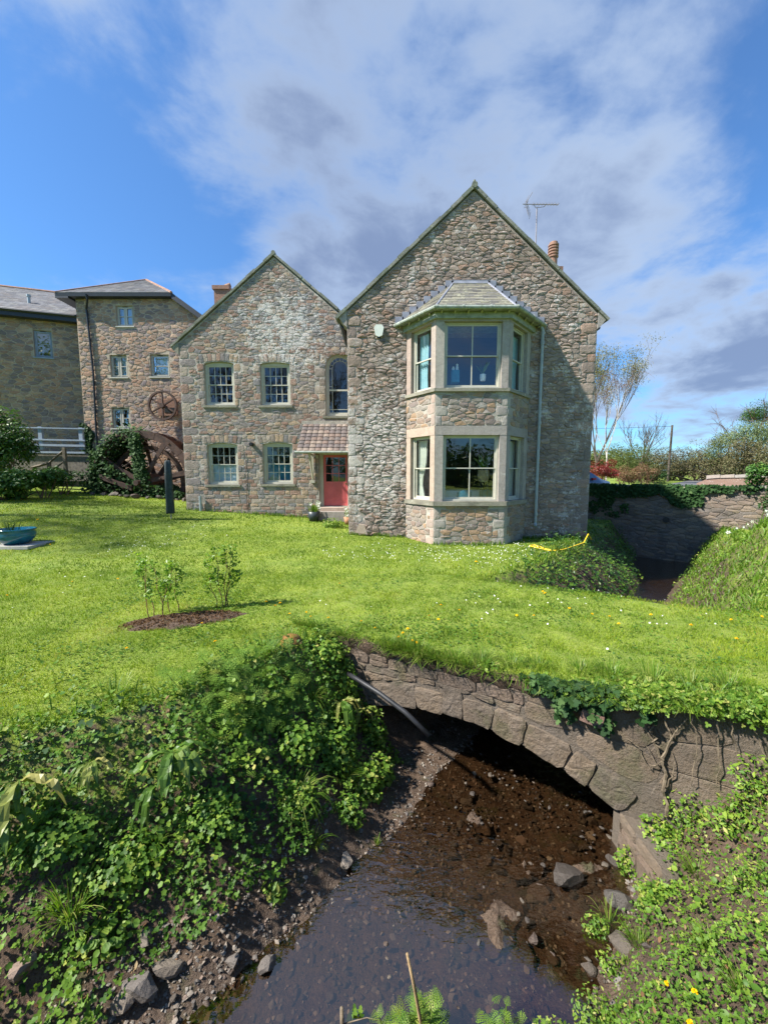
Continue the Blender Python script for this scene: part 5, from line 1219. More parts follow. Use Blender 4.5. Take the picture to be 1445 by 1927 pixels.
# wing on the left, turned a little
wrx, wlx = (-15.72, 21.55), (-18.9, 20.5); ud = np.array(wrx) - np.array(wlx); ud /= np.linalg.norm(ud); wfar = np.array(wrx) - ud * 13
FWg = Frame(tuple(wfar), wrx); wing = thing('mill_wing', 'long dark stone mill wing with slate roof at the far left edge', 'building', (float(wfar[0] + 6), float(wfar[1] + 5), 1.2))
we = Z(600, 21.5) ; wlen = FWg.len
def wa(px, py):      # along-wall coordinate of a pixel on the wing
    a_ = (px - 722.5) / FPX; b_ = (py - 963.5) / FPX; s_ = (wfar[0] * ud[1] - wfar[1] * ud[0]) / (a_ * ud[1] - (math.cos(PITCH) - b_ * math.sin(PITCH)) * ud[0])
    x_, y_ = a_ * s_, (math.cos(PITCH) - b_ * math.sin(PITCH)) * s_; return (x_ - wfar[0]) * ud[0] + (y_ - wfar[1]) * ud[1], EYE - s_ * (math.sin(PITCH) + b_ * math.cos(PITCH))
w_a0, w_z1 = wa(62, 620); w_a1, w_z0 = wa(101, 674)
wwall = wall(FWg, wing, rect(0, wlen, -.5, we), [rect(w_a0, w_a1, w_z0, w_z1)], M['mortar_mill'])
cells = trim(rubble(7.0, wlen, .2, we, .34, .155, .85, rgq, .1, .2), [(w_a0 - .02, w_a1 + .02, w_z0 - .03, w_z1 + .03)])
lay(FWg, cells, wwall, M['stone_wing'], rgq, 300, gap=.017, h=.02, rough=.014)
casement(FWg, wing, w_a0, w_a1, w_z0, w_z1, 1, 'rail')
hz = Vector((-ud[1], ud[0])); ridge_h = 2.75; rw = 4.4
def wp(a, back, z): q = wfar + ud * a + np.array([hz.x, hz.y]) * back; return (float(q[0]), float(q[1]), z)
P = [wp(-1, -.45, we - .02), wp(wlen + .6, -.45, we - .02), wp(wlen + .6, rw, we + ridge_h), wp(-1, rw, we + ridge_h)]
o = roof_slab('roof', M['slate'], wing, P, .1); slates(o, M['slate'], P, .36, .27, rgq, lift=.02)
P2 = [wp(wlen + .6, 2 * rw, we), wp(-1, 2 * rw, we), wp(-1, rw, we + ridge_h), wp(wlen + .6, rw, we + ridge_h)]; roof_slab('roof', M['slate'], wing, P2, .1)
mb = MB(); mb.tube([wp(-1, rw, we + ridge_h + .02), wp(wlen + .6, rw, we + ridge_h + .02)], .08, 6); mb.build('ridge_tiles', M['ridge_tile'], wing)
mb = MB(); FWg.box(mb, -1, wlen + .2, we - .28, we - .05, .02, .42); mb.tube([FWg.p(-1, we - .02, .48), FWg.p(wlen + .2, we - .02, .48)], .06, 6); mb.build('fascia', M['fascia'], wing)
mb = MB(); mb.hexa([wp(0, 8.4, -.5), wp(wlen, 8.4, -.5), wp(wlen, 8.8, -.5), wp(0, 8.8, -.5), wp(0, 8.4, we), wp(wlen, 8.4, we), wp(wlen, 8.8, we), wp(0, 8.8, we)]); mb.build('back_wall', M['stone_wing'], wing)
a_, z_ = wa(18, 555); mb = MB(); q = wp(a_ + .3, 1.2, we + .75); mb.tube([q, (q[0], q[1], q[2] + .55)], .07, 8); mb.tube([(q[0], q[1], q[2] + .5), (q[0], q[1], q[2] + .6)], .10, 8); mb.build('roof_vent', M['pipe_grey'], wing)

# ------------------------------------------------------------------ waterwheel and pulley
def ring(mb, c, r0, r1, y0, y1, n=48, t0=0, t1=2 * math.pi, r=.5):
    V = []; Fs = []
    for k in range(n + 1):
        t = t0 + (t1 - t0) * k / n
        for (rr, y) in ((r0, y0), (r1, y0), (r1, y1), (r0, y1)): V.append((c[0] + rr * math.cos(t), y, c[1] + rr * math.sin(t)))
    for k in range(n):
        for j in range(4): Fs.append((4 * k + j, 4 * k + (j + 1) % 4, 4 * k + 4 + (j + 1) % 4, 4 * k + 4 + j))
    mb.add(V, Fs, r)
YW = 18.7; wc = at(268, 908, YW); wr = (Z(810, YW) - wc[1])
wheel = thing('waterwheel', 'large rusty iron waterwheel half sunk behind the lawn and overgrown with ivy', 'waterwheel', (wc[0], YW + .6, wc[1] - wr))
for y in (YW, YW + 1.15):
    for k in range(10): mb = MB(); ring(mb, wc, wr - .33, wr, y, y + .05, 6, 2 * math.pi * k / 10 + .004, 2 * math.pi * (k + 1) / 10 - .004); mb.build('rim_plate', M['rust'], wheel)
    for k in range(10): t = 2 * math.pi * (k + .5) / 10; mb = MB(); mb.tube([(wc[0] + (wr - .16) * math.cos(t), y - .03, wc[1] + (wr - .16) * math.sin(t)), (wc[0] + (wr - .16) * math.cos(t), y, wc[1] + (wr - .16) * math.sin(t))], .05, 8); mb.build('bolt', M['rust'], wheel)
    for k in range(8):
        t = 2 * math.pi * k / 8 + .22; mb = MB(); P = [];
        for s_, w_ in ((.35, .12), (1.2, .07), (wr - .3, .12)):
            x, z = wc[0] + s_ * math.cos(t), wc[1] + s_ * math.sin(t); P.append((x, z, w_))
        for (x, z, w_), (x2, z2, w2) in zip(P, P[1:]):
            n_ = (-math.sin(t), math.cos(t)); mb.hexa([(x - n_[0] * w_, y - .03 + .06, z - n_[1] * w_), (x + n_[0] * w_, y + .03, z + n_[1] * w_), (x2 + n_[0] * w2, y + .03, z2 + n_[1] * w2), (x2 - n_[0] * w2, y + .03, z2 - n_[1] * w2), (x - n_[0] * w_, y - .03, z - n_[1] * w_), (x + n_[0] * w_, y - .03, z + n_[1] * w_), (x2 + n_[0] * w2, y - .03, z2 + n_[1] * w2), (x2 - n_[0] * w2, y - .03, z2 - n_[1] * w2)])
        mb.build('spoke', M['rust'], wheel)
mb = MB(); ring(mb, wc, 1.55, 1.75, YW + .5, YW + .62); mb.build('inner_ring', M['rust'], wheel)
mb = MB(); ring(mb, wc, .12, .42, YW - .1, YW + 1.3, 20); mb.tube([(wc[0], YW - .5, wc[1]), (wc[0], YT, wc[1])], .12, 10); mb.build('hub', M['rust'], wheel)
for k in range(36):
    t = 2 * math.pi * k / 36; t2 = t + .10; mb = MB(); c_, s_ = math.cos(t), math.sin(t)
    if k % 9 in (3, 4): continue
    A = (wc[0] + (wr - .31) * c_, wc[1] + (wr - .31) * s_); B = (wc[0] + (wr - .03) * math.cos(t2), wc[1] + (wr - .03) * math.sin(t2))
    mb.hexa([(A[0], YW + .06, A[1]), (B[0], YW + .06, B[1]), (B[0] + .02, YW + .06, B[1] + .02), (A[0] + .02, YW + .06, A[1] + .02), (A[0], YW + 1.14, A[1]), (B[0], YW + 1.14, B[1]), (B[0] + .02, YW + 1.14, B[1] + .02), (A[0] + .02, YW + 1.14, A[1] + .02)]); mb.build('bucket_blade', M['rust'], wheel)
for (p, q) in (((232, 878), (330, 830)), ((285, 835), (325, 905)), ((258, 900), (300, 860)), ((300, 902), (340, 868))):
    mb = MB(); a_ = at(*p, YW - .1); b_ = at(*q, YW + .9); mb.tube([(a_[0], YW - .1, a_[1]), (b_[0], YW + .9, b_[1])], .022, 5); mb.build('tie_rod', M['rust'], wheel)
mb = MB(); a_ = at(190, 893, YW - .3); b_ = at(250, 915, YW - .3); mb.hexa([(a_[0], YW - .4, a_[1] - .2), (b_[0], YW - .4, b_[1] - .2), (b_[0], YW - .2, b_[1] - .2), (a_[0], YW - .2, a_[1] - .2), (a_[0], YW - .4, a_[1]), (b_[0], YW - .4, b_[1]), (b_[0], YW - .2, b_[1]), (a_[0], YW - .2, a_[1])]); mb.build('bearing_beam', M['rust'], wheel)
pc = at(306, 763, YT - .45); pr_ = at(306, 735, YT - .45)[1] - pc[1]
pul = thing('pulley_wheel', 'small rusty six spoked pulley wheel mounted high on the mill wall', 'pulley wheel', (pc[0], YT - .4, pc[1] - pr_))
mb = MB(); ring(mb, pc, pr_ - .09, pr_, YT - .48, YT - .36, 40); mb.build('rim', M['rust'], pul)
for k in range(6): t = math.pi * k / 3 + .52; mb = MB(); mb.tube([(pc[0] + .1 * math.cos(t), YT - .42, pc[1] + .1 * math.sin(t)), (pc[0] + (pr_ - .05) * math.cos(t), YT - .42, pc[1] + (pr_ - .05) * math.sin(t))], [.06, .04], 5); mb.build('spoke', M['rust'], pul)
mb = MB(); mb.tube([(pc[0], YT - .55, pc[1]), (pc[0], YT - .31, pc[1])], .12, 12); mb.tube([(pc[0], YT - .32, pc[1]), (pc[0], YT - .05, pc[1])], .05, 8); mb.build('hub', M['rust'], pul)
mb = MB(); FT.box(mb, pc[0] - .45, pc[0] + .55, pc[1] - .45, pc[1] + .35, .04, .08); mb.build('back_plate', M['brick'], pul); mb = MB(); FT.box(mb, pc[0] - .1, pc[0] + .4, pc[1] - .3, pc[1] - .05, .081, .1); mb.build('dark_slot', M['black'], pul)

# deck rail, board fence below, wooden handrail
YR = 19.4
rail = thing('deck_railing', 'pale blue grey painted railing in front of the dark mill wing', 'railing', (X(110, 840, YR), YR, Z(850, YR)))
for px in (78, 154): x = X(px, 820, YR); mb = MB(); mb.box(x - .09, x + .09, YR - .06, YR + .06, Z(846, YR), Z(803 if px == 78 else 805, YR)); mb.build('post', M['rail'], rail)
for (q0, q1, hh) in ((804, 807, .025), (826, 829, .035), (836, 839, .05), (850, 852, .045)):
    mb = MB(); a_ = at(20, q0, YR - .08); b_ = at(161, q1, YR - .08); mb.hexa([(a_[0], YR - .12, a_[1] - hh), (b_[0], YR - .12, b_[1] - hh), (b_[0], YR - .065, b_[1] - hh), (a_[0], YR - .065, a_[1] - hh), (a_[0], YR - .12, a_[1] + hh), (b_[0], YR - .12, b_[1] + hh), (b_[0], YR - .065, b_[1] + hh), (a_[0], YR - .065, a_[1] + hh)]); mb.build('rail', M['rail'], rail)
bf = thing('board_fence', 'grey vertical board screen under the blue grey railing', 'fence', (X(110, 870, YR), YR, Z(890, YR)))
x = X(10, 870, YR); xe = X(163, 870, YR)
while x < xe: mb = MB(); mb.box(x, x + .145, YR, YR + .025 + rgq.uniform(0, .01), Z(905, YR), Z(853, YR), rgq.random()); mb.build('board', M['boards'], bf); x += .15
hr = thing('wooden_handrail', 'weathered wooden handrail sloping down by the board screen', 'handrail', (X(110, 890, 18.4), 18.4, Z(905, 18.4)))
for (p, q, w_) in (((60, 880), (92, 872), .06), ((92, 872), (124, 845), .05), ((96, 888), (124, 866), .04), ((110, 905), (124, 893), .04)):
    mb = MB(); a_ = at(*p, 18.4); b_ = at(*q, 18.4); mb.tube([(a_[0], 18.4, a_[1]), (b_[0], 18.4, b_[1])], w_, 4); mb.build('rail', M['wood_dark'], hr)
for (px, q0, q1) in ((93, 870, 915), (124, 842, 912), (62, 878, 915)): mb = MB(); x = X(px, 880, 18.4); mb.box(x - .06, x + .06, 18.35, 18.47, Z(q1, 18.4), Z(q0, 18.4)); mb.build('post', M['wood_dark'], hr)

# ------------------------------------------------------------------ garden things
# covered rotary line
lx, ly = on_z(322, 983, .43); lz = float(surface(lx, ly)); cov = thing('covered_clothes_line', 'folded clothes line in a dark grey cover standing on the lawn', 'clothes line', (lx, ly, lz))
top = Z(866, ly); bot = Z(966, ly); V = []; Fs = []; n = 22
for j, (t, rr) in enumerate(((0, .135), (.02, .14), (.3, .13), (.7, .12), (.97, .105), (1, .06))):
    for k in range(n): a_ = 2 * math.pi * k / n; r2 = rr * (1 + .16 * math.cos(a_ * 4 + 1)+ .05 * math.sin(a_ * 9 + j)); V.append((lx + r2 * math.cos(a_) - .06 * (1 - t) * 0, ly + r2 * math.sin(a_), bot + (top - bot) * t))
for j in range(5):
    for k in range(n): Fs.append((j * n + k, j * n + (k + 1) % n, (j + 1) * n + (k + 1) % n, (j + 1) * n + k))
Fs += [tuple(range(n))[::-1], tuple(5 * n + k for k in range(n))]
mb = MB(); mb.add(V, Fs); mb.build('cover', M['cover'], cov, smooth=True); mb = MB(); mb.tube([(lx + .02, ly, lz - .1), (lx + .02, ly, bot + .05)], .022, 8); mb.build('pole', M['alu'], cov)
# turquoise pot on a slab
bpx, bpy_ = on_z(33, 1027, .26); bz0 = float(surface(bpx, bpy_)); rr = .42
mb = MB(); mb.box(bpx - .42, bpx + .62, bpy_ - .40, bpy_ + .45, bz0 - .04, bz0 + .035); tag(mb.build('paving_slab', M['slab']), 'pale concrete slab set in the lawn under the turquoise pot', 'slab')
bp = thing('glazed_pot', 'wide turquoise glazed pot on a slab at the left edge of the lawn', 'plant pot', (bpx, bpy_, bz0 + .035))
prof = [(.01, 0), (.22, 0), (.30, .06), (.385, .17), (.40, .26), (.375, .33), (.385, .345), (.41, .36), (.41, .385), (.375, .385), (.36, .33), (.02, .31)]
mb = MB(); mb.lathe(prof, (bpx, bpy_, bz0 + .035), 40); mb.build('bowl', M['pot_blue'], bp, smooth=True)
mb = MB()
for k in range(34): a_ = rgq.uniform(0, 6.28); r0 = rgq.uniform(0, .22); L_ = rgq.uniform(.18, .42); b0 = Vector((bpx - .12 + r0 * math.cos(a_) * .6, bpy_ + r0 * math.sin(a_), bz0 + .34)); mb.tube([b0, b0 + Vector((.05 * math.cos(a_), .05 * math.sin(a_), L_ * .6)), b0 + Vector((.16 * math.cos(a_), .16 * math.sin(a_), L_ * rgq.uniform(.6, 1)))], [.005, .004, .001], 3, r=rgq.random())
mb.build('sedge_leaves', M['fern'], bp)
# yellow hose
hp = [(1112, 1018, .10), (1106, 1012, .3), (1098, 1022, .06), (1060, 1034, .03), (1036, 1037, .03), (1010, 1031, .03), (996, 1028, .03), (1004, 1026, .03), (1028, 1034, .04), (1048, 1037, .03)]
mb = MB(); P = []
for px, py, zz1 in hp: x, y = on_z(px, py, zz1 * .6 + .02); P.append((x, min(y, 12.4), float(surface(x, min(y, 12.4))) + zz1 + .015))
mb.tube(P, .018, 6); tag(mb.build('garden_hose', M['hose'], smooth=True), 'yellow garden hose lying in the grass by the right corner of the house', 'hose')
# stone slab leaning by the corner
x, z = at(678, 1000, 12.4); mb = MB(); P = [(x - .16, z - .06), (x + .22, z - .1), (x + .12, z + .20), (x - .06, z + .22)]; FX = Frame((0, 12.45), (1, 12.38)); FX.prism(mb, P, -.07, 0); tag(mb.build('leaning_stone', M['dressed_pink']), 'flat pinkish stone leaning at the foot of the house corner', 'stone')
# dark planter by the door and terracotta pot
for (px, py, Y, mat, lab, nm, r_, h_) in ((591, 978, 14.7, 'pot_dark', 'dark planter with white daffodils left of the red door', 'flower_planter', .24, .36), (655, 968, 14.5, 'terracotta', 'terracotta pot of white flowers right of the red door', 'flower_pot', .16, .28)):
    x, z = at(px, py, Y); z = float(surface(x, Y)); t = thing(nm, lab, 'planter', (x, Y, z)); mb = MB(); mb.lathe([(.01, 0), (r_ * .72, 0), (r_, h_), (r_ * .93, h_), (r_ * .88, h_ * .9), (.01, h_ * .88)], (x, Y, z), 22); mb.build('pot', M[mat], t, smooth=True)
    lf = MB(); rg = np.random.default_rng(int(px))
    for k in range(70 if r_ > .2 else 45):
        a_ = rg.uniform(0, 6.28); L_ = rg.uniform(.2, .42); r0 = rg.uniform(0, r_ * .8); o_ = rg.uniform(.1, .9) * (1 if r_ > .2 else .8); b0 = Vector((x + r0 * math.cos(a_), Y + r0 * math.sin(a_), z + h_ * .88)); w = Vector((-math.sin(a_), math.cos(a_), 0)) * .014; m1 = b0 + Vector((math.cos(a_) * L_ * .3 * o_, math.sin(a_) * L_ * .3 * o_, L_ * .7)); m2 = b0 + Vector((math.cos(a_) * L_ * .9 * o_, math.sin(a_) * L_ * .9 * o_, L_ * (.9 - .3 * o_)))
        lf.add([b0 - w, b0 + w, m1 + w, m1 - w, m2], [(0, 1, 2, 3), (3, 2, 4)], rg.random())
    lf.build('leaves', M['herb_light'], t)
    for k in range(7):
        a_ = rg.uniform(0, 6.28); q = Vector((x + rg.uniform(-.25, .25), Y - rg.uniform(.0, .25), z + h_ + rg.uniform(.02, .4))); fl = MB()
        for p_ in range(6): b_ = p_ * 1.047; fl.add([q, q + Vector((.05 * math.cos(b_ - .4), -.02, .05 * math.sin(b_ - .4))), q + Vector((.075 * math.cos(b_), -.03, .075 * math.sin(b_))), q + Vector((.05 * math.cos(b_ + .4), -.02, .05 * math.sin(b_ + .4)))], [(0, 1, 2, 3)])
        fl.build('flower', M['petal'], t)
# utility pole and wire
px_, pz_ = at(1256, 900, 45); pole = thing('utility_pole', 'thin wooden utility pole rising above the far hedge', 'pole', (px_, 45, .9)); mb = MB(); mb.tube([(px_, 45, .5), (px_ + .08, 45, Z(800, 45))], [.13, .10], 8); mb.build('post', M['bark'], pole)
mb = MB(); q0 = Vector((px_ + .08, 45, Z(802, 45))); q1 = Vector((8, 62, Z(795, 62))); mb.tube([q0.lerp(q1, k / 10) - Vector((0, 0, .6 * math.sin(math.pi * k / 10))) for k in range(11)], .018, 4); mb.build('wire', M['rubber'], pole)
# ------------------------------------------------------------------ plants: tools
def unit(v): return v / np.maximum(np.linalg.norm(v, axis=-1, keepdims=True), 1e-9)
def scatter_arr(T, pos, nrm, yaw, scale):
    N = len(pos); n = unit(nrm); a = np.where(np.abs(n[:, 2:3]) < .9, np.array([[0, 0, 1.0]]), np.array([[1.0, 0, 0]])); u = unit(np.cross(a, n)); w = np.cross(n, u)
    c, s = np.cos(yaw)[:, None], np.sin(yaw)[:, None]; x = u * c + w * s; y = -u * s + w * c
    sc = np.asarray(scale)[:, None, None] if np.ndim(scale) == 1 else scale
    return (T[None, :, 0:1] * x[:, None, :] + T[None, :, 1:2] * y[:, None, :] + T[None, :, 2:3] * n[:, None, :]) * sc + pos[:, None, :]
class Leaves:
    def __init__(s): s.V = []; s.F = []; s.R = []; s.n = 0
    def add(s, tmpl, pos, nrm, yaw, scale, rnd):
        if len(pos) == 0: return s
        T, TF = tmpl; V = scatter_arr(T, pos, nrm, yaw, scale); k = len(T); N = len(pos)
        F = (TF[None] + (np.arange(N) * k)[:, None, None] + s.n).reshape(-1, 3); s.V.append(V.reshape(-1, 3)); s.F.append(F); s.R.append(np.repeat(rnd, k)); s.n += N * k; return s
    def raw(s, V, F, R): s.V.append(V); s.F.append(F + s.n); s.R.append(R); s.n += len(V); return s
    def blades(s, pos, h, w, rnd, rg, lean=.5, seg=2, up=None):
        N = len(pos)
        if N == 0: return s
        az = rg.uniform(0, 2 * np.pi, N); d = np.stack([np.cos(az), np.sin(az), np.zeros(N)], -1); t = np.stack([-d[:, 1], d[:, 0], d[:, 2]], -1); rot = rg.uniform(0, np.pi, N)
        t = unit(t * np.cos(rot)[:, None] + d * np.sin(rot)[:, None]); ln = (rg.uniform(.2, 1, N) * lean * h)[:, None]; H = np.stack([0 * h, 0 * h, h], -1); wv = t * w[:, None]
        if up is not None: H = up * h[:, None]
        if seg == 1: V = np.stack([pos - wv, pos + wv, pos + H + d * ln], 1); F = np.array([[0, 1, 2]])
        else:
            m = pos + H * .6 + d * ln * .35; V = np.stack([pos - wv, pos + wv, m - wv * .8, m + wv * .8, pos + H * .95 + d * ln * 1.1], 1); F = np.array([[0, 1, 3], [0, 3, 2], [2, 3, 4]])
        k = V.shape[1]; s.raw(V.reshape(-1, 3), (F[None] + (np.arange(N) * k)[:, None, None]).reshape(-1, 3), np.repeat(rnd, k)); return s
    def build(s, name, mat, parent=None, origin=None, smooth=False):
        V = np.concatenate(s.V); F = np.concatenate(s.F); Rr = np.concatenate(s.R)
        if parent is not None: o = np.array(wloc(parent))
        elif origin is None: o = np.array([(V[:, 0].min() + V[:, 0].max()) / 2, (V[:, 1].min() + V[:, 1].max()) / 2, V[:, 2].min()])
        else: o = np.array(origin)
        me = mesh_np(name, V - o, F, Rr, smooth); return link(name, me, mat, parent, None if parent is not None else tuple(o))
def fan(pts, cup=.0, stalk=True):
    T = [(0, 0, 0)] + [(x, y, cup * (x * x + y * y)) for x, y in pts]; n = len(pts); return np.array(T, float), np.array([(0, 1 + i, 1 + (i + 1) % n) for i in range(n)])
def lobed(k, deep, n=None, rot=0): n = n or k * 4; return [( (1 - deep + deep * abs(math.cos(k * t / 2))) * math.cos(t + rot), (1 - deep + deep * abs(math.cos(k * t / 2))) * math.sin(t + rot)) for t in [2 * math.pi * i / n for i in range(n)]]
T_TRI = fan([(x * .5, y * .5) for x, y in lobed(3, .62, 12)], .35)
T_BUT = fan([(x * .5, y * .5) for x, y in lobed(5, .42, 15)], .4)
T_ROUND = fan([(.5 * math.cos(t), .5 * math.sin(t)) for t in [2 * math.pi * i / 7 for i in range(7)]], .5)
T_IVY = fan([(.0, -.38), (.34, -.42), (.52, -.08), (.26, .06), (.30, .32), (.0, .62), (-.30, .32), (-.26, .06), (-.52, -.08), (-.34, -.42)], .18)
T_OVAL = (np.array([(0, -.5, 0), (.2, -.22, .06), (.24, .1, .07), (0, .55, -.03), (-.24, .1, .07), (-.2, -.22, .06), (0, 0, 0)], float), np.array([(6, 0, 1), (6, 1, 2), (6, 2, 3), (6, 3, 4), (6, 4, 5), (6, 5, 0)]))
T_OVAL2 = (np.array([(0, -.5, 0), (.22, 0, .07), (0, .55, -.03), (-.22, 0, .07)], float), np.array([(0, 1, 2), (0, 2, 3)]))
def frond_tmpl(n=9, sub=5):
    """feathery cow parsley leaf: stalk along +y with side leaflets"""
    V = []; F = []
    def leaf(p, d, L, w):
        i = len(V); q = np.array([-d[1], d[0], 0]); V.extend([p, p + d * L * .5 + q * w, p + d * L, p + d * L * .5 - q * w]); F.extend([(i, i + 1, i + 2), (i, i + 2, i + 3)])
    for j in range(n):
        t = j / n; p = np.array([0, t, .22 * t - .35 * t * t]); L = .42 * (1 - t) ** .8 + .05
        for s in (-1, 1):
            d = unit(np.array([s * 1.0, .55, 0]))
            for k in range(sub):
                tt = (k + .5) / sub; q = p + d * L * tt + np.array([0, 0, -.08 * tt])
                for s2 in (-1, 1): d2 = unit(np.array([d[0] * .5 - s2 * d[1] * .8, d[1] * .5 + s2 * d[0] * .8, 0])); leaf(q, d2, L * .36 * (1.1 - tt), L * .1)
            leaf(p + d * L * .9, d, L * .22, L * .07)
    i = len(V); V.extend([np.array([-.008, -.35, -.15]), np.array([.008, -.35, -.15]), np.array([0, 1.0, -.12])]); F.append((i, i + 1, i + 2))
    return np.array(V, float), np.array(F)
T_FROND = frond_tmpl(7, 3)
def pick(px, py, lift=0.0, deck=False):
    """where the line of sight through a photo pixel first meets the ground"""
    a = (px - 722.5) / FPX; b = (py - 963.5) / FPX; d = np.array([a, math.cos(PITCH) - b * math.sin(PITCH), -(math.sin(PITCH) + b * math.cos(PITCH))])
    s = np.linspace(.5, 60, 6000); P = d[None] * s[:, None] + np.array([0, 0, EYE]); g = (top_z if deck else ground_z)(P[:, 0], P[:, 1]) + lift; i = np.argmax(P[:, 2] < g); p = P[i]; return np.array([p[0], p[1], float((top_z if deck else ground_z)(p[0], p[1]))])
def gnormal(x, y, e=.04):
    zx = (ground_z(x + e, y) - ground_z(x - e, y)) / (2 * e); zy = (ground_z(x, y + e) - ground_z(x, y - e)) / (2 * e); return unit(np.stack([-zx, -zy, np.ones_like(zx)], -1))
def wface(x, y): return (x - P0[0]) * .494 + (y - P0[1]) * .869      # >0 behind the bridge face
def over_bridge(x, y):
    a = (x - FB.o[0]) * FB.u[0] + (y - FB.o[1]) * FB.u[1]; d = (x - FB.o[0]) * FB.n[0] + (y - FB.o[1]) * FB.n[1]; return (a > -.75) & (a < AMAX + .6) & (d < .03) & (d > -3.6)
def top_z(x, y): return np.where(over_bridge(x, y), surface(x, y) + .01, ground_z(x, y))
def in_house(x, y): return ((x > xl - .02) & (x < xr + .02) & (y > YM)) | ((x > lx0 - .02) & (x < lx1 + .1) & (y > YL)) | ((y > 11.6) & (y < YM) & (x > 1.46 - (y - 11.6) * .69) & (x < 3.52 + (y - 11.6) * .89))
rv = np.random.default_rng(2024)

# ------------------------------------------------------------------ lawn
mulx, muly = on_z(345, 1168, 0.0); MR = (.78, .30)
def mulch_d(x, y): dx_, dy_ = x - mulx, y - muly; c, s = math.cos(.28), math.sin(.28); return np.hypot((dx_ * c + dy_ * s) / MR[0], (-dx_ * s + dy_ * c) / MR[1])
gr = Leaves()
def lawn_zone(x0, x1, y0, y1, dens, h0, h1, w, seg=1, slack=0.0):
    n = int((x1 - x0) * (y1 - y0) * dens); x = rv.uniform(x0, x1, n); y = rv.uniform(y0, y1, n)
    vis = (np.abs(x) < y * .99 + .5); d, bw, p, q, side = chan(x, y); u = d / bw
    ok = vis & ((u > .98) | over_bridge(x, y)) & ~in_house(x, y) & (mulch_d(x, y) > 1.0 + .12 * np.sin(np.arctan2(y - muly, x - mulx) * 7)) & (behind_wall(x, y) < -.1)
    cl = fbm(x, y, .9, 40, 3); ok &= rv.random(n) < np.clip(.75 + cl * .6 + .2, .25, 1)
    x, y, cl = x[ok], y[ok], cl[ok]; m = len(x); tuft = np.clip(fbm(x, y, 4.5, 50, 2) * 1.2 + .1, -.3, 1)
    h = rv.uniform(h0, h1, m) * (1 + .55 * tuft + .25 * cl); tone = np.clip(.47 + .38 * fbm(x, y, 1.3, 60, 3) + .40 * fbm(x, y, .35, 61, 2) + .2 * fbm(x, y, 5, 62, 2) + rv.normal(0, .15, m), 0, 1)
    gr.blades(np.stack([x, y, top_z(x, y) - .004], -1), h, w * rv.uniform(.6, 1.3, m), tone, rv, 1.0, seg)
lawn_zone(-5.5, 6.5, 2.4, 5.2, 4600, .022, .05, .0032)
lawn_zone(-8.8, 7.5, 5.2, 8.2, 2300, .024, .05, .0045)
lawn_zone(-12, 9.5, 8.2, 12.7, 800, .028, .052, .008)
lawn_zone(-17, 8, 12.7, 19.2, 260, .03, .06, .015)
tag(gr.build('lawn_grass', M['grass'], None, (0, 0, 0)), kind='stuff')
# ragged longer grass: bridge edge, bank edges, foot of the walls
lg = Leaves()
n = 15000; a = rv.uniform(-.7, AMAX + .4, n); dd_ = -np.abs(rv.normal(0, .08, n)) + .075; x = FB.o[0] + FB.u[0] * a + FB.n[0] * dd_; y = FB.o[1] + FB.u[1] * a + FB.n[1] * dd_
keep = rv.random(n) < np.clip(.5 + fbm(a, a * 0, 1.9, 3) * 1.1, .12, 1); x, y, a = x[keep], y[keep], a[keep]; upv = unit(np.stack([FB.n[0] * rv.uniform(.1, 1.0, len(x)), FB.n[1] * rv.uniform(.1, 1.0, len(x)), rv.uniform(-.25, 1, len(x))], -1))
lg.blades(np.stack([x, y, surface(x, y) - .01], -1), rv.uniform(.06, .20, len(x)), np.full(len(x), .0035), np.clip(rv.normal(.55, .25, len(x)), 0, 1), rv, .8, 2, upv)
n = 60000; x = rv.uniform(-5, 13, n); y = rv.uniform(1.5, 15, n); d, bw, p, q, side = chan(x, y); u = d / bw; near = np.exp(-((u - 1.02) / .16) ** 2); far_up = (wface(x, y) > 3.6) & (side < 0) & (u > .12) & (u < 1.6)
ok = ((rv.random(n) < near * .9) | (far_up & (rv.random(n) < .9))) & ~over_bridge(x, y) & (behind_wall(x, y) < -.2) & ~in_house(x, y) & (np.abs(x) < y * 1.05 + .6)
x, y = x[ok], y[ok]; tone = np.clip(.5 + .3 * fbm(x, y, 1.1, 64, 3) + rv.normal(0, .2, len(x)), 0, 1); dist = np.hypot(x, y)
lg.blades(np.stack([x, y, ground_z(x, y) - .01], -1), rv.uniform(.07, .2, len(x)), .0026 + .00075 * dist, tone, rv, .9, 2)
for (x0, x1, yy) in ((xl, 1.0, YM), (4.4, xr + .1, YM), (1.4, 3.6, 11.6), (lx0, -3.0, YL)):
    n = int((x1 - x0) * 170); x = rv.uniform(x0, x1, n); y = yy - np.abs(rv.normal(0, .09, n)) - .02; ok = rv.random(n) < .3 + .7 * (fbm(x, y, 2.2, 9) > 0); x, y = x[ok], y[ok]
    lg.blades(np.stack([x, y, surface(x, y)], -1), rv.uniform(.06, .17, len(x)), np.full(len(x), .009), rv.random(len(x)) * .8, rv, .7, 2)
tag(lg.build('long_grass', M['grass_long'], None, (0, 0, 0)), kind='stuff')
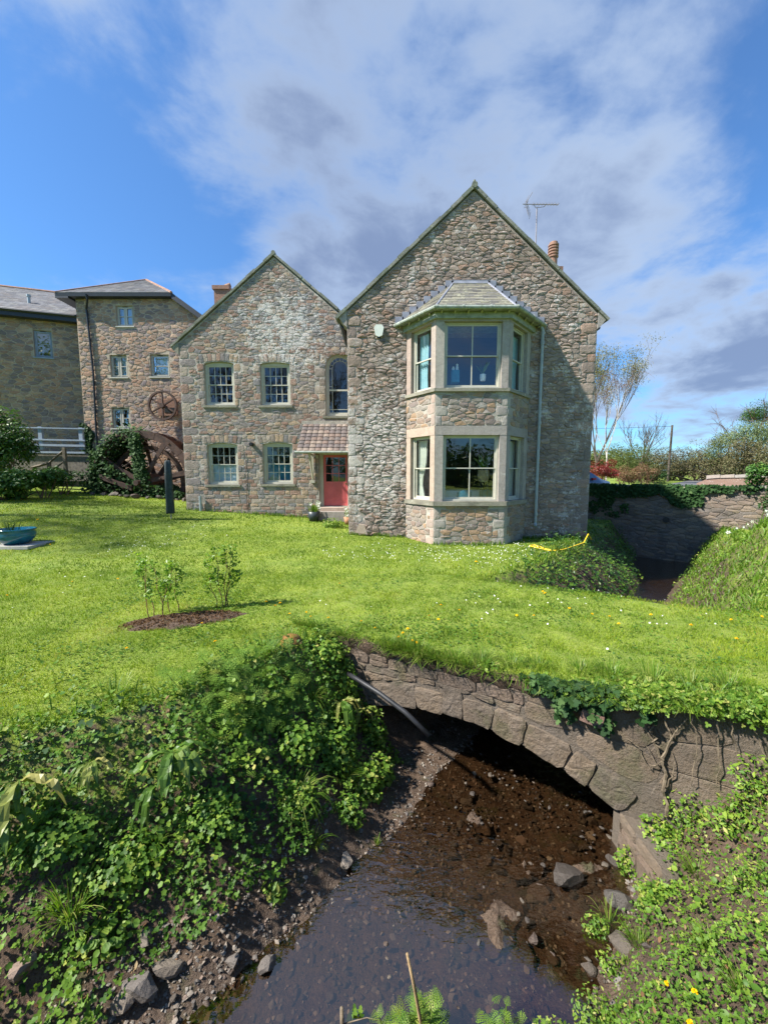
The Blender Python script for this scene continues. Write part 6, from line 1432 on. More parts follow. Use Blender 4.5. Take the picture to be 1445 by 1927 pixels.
# clover and plantain leaves through the near lawn
cl = Leaves(); n = 26000; x = rv.uniform(-5, 6, n); y = rv.uniform(2.4, 8, n); d, bw, p, q, side = chan(x, y)
ok = ((d / bw > 1.0) | over_bridge(x, y)) & (mulch_d(x, y) > 1.05) & (rv.random(n) < np.clip(fbm(x, y, 1.2, 90, 3) * 1.6 + .15, 0, 1)); x, y = x[ok], y[ok]; m_ = len(x)
cl.add(T_BUT, np.stack([x, y, top_z(x, y) + rv.uniform(.01, .035, m_)], -1), unit(np.stack([rv.normal(0, .35, m_), rv.normal(0, .35, m_), np.ones(m_)], -1)), rv.uniform(0, 6.28, m_), rv.uniform(.018, .04, m_), rv.random(m_) * .8)
tag(cl.build('lawn_weeds', M['herb'], None, (0, 0, 0)), kind='stuff')
# daisies
ds = Leaves(); n = 5200; x = rv.uniform(-9.5, 7, n); y = rv.uniform(4.3, 13.5, n); d, bw, p, q, side = chan(x, y)
pd = np.clip(fbm(x, y, .5, 70, 3) * 1.3 - .1, 0, 1) * sm((y - 5) / 4) + .9 * np.exp(-((x - 2.6) / 1.9) ** 2 - ((y - 10.6) / 1.1) ** 2) + .9 * np.exp(-((x + 6.6) / 1.0) ** 2 - ((y - 10.4) / .5) ** 2) + .3 * np.exp(-((x - 3) / 2) ** 2 - ((y - 6.2) / .8) ** 2)
ok = (rv.random(n) < pd) & ((d / bw > 1.02) | over_bridge(x, y)) & ~in_house(x, y); x, y = x[ok], y[ok]; m_ = len(x)
ds.add(T_ROUND, np.stack([x, y, top_z(x, y) + rv.uniform(.035, .055, m_)], -1), unit(np.stack([rv.normal(-.2, .3, m_), rv.normal(-.3, .3, m_), np.ones(m_)], -1)), rv.uniform(0, 6.28, m_), rv.uniform(.018, .030, m_), rv.random(m_))
tag(ds.build('daisies', M['petal'], None, (0, 0, 0)), kind='stuff')
# dandelions
dn = thing('dandelion', 'yellow dandelion flower open in the lawn grass', 'dandelion', (0, 0, 0), 'dandelions scattered over the lawn')
L = Leaves(); k = 34; az = np.linspace(0, 2 * np.pi * 3, k); rr_ = np.concatenate([np.full(12, .021), np.full(12, .015), np.full(10, .009)]); 
pos = np.zeros((k, 3)); pos[:, 2] = .06; V = []; Fs = []
for i in range(k):
    a_, r_ = az[i] * (1 + .05 * (i // 12)), rr_[i]; t_ = .006 * (3 - r_ / .007); c_, s_ = math.cos(a_), math.sin(a_); w_ = .0035; V += [(0, 0, .058), (c_ * r_ - s_ * w_, s_ * r_ + c_ * w_, .06 + t_), (c_ * r_ + s_ * w_, s_ * r_ - c_ * w_, .06 + t_)]; Fs.append((3 * i, 3 * i + 1, 3 * i + 2))
V += [(.02 * math.cos(t), .02 * math.sin(t), .061) for t in np.linspace(0, 2 * np.pi, 9)[:-1]]; Fs.append(tuple(3 * k + i for i in range(8)))
mb = MB(); mb.add(V, Fs); mb.build('flower', M['dandelion'], dn, world=False); mb = MB(); mb.tube([(0, 0, -.02), (.004, 0, .03), (0, 0, .06)], .003, 4); mb.build('stem', M['grass_long'], dn, world=False)
DPX = [(545, 1155), (575, 1150), (585, 1160), (680, 1170), (706, 1183), (752, 1202), (768, 1185), (776, 1205), (810, 1160), (830, 1140), (825, 1165), (781, 1210), (1005, 1160), (1028, 1118), (1022, 1113), (972, 1157), (1146, 1160), (1165, 1175), (1385, 1205), (1378, 1165), (1070, 1145), (1110, 1155), (380, 1172), (237, 1218), (407, 1208), (293, 1099), (138, 1097), (95, 1043), (10, 1120), (222, 1092), (500, 1135), (516, 1142), (529, 1136), (75, 1014), (895, 1058), (985, 1018), (1225, 1158), (760, 1192), (640, 1100), (860, 1150), (1300, 1180), (1430, 1160), (68, 1028), (620, 1165)]
ORD = ['first', 'second', 'third', 'fourth', 'fifth', 'sixth', 'seventh', 'eighth', 'ninth', 'tenth', 'eleventh', 'twelfth', 'thirteenth', 'fourteenth', 'fifteenth']
REG = [(lambda a, b: a < 130, 'on the lawn near the turquoise pot'), (lambda a, b: a < 535, 'on the lawn around the bark bed'), (lambda a, b: b < 1075, 'in the grass close to the house wall'), (lambda a, b: a < 700, 'between the bark bed and the bridge'), (lambda a, b: a < 900, 'above the left end of the arch'), (lambda a, b: a < 1120, 'on the turf over the middle of the arch'), (lambda a, b: True, 'on the turf over the right end of the bridge')]
for i, (px, py) in enumerate(DPX):
    reg = [r_ for r_ in REG if r_[0](px, py)][0]; mem = sorted([q for q in DPX if [r_ for r_ in REG if r_[0](*q)][0] is reg]); k_ = mem.index((px, py)); DLAB = ORD[k_] + ' dandelion from the left ' + reg[1]
    x, y = on_z(px, py, .06); z = float(top_z(np.array([x]), np.array([y]))[0]); o = dn if i == 0 else copy_tree(dn); s_ = (1.0 + .09 * max(0, y - 4)) * rv.uniform(.75, 1.1); o.scale = (s_, s_, min(s_, 1.3)); o.location = (x, y, z); o.rotation_euler = (rv.uniform(.0, .5), rv.uniform(-.3, .2), rv.uniform(0, 6)); o['label'] = DLAB
for i, (px, py, lab) in enumerate(((1296, 1842, 'large yellow dandelion nearest the viewer on the right bank'), (1240, 1828, 'yellow dandelion on the right bank just left of the largest one'), (1288, 1921, 'yellow dandelion at the bottom edge of the photo on the right bank'))):
    p = pick(px, py + 60); o = copy_tree(dn); o.location = (p[0], p[1], p[2] + .05); s_ = .8 if i != 1 else .6; o.scale = (s_, s_, 1.7); o.rotation_euler = (.25, 0, i); o['label'] = lab; o['group'] = 'dandelions on the right bank'

# mulch bed and saplings
na = 40; V = [(mulx, muly, float(surface(mulx, muly)) + .045)]; c, s = math.cos(.28), math.sin(.28)
for r_ in (.35, .7, .92, 1.06):
    for k in range(na):
        t = 2 * math.pi * k / na; e = 1 + .10 * math.sin(3 * t + 1) + .06 * math.sin(7 * t); a_, b_ = r_ * e * MR[0] * math.cos(t), r_ * e * MR[1] * math.sin(t); x, y = mulx + a_ * c - b_ * s, muly + a_ * s + b_ * c; V.append((x, y, float(surface(x, y)) + (.05 * (1 - r_ ** 3) + .012 * rv.normal() if r_ < 1 else -.02)))
Fs = [(0, 1 + k, 1 + (k + 1) % na) for k in range(na)] + [(1 + j * na + k, 1 + (j + 1) * na + k, 1 + (j + 1) * na + (k + 1) % na, 1 + j * na + (k + 1) % na) for j in range(3) for k in range(na)]
mb = MB(); mb.add(V, Fs); o = mb.build('mulch_bed', M['ground'], smooth=True); set_attr(o.data, 'mud', np.ones(len(V))); set_attr(o.data, 'wet', np.zeros(len(V))); tag(o, kind='structure')
ch = Leaves(); n = 2600; t = rv.uniform(0, 6.28, n); r_ = np.sqrt(rv.random(n)) * 1.04; a_, b_ = r_ * MR[0] * np.cos(t), r_ * MR[1] * np.sin(t); x, y = mulx + a_ * c - b_ * s, muly + a_ * s + b_ * c
ch.add(T_OVAL2, np.stack([x, y, surface(x, y) + .055 * (1 - r_ ** 3) + rv.uniform(-.01, .02, n)], -1), unit(rv.normal(0, 1, (n, 3)) * [1, 1, .8] + [0, 0, .8]), rv.uniform(0, 6.28, n), rv.uniform(.015, .045, n), rv.random(n) * .55)
tag(ch.build('bark_mulch', M['dry'], None), kind='stuff')
def sapling(px, py, ptop, lab, seed, stems):
    rg = np.random.default_rng(seed); x, y = on_z(px, py, .02); z = float(surface(x, y)); H = at(px, ptop, y)[1] - z
    t = thing('rose_sapling', lab, 'sapling', (x, y, z), 'young shrubs in the bark bed'); L = Leaves()
    for k in range(stems):
        ox, oy = rg.uniform(-.16, .16), rg.uniform(-.05, .08); sp = (k - (stems - 1) / 2) / stems * .75 + rg.uniform(-.1, .1); h_ = H * rg.uniform(.72, 1.05); P = [Vector((x + ox + sp * .6 * s_ ** 1.4 + .02 * math.sin(s_ * 9 + k), y + oy + rg.uniform(-.02, .02), z + h_ * s_)) for s_ in np.linspace(0, 1, 7)]
        mb = MB(); mb.tube(P, [.0075, .007, .006, .005, .0045, .003, .002], 5)
        tips = [(P[-1], 1.0)]
        for j in range(4):
            b0 = P[2 + j]; e = b0 + Vector((rg.uniform(-.14, .14), rg.uniform(-.1, .1), rg.uniform(.05, .16))); mb.tube([b0, e], [.004, .0015], 4); tips.append((e, .6)); tips.append((b0.lerp(e, .6), .35))
        mb.build('stem', M['twig_red'], t)
        for p, w_ in tips:
            m = int(13 * w_) + 3; q = np.array(p)[None] + rg.normal(0, .035, (m, 3)); L.add(T_OVAL, q, unit(rg.normal(0, .6, (m, 3)) + [0, -.3, .8]), rg.uniform(0, 6.28, m), rg.uniform(.045, .08, m), rg.random(m))
    L.build('leaves', M['sapling'], t)
sapling(285, 1165, 1052, 'leafy young shrub with thin stems at the left end of the bark bed', 1, 3); sapling(325, 1150, 1050, 'leafy young shrub with thin stems in the middle of the bark bed', 3, 3); sapling(418, 1142, 1036, 'taller young shrub with fanned stems at the right end of the bark bed', 2, 5)

# ------------------------------------------------------------------ bank plants
def bank_cover(name, mat, tmpl, n, box, cond, size, depth=.14, seed=1, thr=0.0, fr=1.6, tone=(0, 1), up=.6):
    rg = np.random.default_rng(seed); x = rg.uniform(box[0], box[1], n); y = rg.uniform(box[2], box[3], n); nr = gnormal(x, y, .08); wgt = np.clip(1 / nr[:, 2], 1, 3.2) / 3.2
    d, bw, p, q, side = chan(x, y); u = d / bw; ok = cond(x, y, u, side) & (rg.random(n) < wgt) & (fbm(x, y, fr, seed + 100, 3) * .9 + rg.normal(0, .18, n) > thr)
    x, y, nr = x[ok], y[ok], nr[ok]; m = len(x); z = ground_z(x, y); lump = np.clip(fbm(x, y, 2.6, seed + 7, 3) * 1.3 + .45, .05, 1.3)
    P = np.stack([x, y, z], -1) + nr * (rg.random(m) ** .6 * depth * lump)[:, None]; N = unit(nr * .5 + [0, -.15, up] + rg.normal(0, .42, (m, 3)))
    tn = tone[0] + (tone[1] - tone[0]) * np.clip(.45 + .35 * fbm(x, y, 1.7, seed + 55, 2) + rg.normal(0, .22, m), 0, 1)
    L = Leaves(); L.add(tmpl, P, N, rg.uniform(0, 6.28, m), rg.uniform(size[0], size[1], m) * (.75 + .35 * lump), tn); return tag(L.build(name, M[mat], None, (0, 0, 0)), kind='stuff')
front = lambda x, y: (wface(x, y) < -.02) & (np.abs(x) < y * 1.15 + 1.2)
LB = (-5.2, 1.2, .9, 5.3)
foot = lambda x, y: .27 + .24 * fbm(x, y, 1.1, 33, 2)
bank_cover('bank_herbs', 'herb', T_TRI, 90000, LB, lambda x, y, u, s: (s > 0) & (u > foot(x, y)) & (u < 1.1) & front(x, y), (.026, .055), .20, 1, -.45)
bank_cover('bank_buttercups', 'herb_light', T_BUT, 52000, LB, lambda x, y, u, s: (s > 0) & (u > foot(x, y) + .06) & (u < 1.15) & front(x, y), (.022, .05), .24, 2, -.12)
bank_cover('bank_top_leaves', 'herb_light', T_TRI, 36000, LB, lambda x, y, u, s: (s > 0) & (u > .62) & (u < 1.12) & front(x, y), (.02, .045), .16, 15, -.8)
bank_cover('bank_ivy', 'ivy', T_IVY, 14000, LB, lambda x, y, u, s: (s > 0) & (u > .35) & (u < 1.05) & front(x, y), (.04, .075), .14, 3, .12)
bank_cover('bank_dead_leaves', 'dry', T_OVAL, 20000, (-5, 4.2, .3, 5.2), lambda x, y, u, s: (u > .12) & (u < 1.1) & front(x, y), (.02, .05), .06, 4, .0)
RB = (-1.5, 4.8, .2, 4.2)
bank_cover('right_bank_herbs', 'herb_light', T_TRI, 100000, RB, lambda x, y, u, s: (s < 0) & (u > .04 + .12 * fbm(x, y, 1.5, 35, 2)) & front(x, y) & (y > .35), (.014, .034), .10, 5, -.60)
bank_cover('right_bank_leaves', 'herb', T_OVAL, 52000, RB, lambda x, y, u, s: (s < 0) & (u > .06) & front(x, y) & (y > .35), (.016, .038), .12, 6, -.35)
bank_cover('right_bank_round_leaves', 'herb_light', T_ROUND, 20000, RB, lambda x, y, u, s: (s < 0) & (u > .15) & front(x, y) & (y > .35), (.018, .042), .12, 8, .1)
up_ = lambda x, y: (wface(x, y) > 3.7) & (behind_wall(x, y) < -.2) & ~in_house(x, y)
bank_cover('upstream_bank_shrubs', 'shrub', T_OVAL, 60000, (3, 12, 5.5, 17.5), lambda x, y, u, s: (s > 0) & (u > .1) & (u < 1.5) & up_(x, y), (.05, .10), .42, 9, -.5)
bank_cover('upstream_bank_weeds', 'herb', T_TRI, 50000, (3, 12, 5.5, 17.5), lambda x, y, u, s: (s > 0) & (u > .02) & (u < 1.2) & up_(x, y), (.05, .09), .25, 10, -.4)
bank_cover('mound_weeds', 'herb_light', T_OVAL, 26000, (5, 13, 5.0, 15.5), lambda x, y, u, s: (s < 0) & (u > .05) & (u < 2.6) & up_(x, y), (.04, .08), .25, 12, -.5)
# leaves along the top edge of the bridge, and ivy hanging over its face
def on_face(px, py, F=None):
    F = F or FB; a = (px - 722.5) / FPX; b = (py - 963.5) / FPX; d = np.array([a, math.cos(PITCH) - b * math.sin(PITCH), -(math.sin(PITCH) + b * math.cos(PITCH))]); n_ = F.n; s_ = float(np.dot(F.o - np.array([0, 0, EYE]) * 0, n_)) / float(np.dot(d, n_)); p = d * s_ + np.array([0, 0, EYE]); return float(np.dot(p - F.o, F.u)), float(p[2])
L = Leaves(); n = 6500; a = rv.uniform(-.6, AMAX, n); ok = rv.random(n) < np.clip(-.05 + 1.2 * fbm(a, a * 0, 1.5, 44, 3) + .65 * sm((a - 2.0) / 1.5), 0, 1); a = a[ok]; m = len(a)
dd_ = rv.normal(-.02, .07, m); hgt = rv.random(m); P = np.array([FB.p(aa, topz(aa) + .05 + .06 * hh - .10 * max(0, d2) * 3, min(d2, .12)) for aa, d2, hh in zip(a, dd_, hgt)])
L.add(T_BUT, P, unit(rv.normal(0, .4, (m, 3)) + [-.1, -.3, .8]), rv.uniform(0, 6.28, m), rv.uniform(.025, .055, m), rv.random(m)); tag(L.build('bridge_top_weeds', M['herb_light'], None, (0, 0, 0)), kind='stuff')
iv = thing('bridge_ivy', 'trailing ivy hanging over the middle of the arch bridge face', 'ivy', FB.p(2.6, -.6, .05)); iv2 = thing('bridge_ivy', 'mat of small creeping leaves over the right end of the bridge', 'ivy', FB.p(4.5, -.4, .05))
for tgt, blobs, mt, tm, sz in ((iv, [(1050, 1270, 34, 24), (1065, 1315, 22, 26), (1100, 1275, 36, 26), (1120, 1330, 20, 22), (1085, 1300, 30, 22), (1155, 1270, 34, 18), (1140, 1360, 10, 12), (1215, 1340, 12, 10), (1020, 1245, 30, 12), (1160, 1310, 20, 12)], 'ivy', T_IVY, (.045, .085)),
                               (iv2, [(1180, 1262, 50, 16), (1240, 1285, 60, 26), (1350, 1310, 60, 28), (1420, 1320, 40, 30), (1220, 1300, 50, 24), (1320, 1290, 40, 30), (1390, 1270, 45, 34), (1430, 1300, 30, 34), (1340, 1250, 40, 22), (1270, 1255, 34, 18), (1440, 1340, 20, 20), (1180, 1290, 24, 14)], 'herb_light', T_TRI, (.03, .055))):
    L = Leaves()
    for (px, py, rx, ry) in blobs:
        k = int(rx * ry * .20) if tgt is iv else int(rx * ry * .30); q = rv.normal(0, .5, (k, 2)) * [rx, ry] + [px, py]; PP = []
        for (u_, v_) in q:
            a_, z_ = on_face(u_, v_); z_ = min(z_, topz(a_) + rv.uniform(-.06, .10)); PP.append(FB.p(a_, z_, .03 + abs(rv.normal(0, .05))))
        L.add(tm, np.array(PP), unit(rv.normal(0, .35, (k, 3)) + np.array(FB.n) * .9 + [0, 0, .45]), rv.uniform(0, 6.28, k) if tgt is not iv else rv.normal(3.14, .6, k), rv.uniform(sz[0], sz[1], k), rv.random(k))
    L.build('leaves', M[mt], tgt)
def vine(parent, pts, r0, r1, seed, name='stem', d=.03):
    rg = np.random.default_rng(seed); P = []
    for i in range(len(pts) - 1):
        for k in range(5):
            t = k / 5; px = pts[i][0] * (1 - t) + pts[i + 1][0] * t + rg.normal(0, 2.2); py = pts[i][1] * (1 - t) + pts[i + 1][1] * t + rg.normal(0, 1.5); a_, z_ = on_face(px, py); P.append(FB.p(a_, z_, d + rg.uniform(0, .02)))
    a_, z_ = on_face(*pts[-1]); P.append(FB.p(a_, z_, d)); n_ = len(P); mb = MB(); mb.tube(P, [r0 + (r1 - r0) * i / (n_ - 1) for i in range(n_)], 5); mb.build(name, M['root'], parent)
st1 = thing('climbing_vine', 'forked bare ivy stems climbing the plain part of the bridge face', 'ivy stems', FB.p(3.7, -1.0, .03))
for i, (P, r0, r1) in enumerate([([(1253, 1530), (1250, 1470), (1246, 1425)], .014, .012), ([(1246, 1425), (1228, 1390), (1205, 1345), (1190, 1320)], .011, .005), ([(1246, 1425), (1262, 1385), (1250, 1345), (1262, 1310)], .011, .005), ([(1236, 1405), (1222, 1370), (1240, 1340)], .008, .004), ([(1262, 1385), (1285, 1350), (1292, 1318)], .007, .003), ([(1250, 1480), (1270, 1440), (1262, 1410)], .006, .003), ([(1246, 1425), (1220, 1440), (1200, 1400), (1178, 1385)], .006, .003), ([(1240, 1440), (1215, 1400)], .005, .003)]): vine(st1, P, r0, r1, i)
st2 = thing('climbing_vine', 'dry trailing stems at the far right of the bridge face', 'ivy stems', FB.p(4.6, -.8, .03))
for i, (P, r0, r1) in enumerate([([(1345, 1330), (1350, 1400), (1345, 1470)], .007, .004), ([(1365, 1320), (1378, 1390), (1402, 1450), (1440, 1500)], .005, .003), ([(1395, 1325), (1425, 1390), (1444, 1430)], .005, .003), ([(1300, 1340), (1310, 1400), (1298, 1470)], .006, .003), ([(1420, 1320), (1444, 1350)], .005, .003)]): vine(st2, P, r0, r1, 20 + i, d=.05)

def strap_fern(px, py, lab, nfr, Lf, seed, droop=1.0, pale=.0):
    rg = np.random.default_rng(seed); p = pick(px, py); t = thing('strap_fern', lab, 'fern', tuple(p), 'strap leaved ferns on the left bank'); nr = gnormal(np.array([p[0]]), np.array([p[1]]), .1)[0]
    for k in range(nfr):
        a = rg.uniform(-2.6, .6); d = unit(np.array([math.cos(a), math.sin(a), 0]) + nr * .3); L_ = Lf * rg.uniform(.6, 1.1); w = L_ * .13; side = unit(np.cross(d, [0, 0, 1])); V = []; n_ = 10
        for j in range(n_ + 1):
            s_ = j / n_; q = p + nr * .15 + d * L_ * (s_ * .85) + np.array([0, 0, L_ * (.55 * s_ - (.75 + .3 * rg.random()) * droop * s_ ** 2)]); ww = w * min(1, .45 + 2.2 * s_) * (1 if s_ < .8 else (1 - s_) / .2 * .8 + .12) * .5; wave = .18 * w * math.sin(j * 2.1 + k)
            V += [q - side * ww + [0, 0, wave + .25 * ww], q, q + side * ww + [0, 0, -wave + .25 * ww]]
        mb = MB(); mb.add(V, [(3 * j + i, 3 * j + i + 1, 3 * j + 4 + i, 3 * j + 3 + i) for j in range(n_) for i in (0, 1)], min(1, pale + rg.random() * .8)); mb.build('frond', M['fern'], t)
strap_fern(55, 1475, 'strap leaved fern with pale yellow green fronds at the left edge of the bank', 16, .46, 1, 1.0, .3)
strap_fern(20, 1530, 'drooping strap fern lowest at the left edge of the bank', 10, .40, 7, 1.1, .3)
strap_fern(180, 1440, 'small strap fern on the upper left bank under the lawn edge', 9, .30, 2, .9, .3)
strap_fern(330, 1420, 'large strap leaved fern in the middle of the left bank', 15, .44, 3, 1.0, .1)
strap_fern(300, 1480, 'hanging strap fern below the large one', 8, .36, 4, 1.3)
strap_fern(625, 1330, 'strap fern with browned drooping fronds beside the black pipe', 16, .38, 5, 1.1, .2)
strap_fern(665, 1345, 'strap fern tucked beside the left end of the arch', 10, .32, 6, 1.0, .2)
def feathery(px, py, lab, nfr, Lf, spread, seed, mat='herb', cat='cow parsley', grp='feathery plants on the left bank', nm='cow_parsley'):
    rg = np.random.default_rng(seed); p = pick(px, py); t = thing(nm, lab, cat, tuple(p), grp); nr = gnormal(np.array([p[0]]), np.array([p[1]]), .1)[0]; L = Leaves()
    q = p + np.stack([rg.normal(0, spread, nfr), rg.normal(0, spread * .6, nfr), np.zeros(nfr)], -1); q[:, 2] = ground_z(q[:, 0], q[:, 1]) + rg.uniform(.06, .26, nfr)
    L.add(T_FROND, q, unit(rg.normal(0, .3, (nfr, 3)) + nr * .4 + [0, -.2, .8]), rg.uniform(0, 6.28, nfr), rg.uniform(.45, 1.0, nfr) * Lf, rg.uniform(.45, 1, nfr)); L.build('leaves', M[mat], t)
    for k in range(6): mb = MB(); e = q[k]; mb.tube([p + [rg.normal(0, .04), rg.normal(0, .04), -.03], e], [.006, .003], 4); mb.build('stem', M['grass_long'], t)
feathery(440, 1300, 'feathery cow parsley mass just below the lawn edge', 90, .22, .24, 1); feathery(520, 1290, 'feathery leaves between the lawn edge and the bridge', 70, .20, .20, 2)
feathery(430, 1380, 'feathery plant below the cow parsley mass', 70, .20, .20, 3); feathery(500, 1350, 'feathery plant in the middle of the left bank', 60, .20, .18, 5)
feathery(640, 1230, 'low feathery leaves at the corner of lawn and bridge', 26, .16, .16, 6)
def leafy(px, py, lab, n, spread, size, seed, tm=T_BUT, mat='herb_light', h=.2, nm='buttercup_clump', cat='leafy plant', grp='leafy clumps on the banks', off=(0, 0)):
    rg = np.random.default_rng(seed); p = pick(px, py) + [off[0], off[1], 0]; t = thing(nm, lab, cat, tuple(p), grp); L = Leaves(); v = unit(rg.normal(0, 1, (n, 3))) * (rg.random(n) ** .4)[:, None] * [spread, spread * .75, h]; q = p + v + [0, 0, h * .55]
    q[:, 2] = np.maximum(q[:, 2], ground_z(q[:, 0], q[:, 1]) + .01); L.add(tm, q, unit(v / [spread, spread, h] * .7 + [0, -.2, .7] + rg.normal(0, .3, (n, 3))), rg.uniform(0, 6.28, n), rg.uniform(size[0], size[1], n), rg.random(n)); L.build('leaves', M[mat], t)
    for k in range(5): mb = MB(); mb.tube([p + [rg.normal(0, .03), rg.normal(0, .03), -.02], q[k]], [.004, .002], 4); mb.build('stem', M['grass_long'], t)
leafy(690, 1500, 'bright round leaved clump overhanging the mud below the arch', 420, .20, (.03, .055), 11, h=.26); leafy(630, 1440, 'dense green clump below the browned fern', 380, .22, (.03, .06), 12, mat='herb', h=.24)
leafy(560, 1420, 'broad leafy clump in the middle of the left bank', 420, .26, (.035, .06), 13, h=.22, mat='herb'); leafy(610, 1240, 'leafy clump at the left end of the bridge turf', 420, .26, (.03, .055), 14, h=.16)
leafy(230, 1640, 'spreading leafy clump low on the left bank', 460, .32, (.04, .065), 15, T_TRI, 'herb', .16); leafy(100, 1600, 'leafy clump at the lower left of the bank', 420, .30, (.04, .065), 16, T_TRI, 'herb', .16)
leafy(560, 1530, 'green clump above the gravel', 320, .20, (.03, .055), 17, T_TRI, 'herb_light', .18); leafy(400, 1560, 'leafy clump below the hanging fern', 360, .26, (.035, .06), 18, T_TRI, 'herb', .18)
leafy(200, 1770, 'round leaved seedlings at the foot of the left bank', 120, .22, (.035, .06), 19, T_ROUND, 'herb_light', .08); leafy(520, 1690, 'pale leaved weed on the gravel below the bank', 50, .11, (.04, .07), 20, T_OVAL, 'herb_light', .10)
leafy(705, 1400, 'dark leaves at the edge of the black arch opening', 300, .16, (.03, .055), 41, T_BUT, 'herb', .22); leafy(715, 1470, 'bright leaves hanging over the mud beside the arch opening', 360, .17, (.03, .05), 42, T_BUT, 'herb_light', .22); leafy(660, 1545, 'leafy clump just above the pale upright stone', 260, .17, (.03, .05), 43, T_TRI, 'herb', .18); leafy(640, 1390, 'leafy clump under the browned fern', 340, .2, (.03, .055), 44, T_BUT, 'herb', .22)
leafy(1210, 1530, 'tall weeds against the foot of the bridge', 260, .14, (.02, .04), 45, T_OVAL, 'herb_light', .22); leafy(1300, 1540, 'loose sunlit weeds below the forked vine', 360, .22, (.02, .04), 46, T_TRI, 'herb_light', .2); leafy(1420, 1500, 'weeds at the right edge below the dry stems', 300, .22, (.02, .045), 47, T_OVAL, 'herb_light', .22); leafy(1400, 1680, 'tall loose weeds at the right edge of the photo', 260, .18, (.016, .034), 48, T_OVAL, 'herb_light', .18); leafy(1040, 1990, 'leafy weeds at the bottom edge right of the seedlings', 300, .16, (.014, .03), 50, T_TRI, 'herb_light', .14); leafy(1120, 1930, 'tall leafy weeds at the bottom edge left of the dandelions', 320, .16, (.014, .034), 51, T_OVAL, 'herb_light', .16); leafy(1120, 1760, 'weeds at the water edge of the right bank', 240, .12, (.014, .03), 52, T_TRI, 'herb_light', .12)
leafy(1180, 1640, 'weeds leaning over the abutment stones', 200, .12, (.02, .04), 49, T_TRI, 'herb_light', .16)
leafy(1240, 1590, 'bright leafy clump where the right bank meets the bridge', 320, .20, (.025, .05), 21, T_TRI, 'herb_light', .18); leafy(1380, 1560, 'rounded clump on the right bank by the photo edge', 300, .22, (.025, .05), 22, T_OVAL, 'herb_light', .18)
leafy(1225, 1700, 'leafy clump halfway down the right bank', 220, .14, (.02, .045), 23, T_TRI, 'herb_light', .12); leafy(1290, 1010, 'small tuft of leaves by the road bridge', 60, .2, (.05, .09), 24, T_OVAL, 'shrub', .3)
leafy(1150, 1830, 'pale leafy plants on the near right bank', 160, .12, (.015, .035), 25, T_OVAL, 'herb_light', .10)
leafy(625, 992, 'mixed low flowers growing at the corner of the two houses', 420, .42, (.05, .10), 26, T_OVAL, 'herb_light', .22, cat='flower patch'); leafy(1062, 1012, 'dark green weed at the foot of the right house wall', 120, .22, (.06, .11), 27, T_OVAL, 'shrub', .3, cat='weed'); leafy(648, 905, 'straggly climber beside the red door', 60, .1, (.03, .06), 28, T_OVAL, 'dry', .7, cat='climber', nm='dry_climber')
def tussock(px, py, lab, n, h, seed, mat='grass_long', spread=.05, hang=.0, w=.0035):
    rg = np.random.default_rng(seed); p = pick(px, py, 0, py < 1300); nr = np.array([0, 0, 1.0]) if py < 1300 else gnormal(np.array([p[0]]), np.array([p[1]]), .1)[0]; az = rg.uniform(0, 6.28, n); rad = rg.random(n) ** .5; o = rg.uniform(.15, 1.0, n); hh = h * rg.uniform(.5, 1.1, n); d = np.stack([np.cos(az), np.sin(az), 0 * az], -1)
    q = p + d * (rad * spread)[:, None] + nr * .0; side = np.stack([-d[:, 1], d[:, 0], 0 * az], -1) * w; V = []; S = np.linspace(0, 1, 5)
    for s_ in S:
        c_ = q + d * (hh * o * s_ * .9)[:, None] + nr * (hh * .35 * s_)[:, None] + np.stack([0 * az, 0 * az, hh * (1.0 * s_ - (.55 + hang) * s_ * s_ * (.4 + o))], -1); ww = side * (1 - s_) ** .6; V += [c_ - ww, c_ + ww]
    V = np.stack(V, 1); F = np.array([(2 * j, 2 * j + 1, 2 * j + 3) for j in range(4)] + [(2 * j, 2 * j + 3, 2 * j + 2) for j in range(4)]); L = Leaves(); L.raw(V.reshape(-1, 3), (F[None] + (np.arange(n) * 10)[:, None, None]).reshape(-1, 3), np.repeat(rg.random(n), 10))
    t = L.build('grass_tussock', M[mat], None, tuple(p)); tag(t, lab, 'grass tussock', 'grass tussocks')
for i_, (px_, h_) in enumerate(((735, .14), (790, .17), (860, .12), (905, .18), (965, .16), (1010, .14), (1090, .15), (1150, .16), (1230, .18), (1300, .15), (1370, .18), (1425, .16))):
    tussock(px_, 1226 + (px_ - 735) * .11, ['first', 'second', 'third', 'fourth', 'fifth', 'sixth', 'seventh', 'eighth', 'ninth', 'tenth', 'eleventh', 'last'][i_] + ' overhanging grass tuft from the left along the bridge edge', 130, h_ * 1.3, 60 + i_, spread=.13, hang=.35, w=.003)
tussock(505, 1235, 'pale grass tussock at the lawn edge beside the cow parsley', 90, .28, 1, spread=.08, w=.004); tussock(588, 1320, 'hanging grass tussock left of the browned fern', 90, .34, 2, hang=.5)
tussock(560, 1500, 'long drooping grass tussock in the middle of the left bank', 120, .40, 3, hang=.6, spread=.1); tussock(640, 1470, 'fine upright grass tuft among the bright round leaves', 90, .30, 4); tussock(590, 1590, 'small grass tussock above the gravel', 60, .22, 5, hang=.3)
tussock(130, 1720, 'bright spiky grass tussock low on the left bank', 110, .34, 6, spread=.08); tussock(290, 1590, 'thin grass tuft under the hanging fern', 50, .25, 7); tussock(710, 1590, 'tiny grass tuft on the mud by the water', 22, .10, 8, spread=.02)
tussock(215, 1310, 'tall grass tuft on the lawn edge at the left', 90, .22, 9, spread=.12); tussock(540, 1210, 'grass tuft on the lawn edge beside the bridge', 80, .20, 10, spread=.12); tussock(1145, 1740, 'arching grass tuft over the water on the right bank', 40, .22, 11, hang=.3)
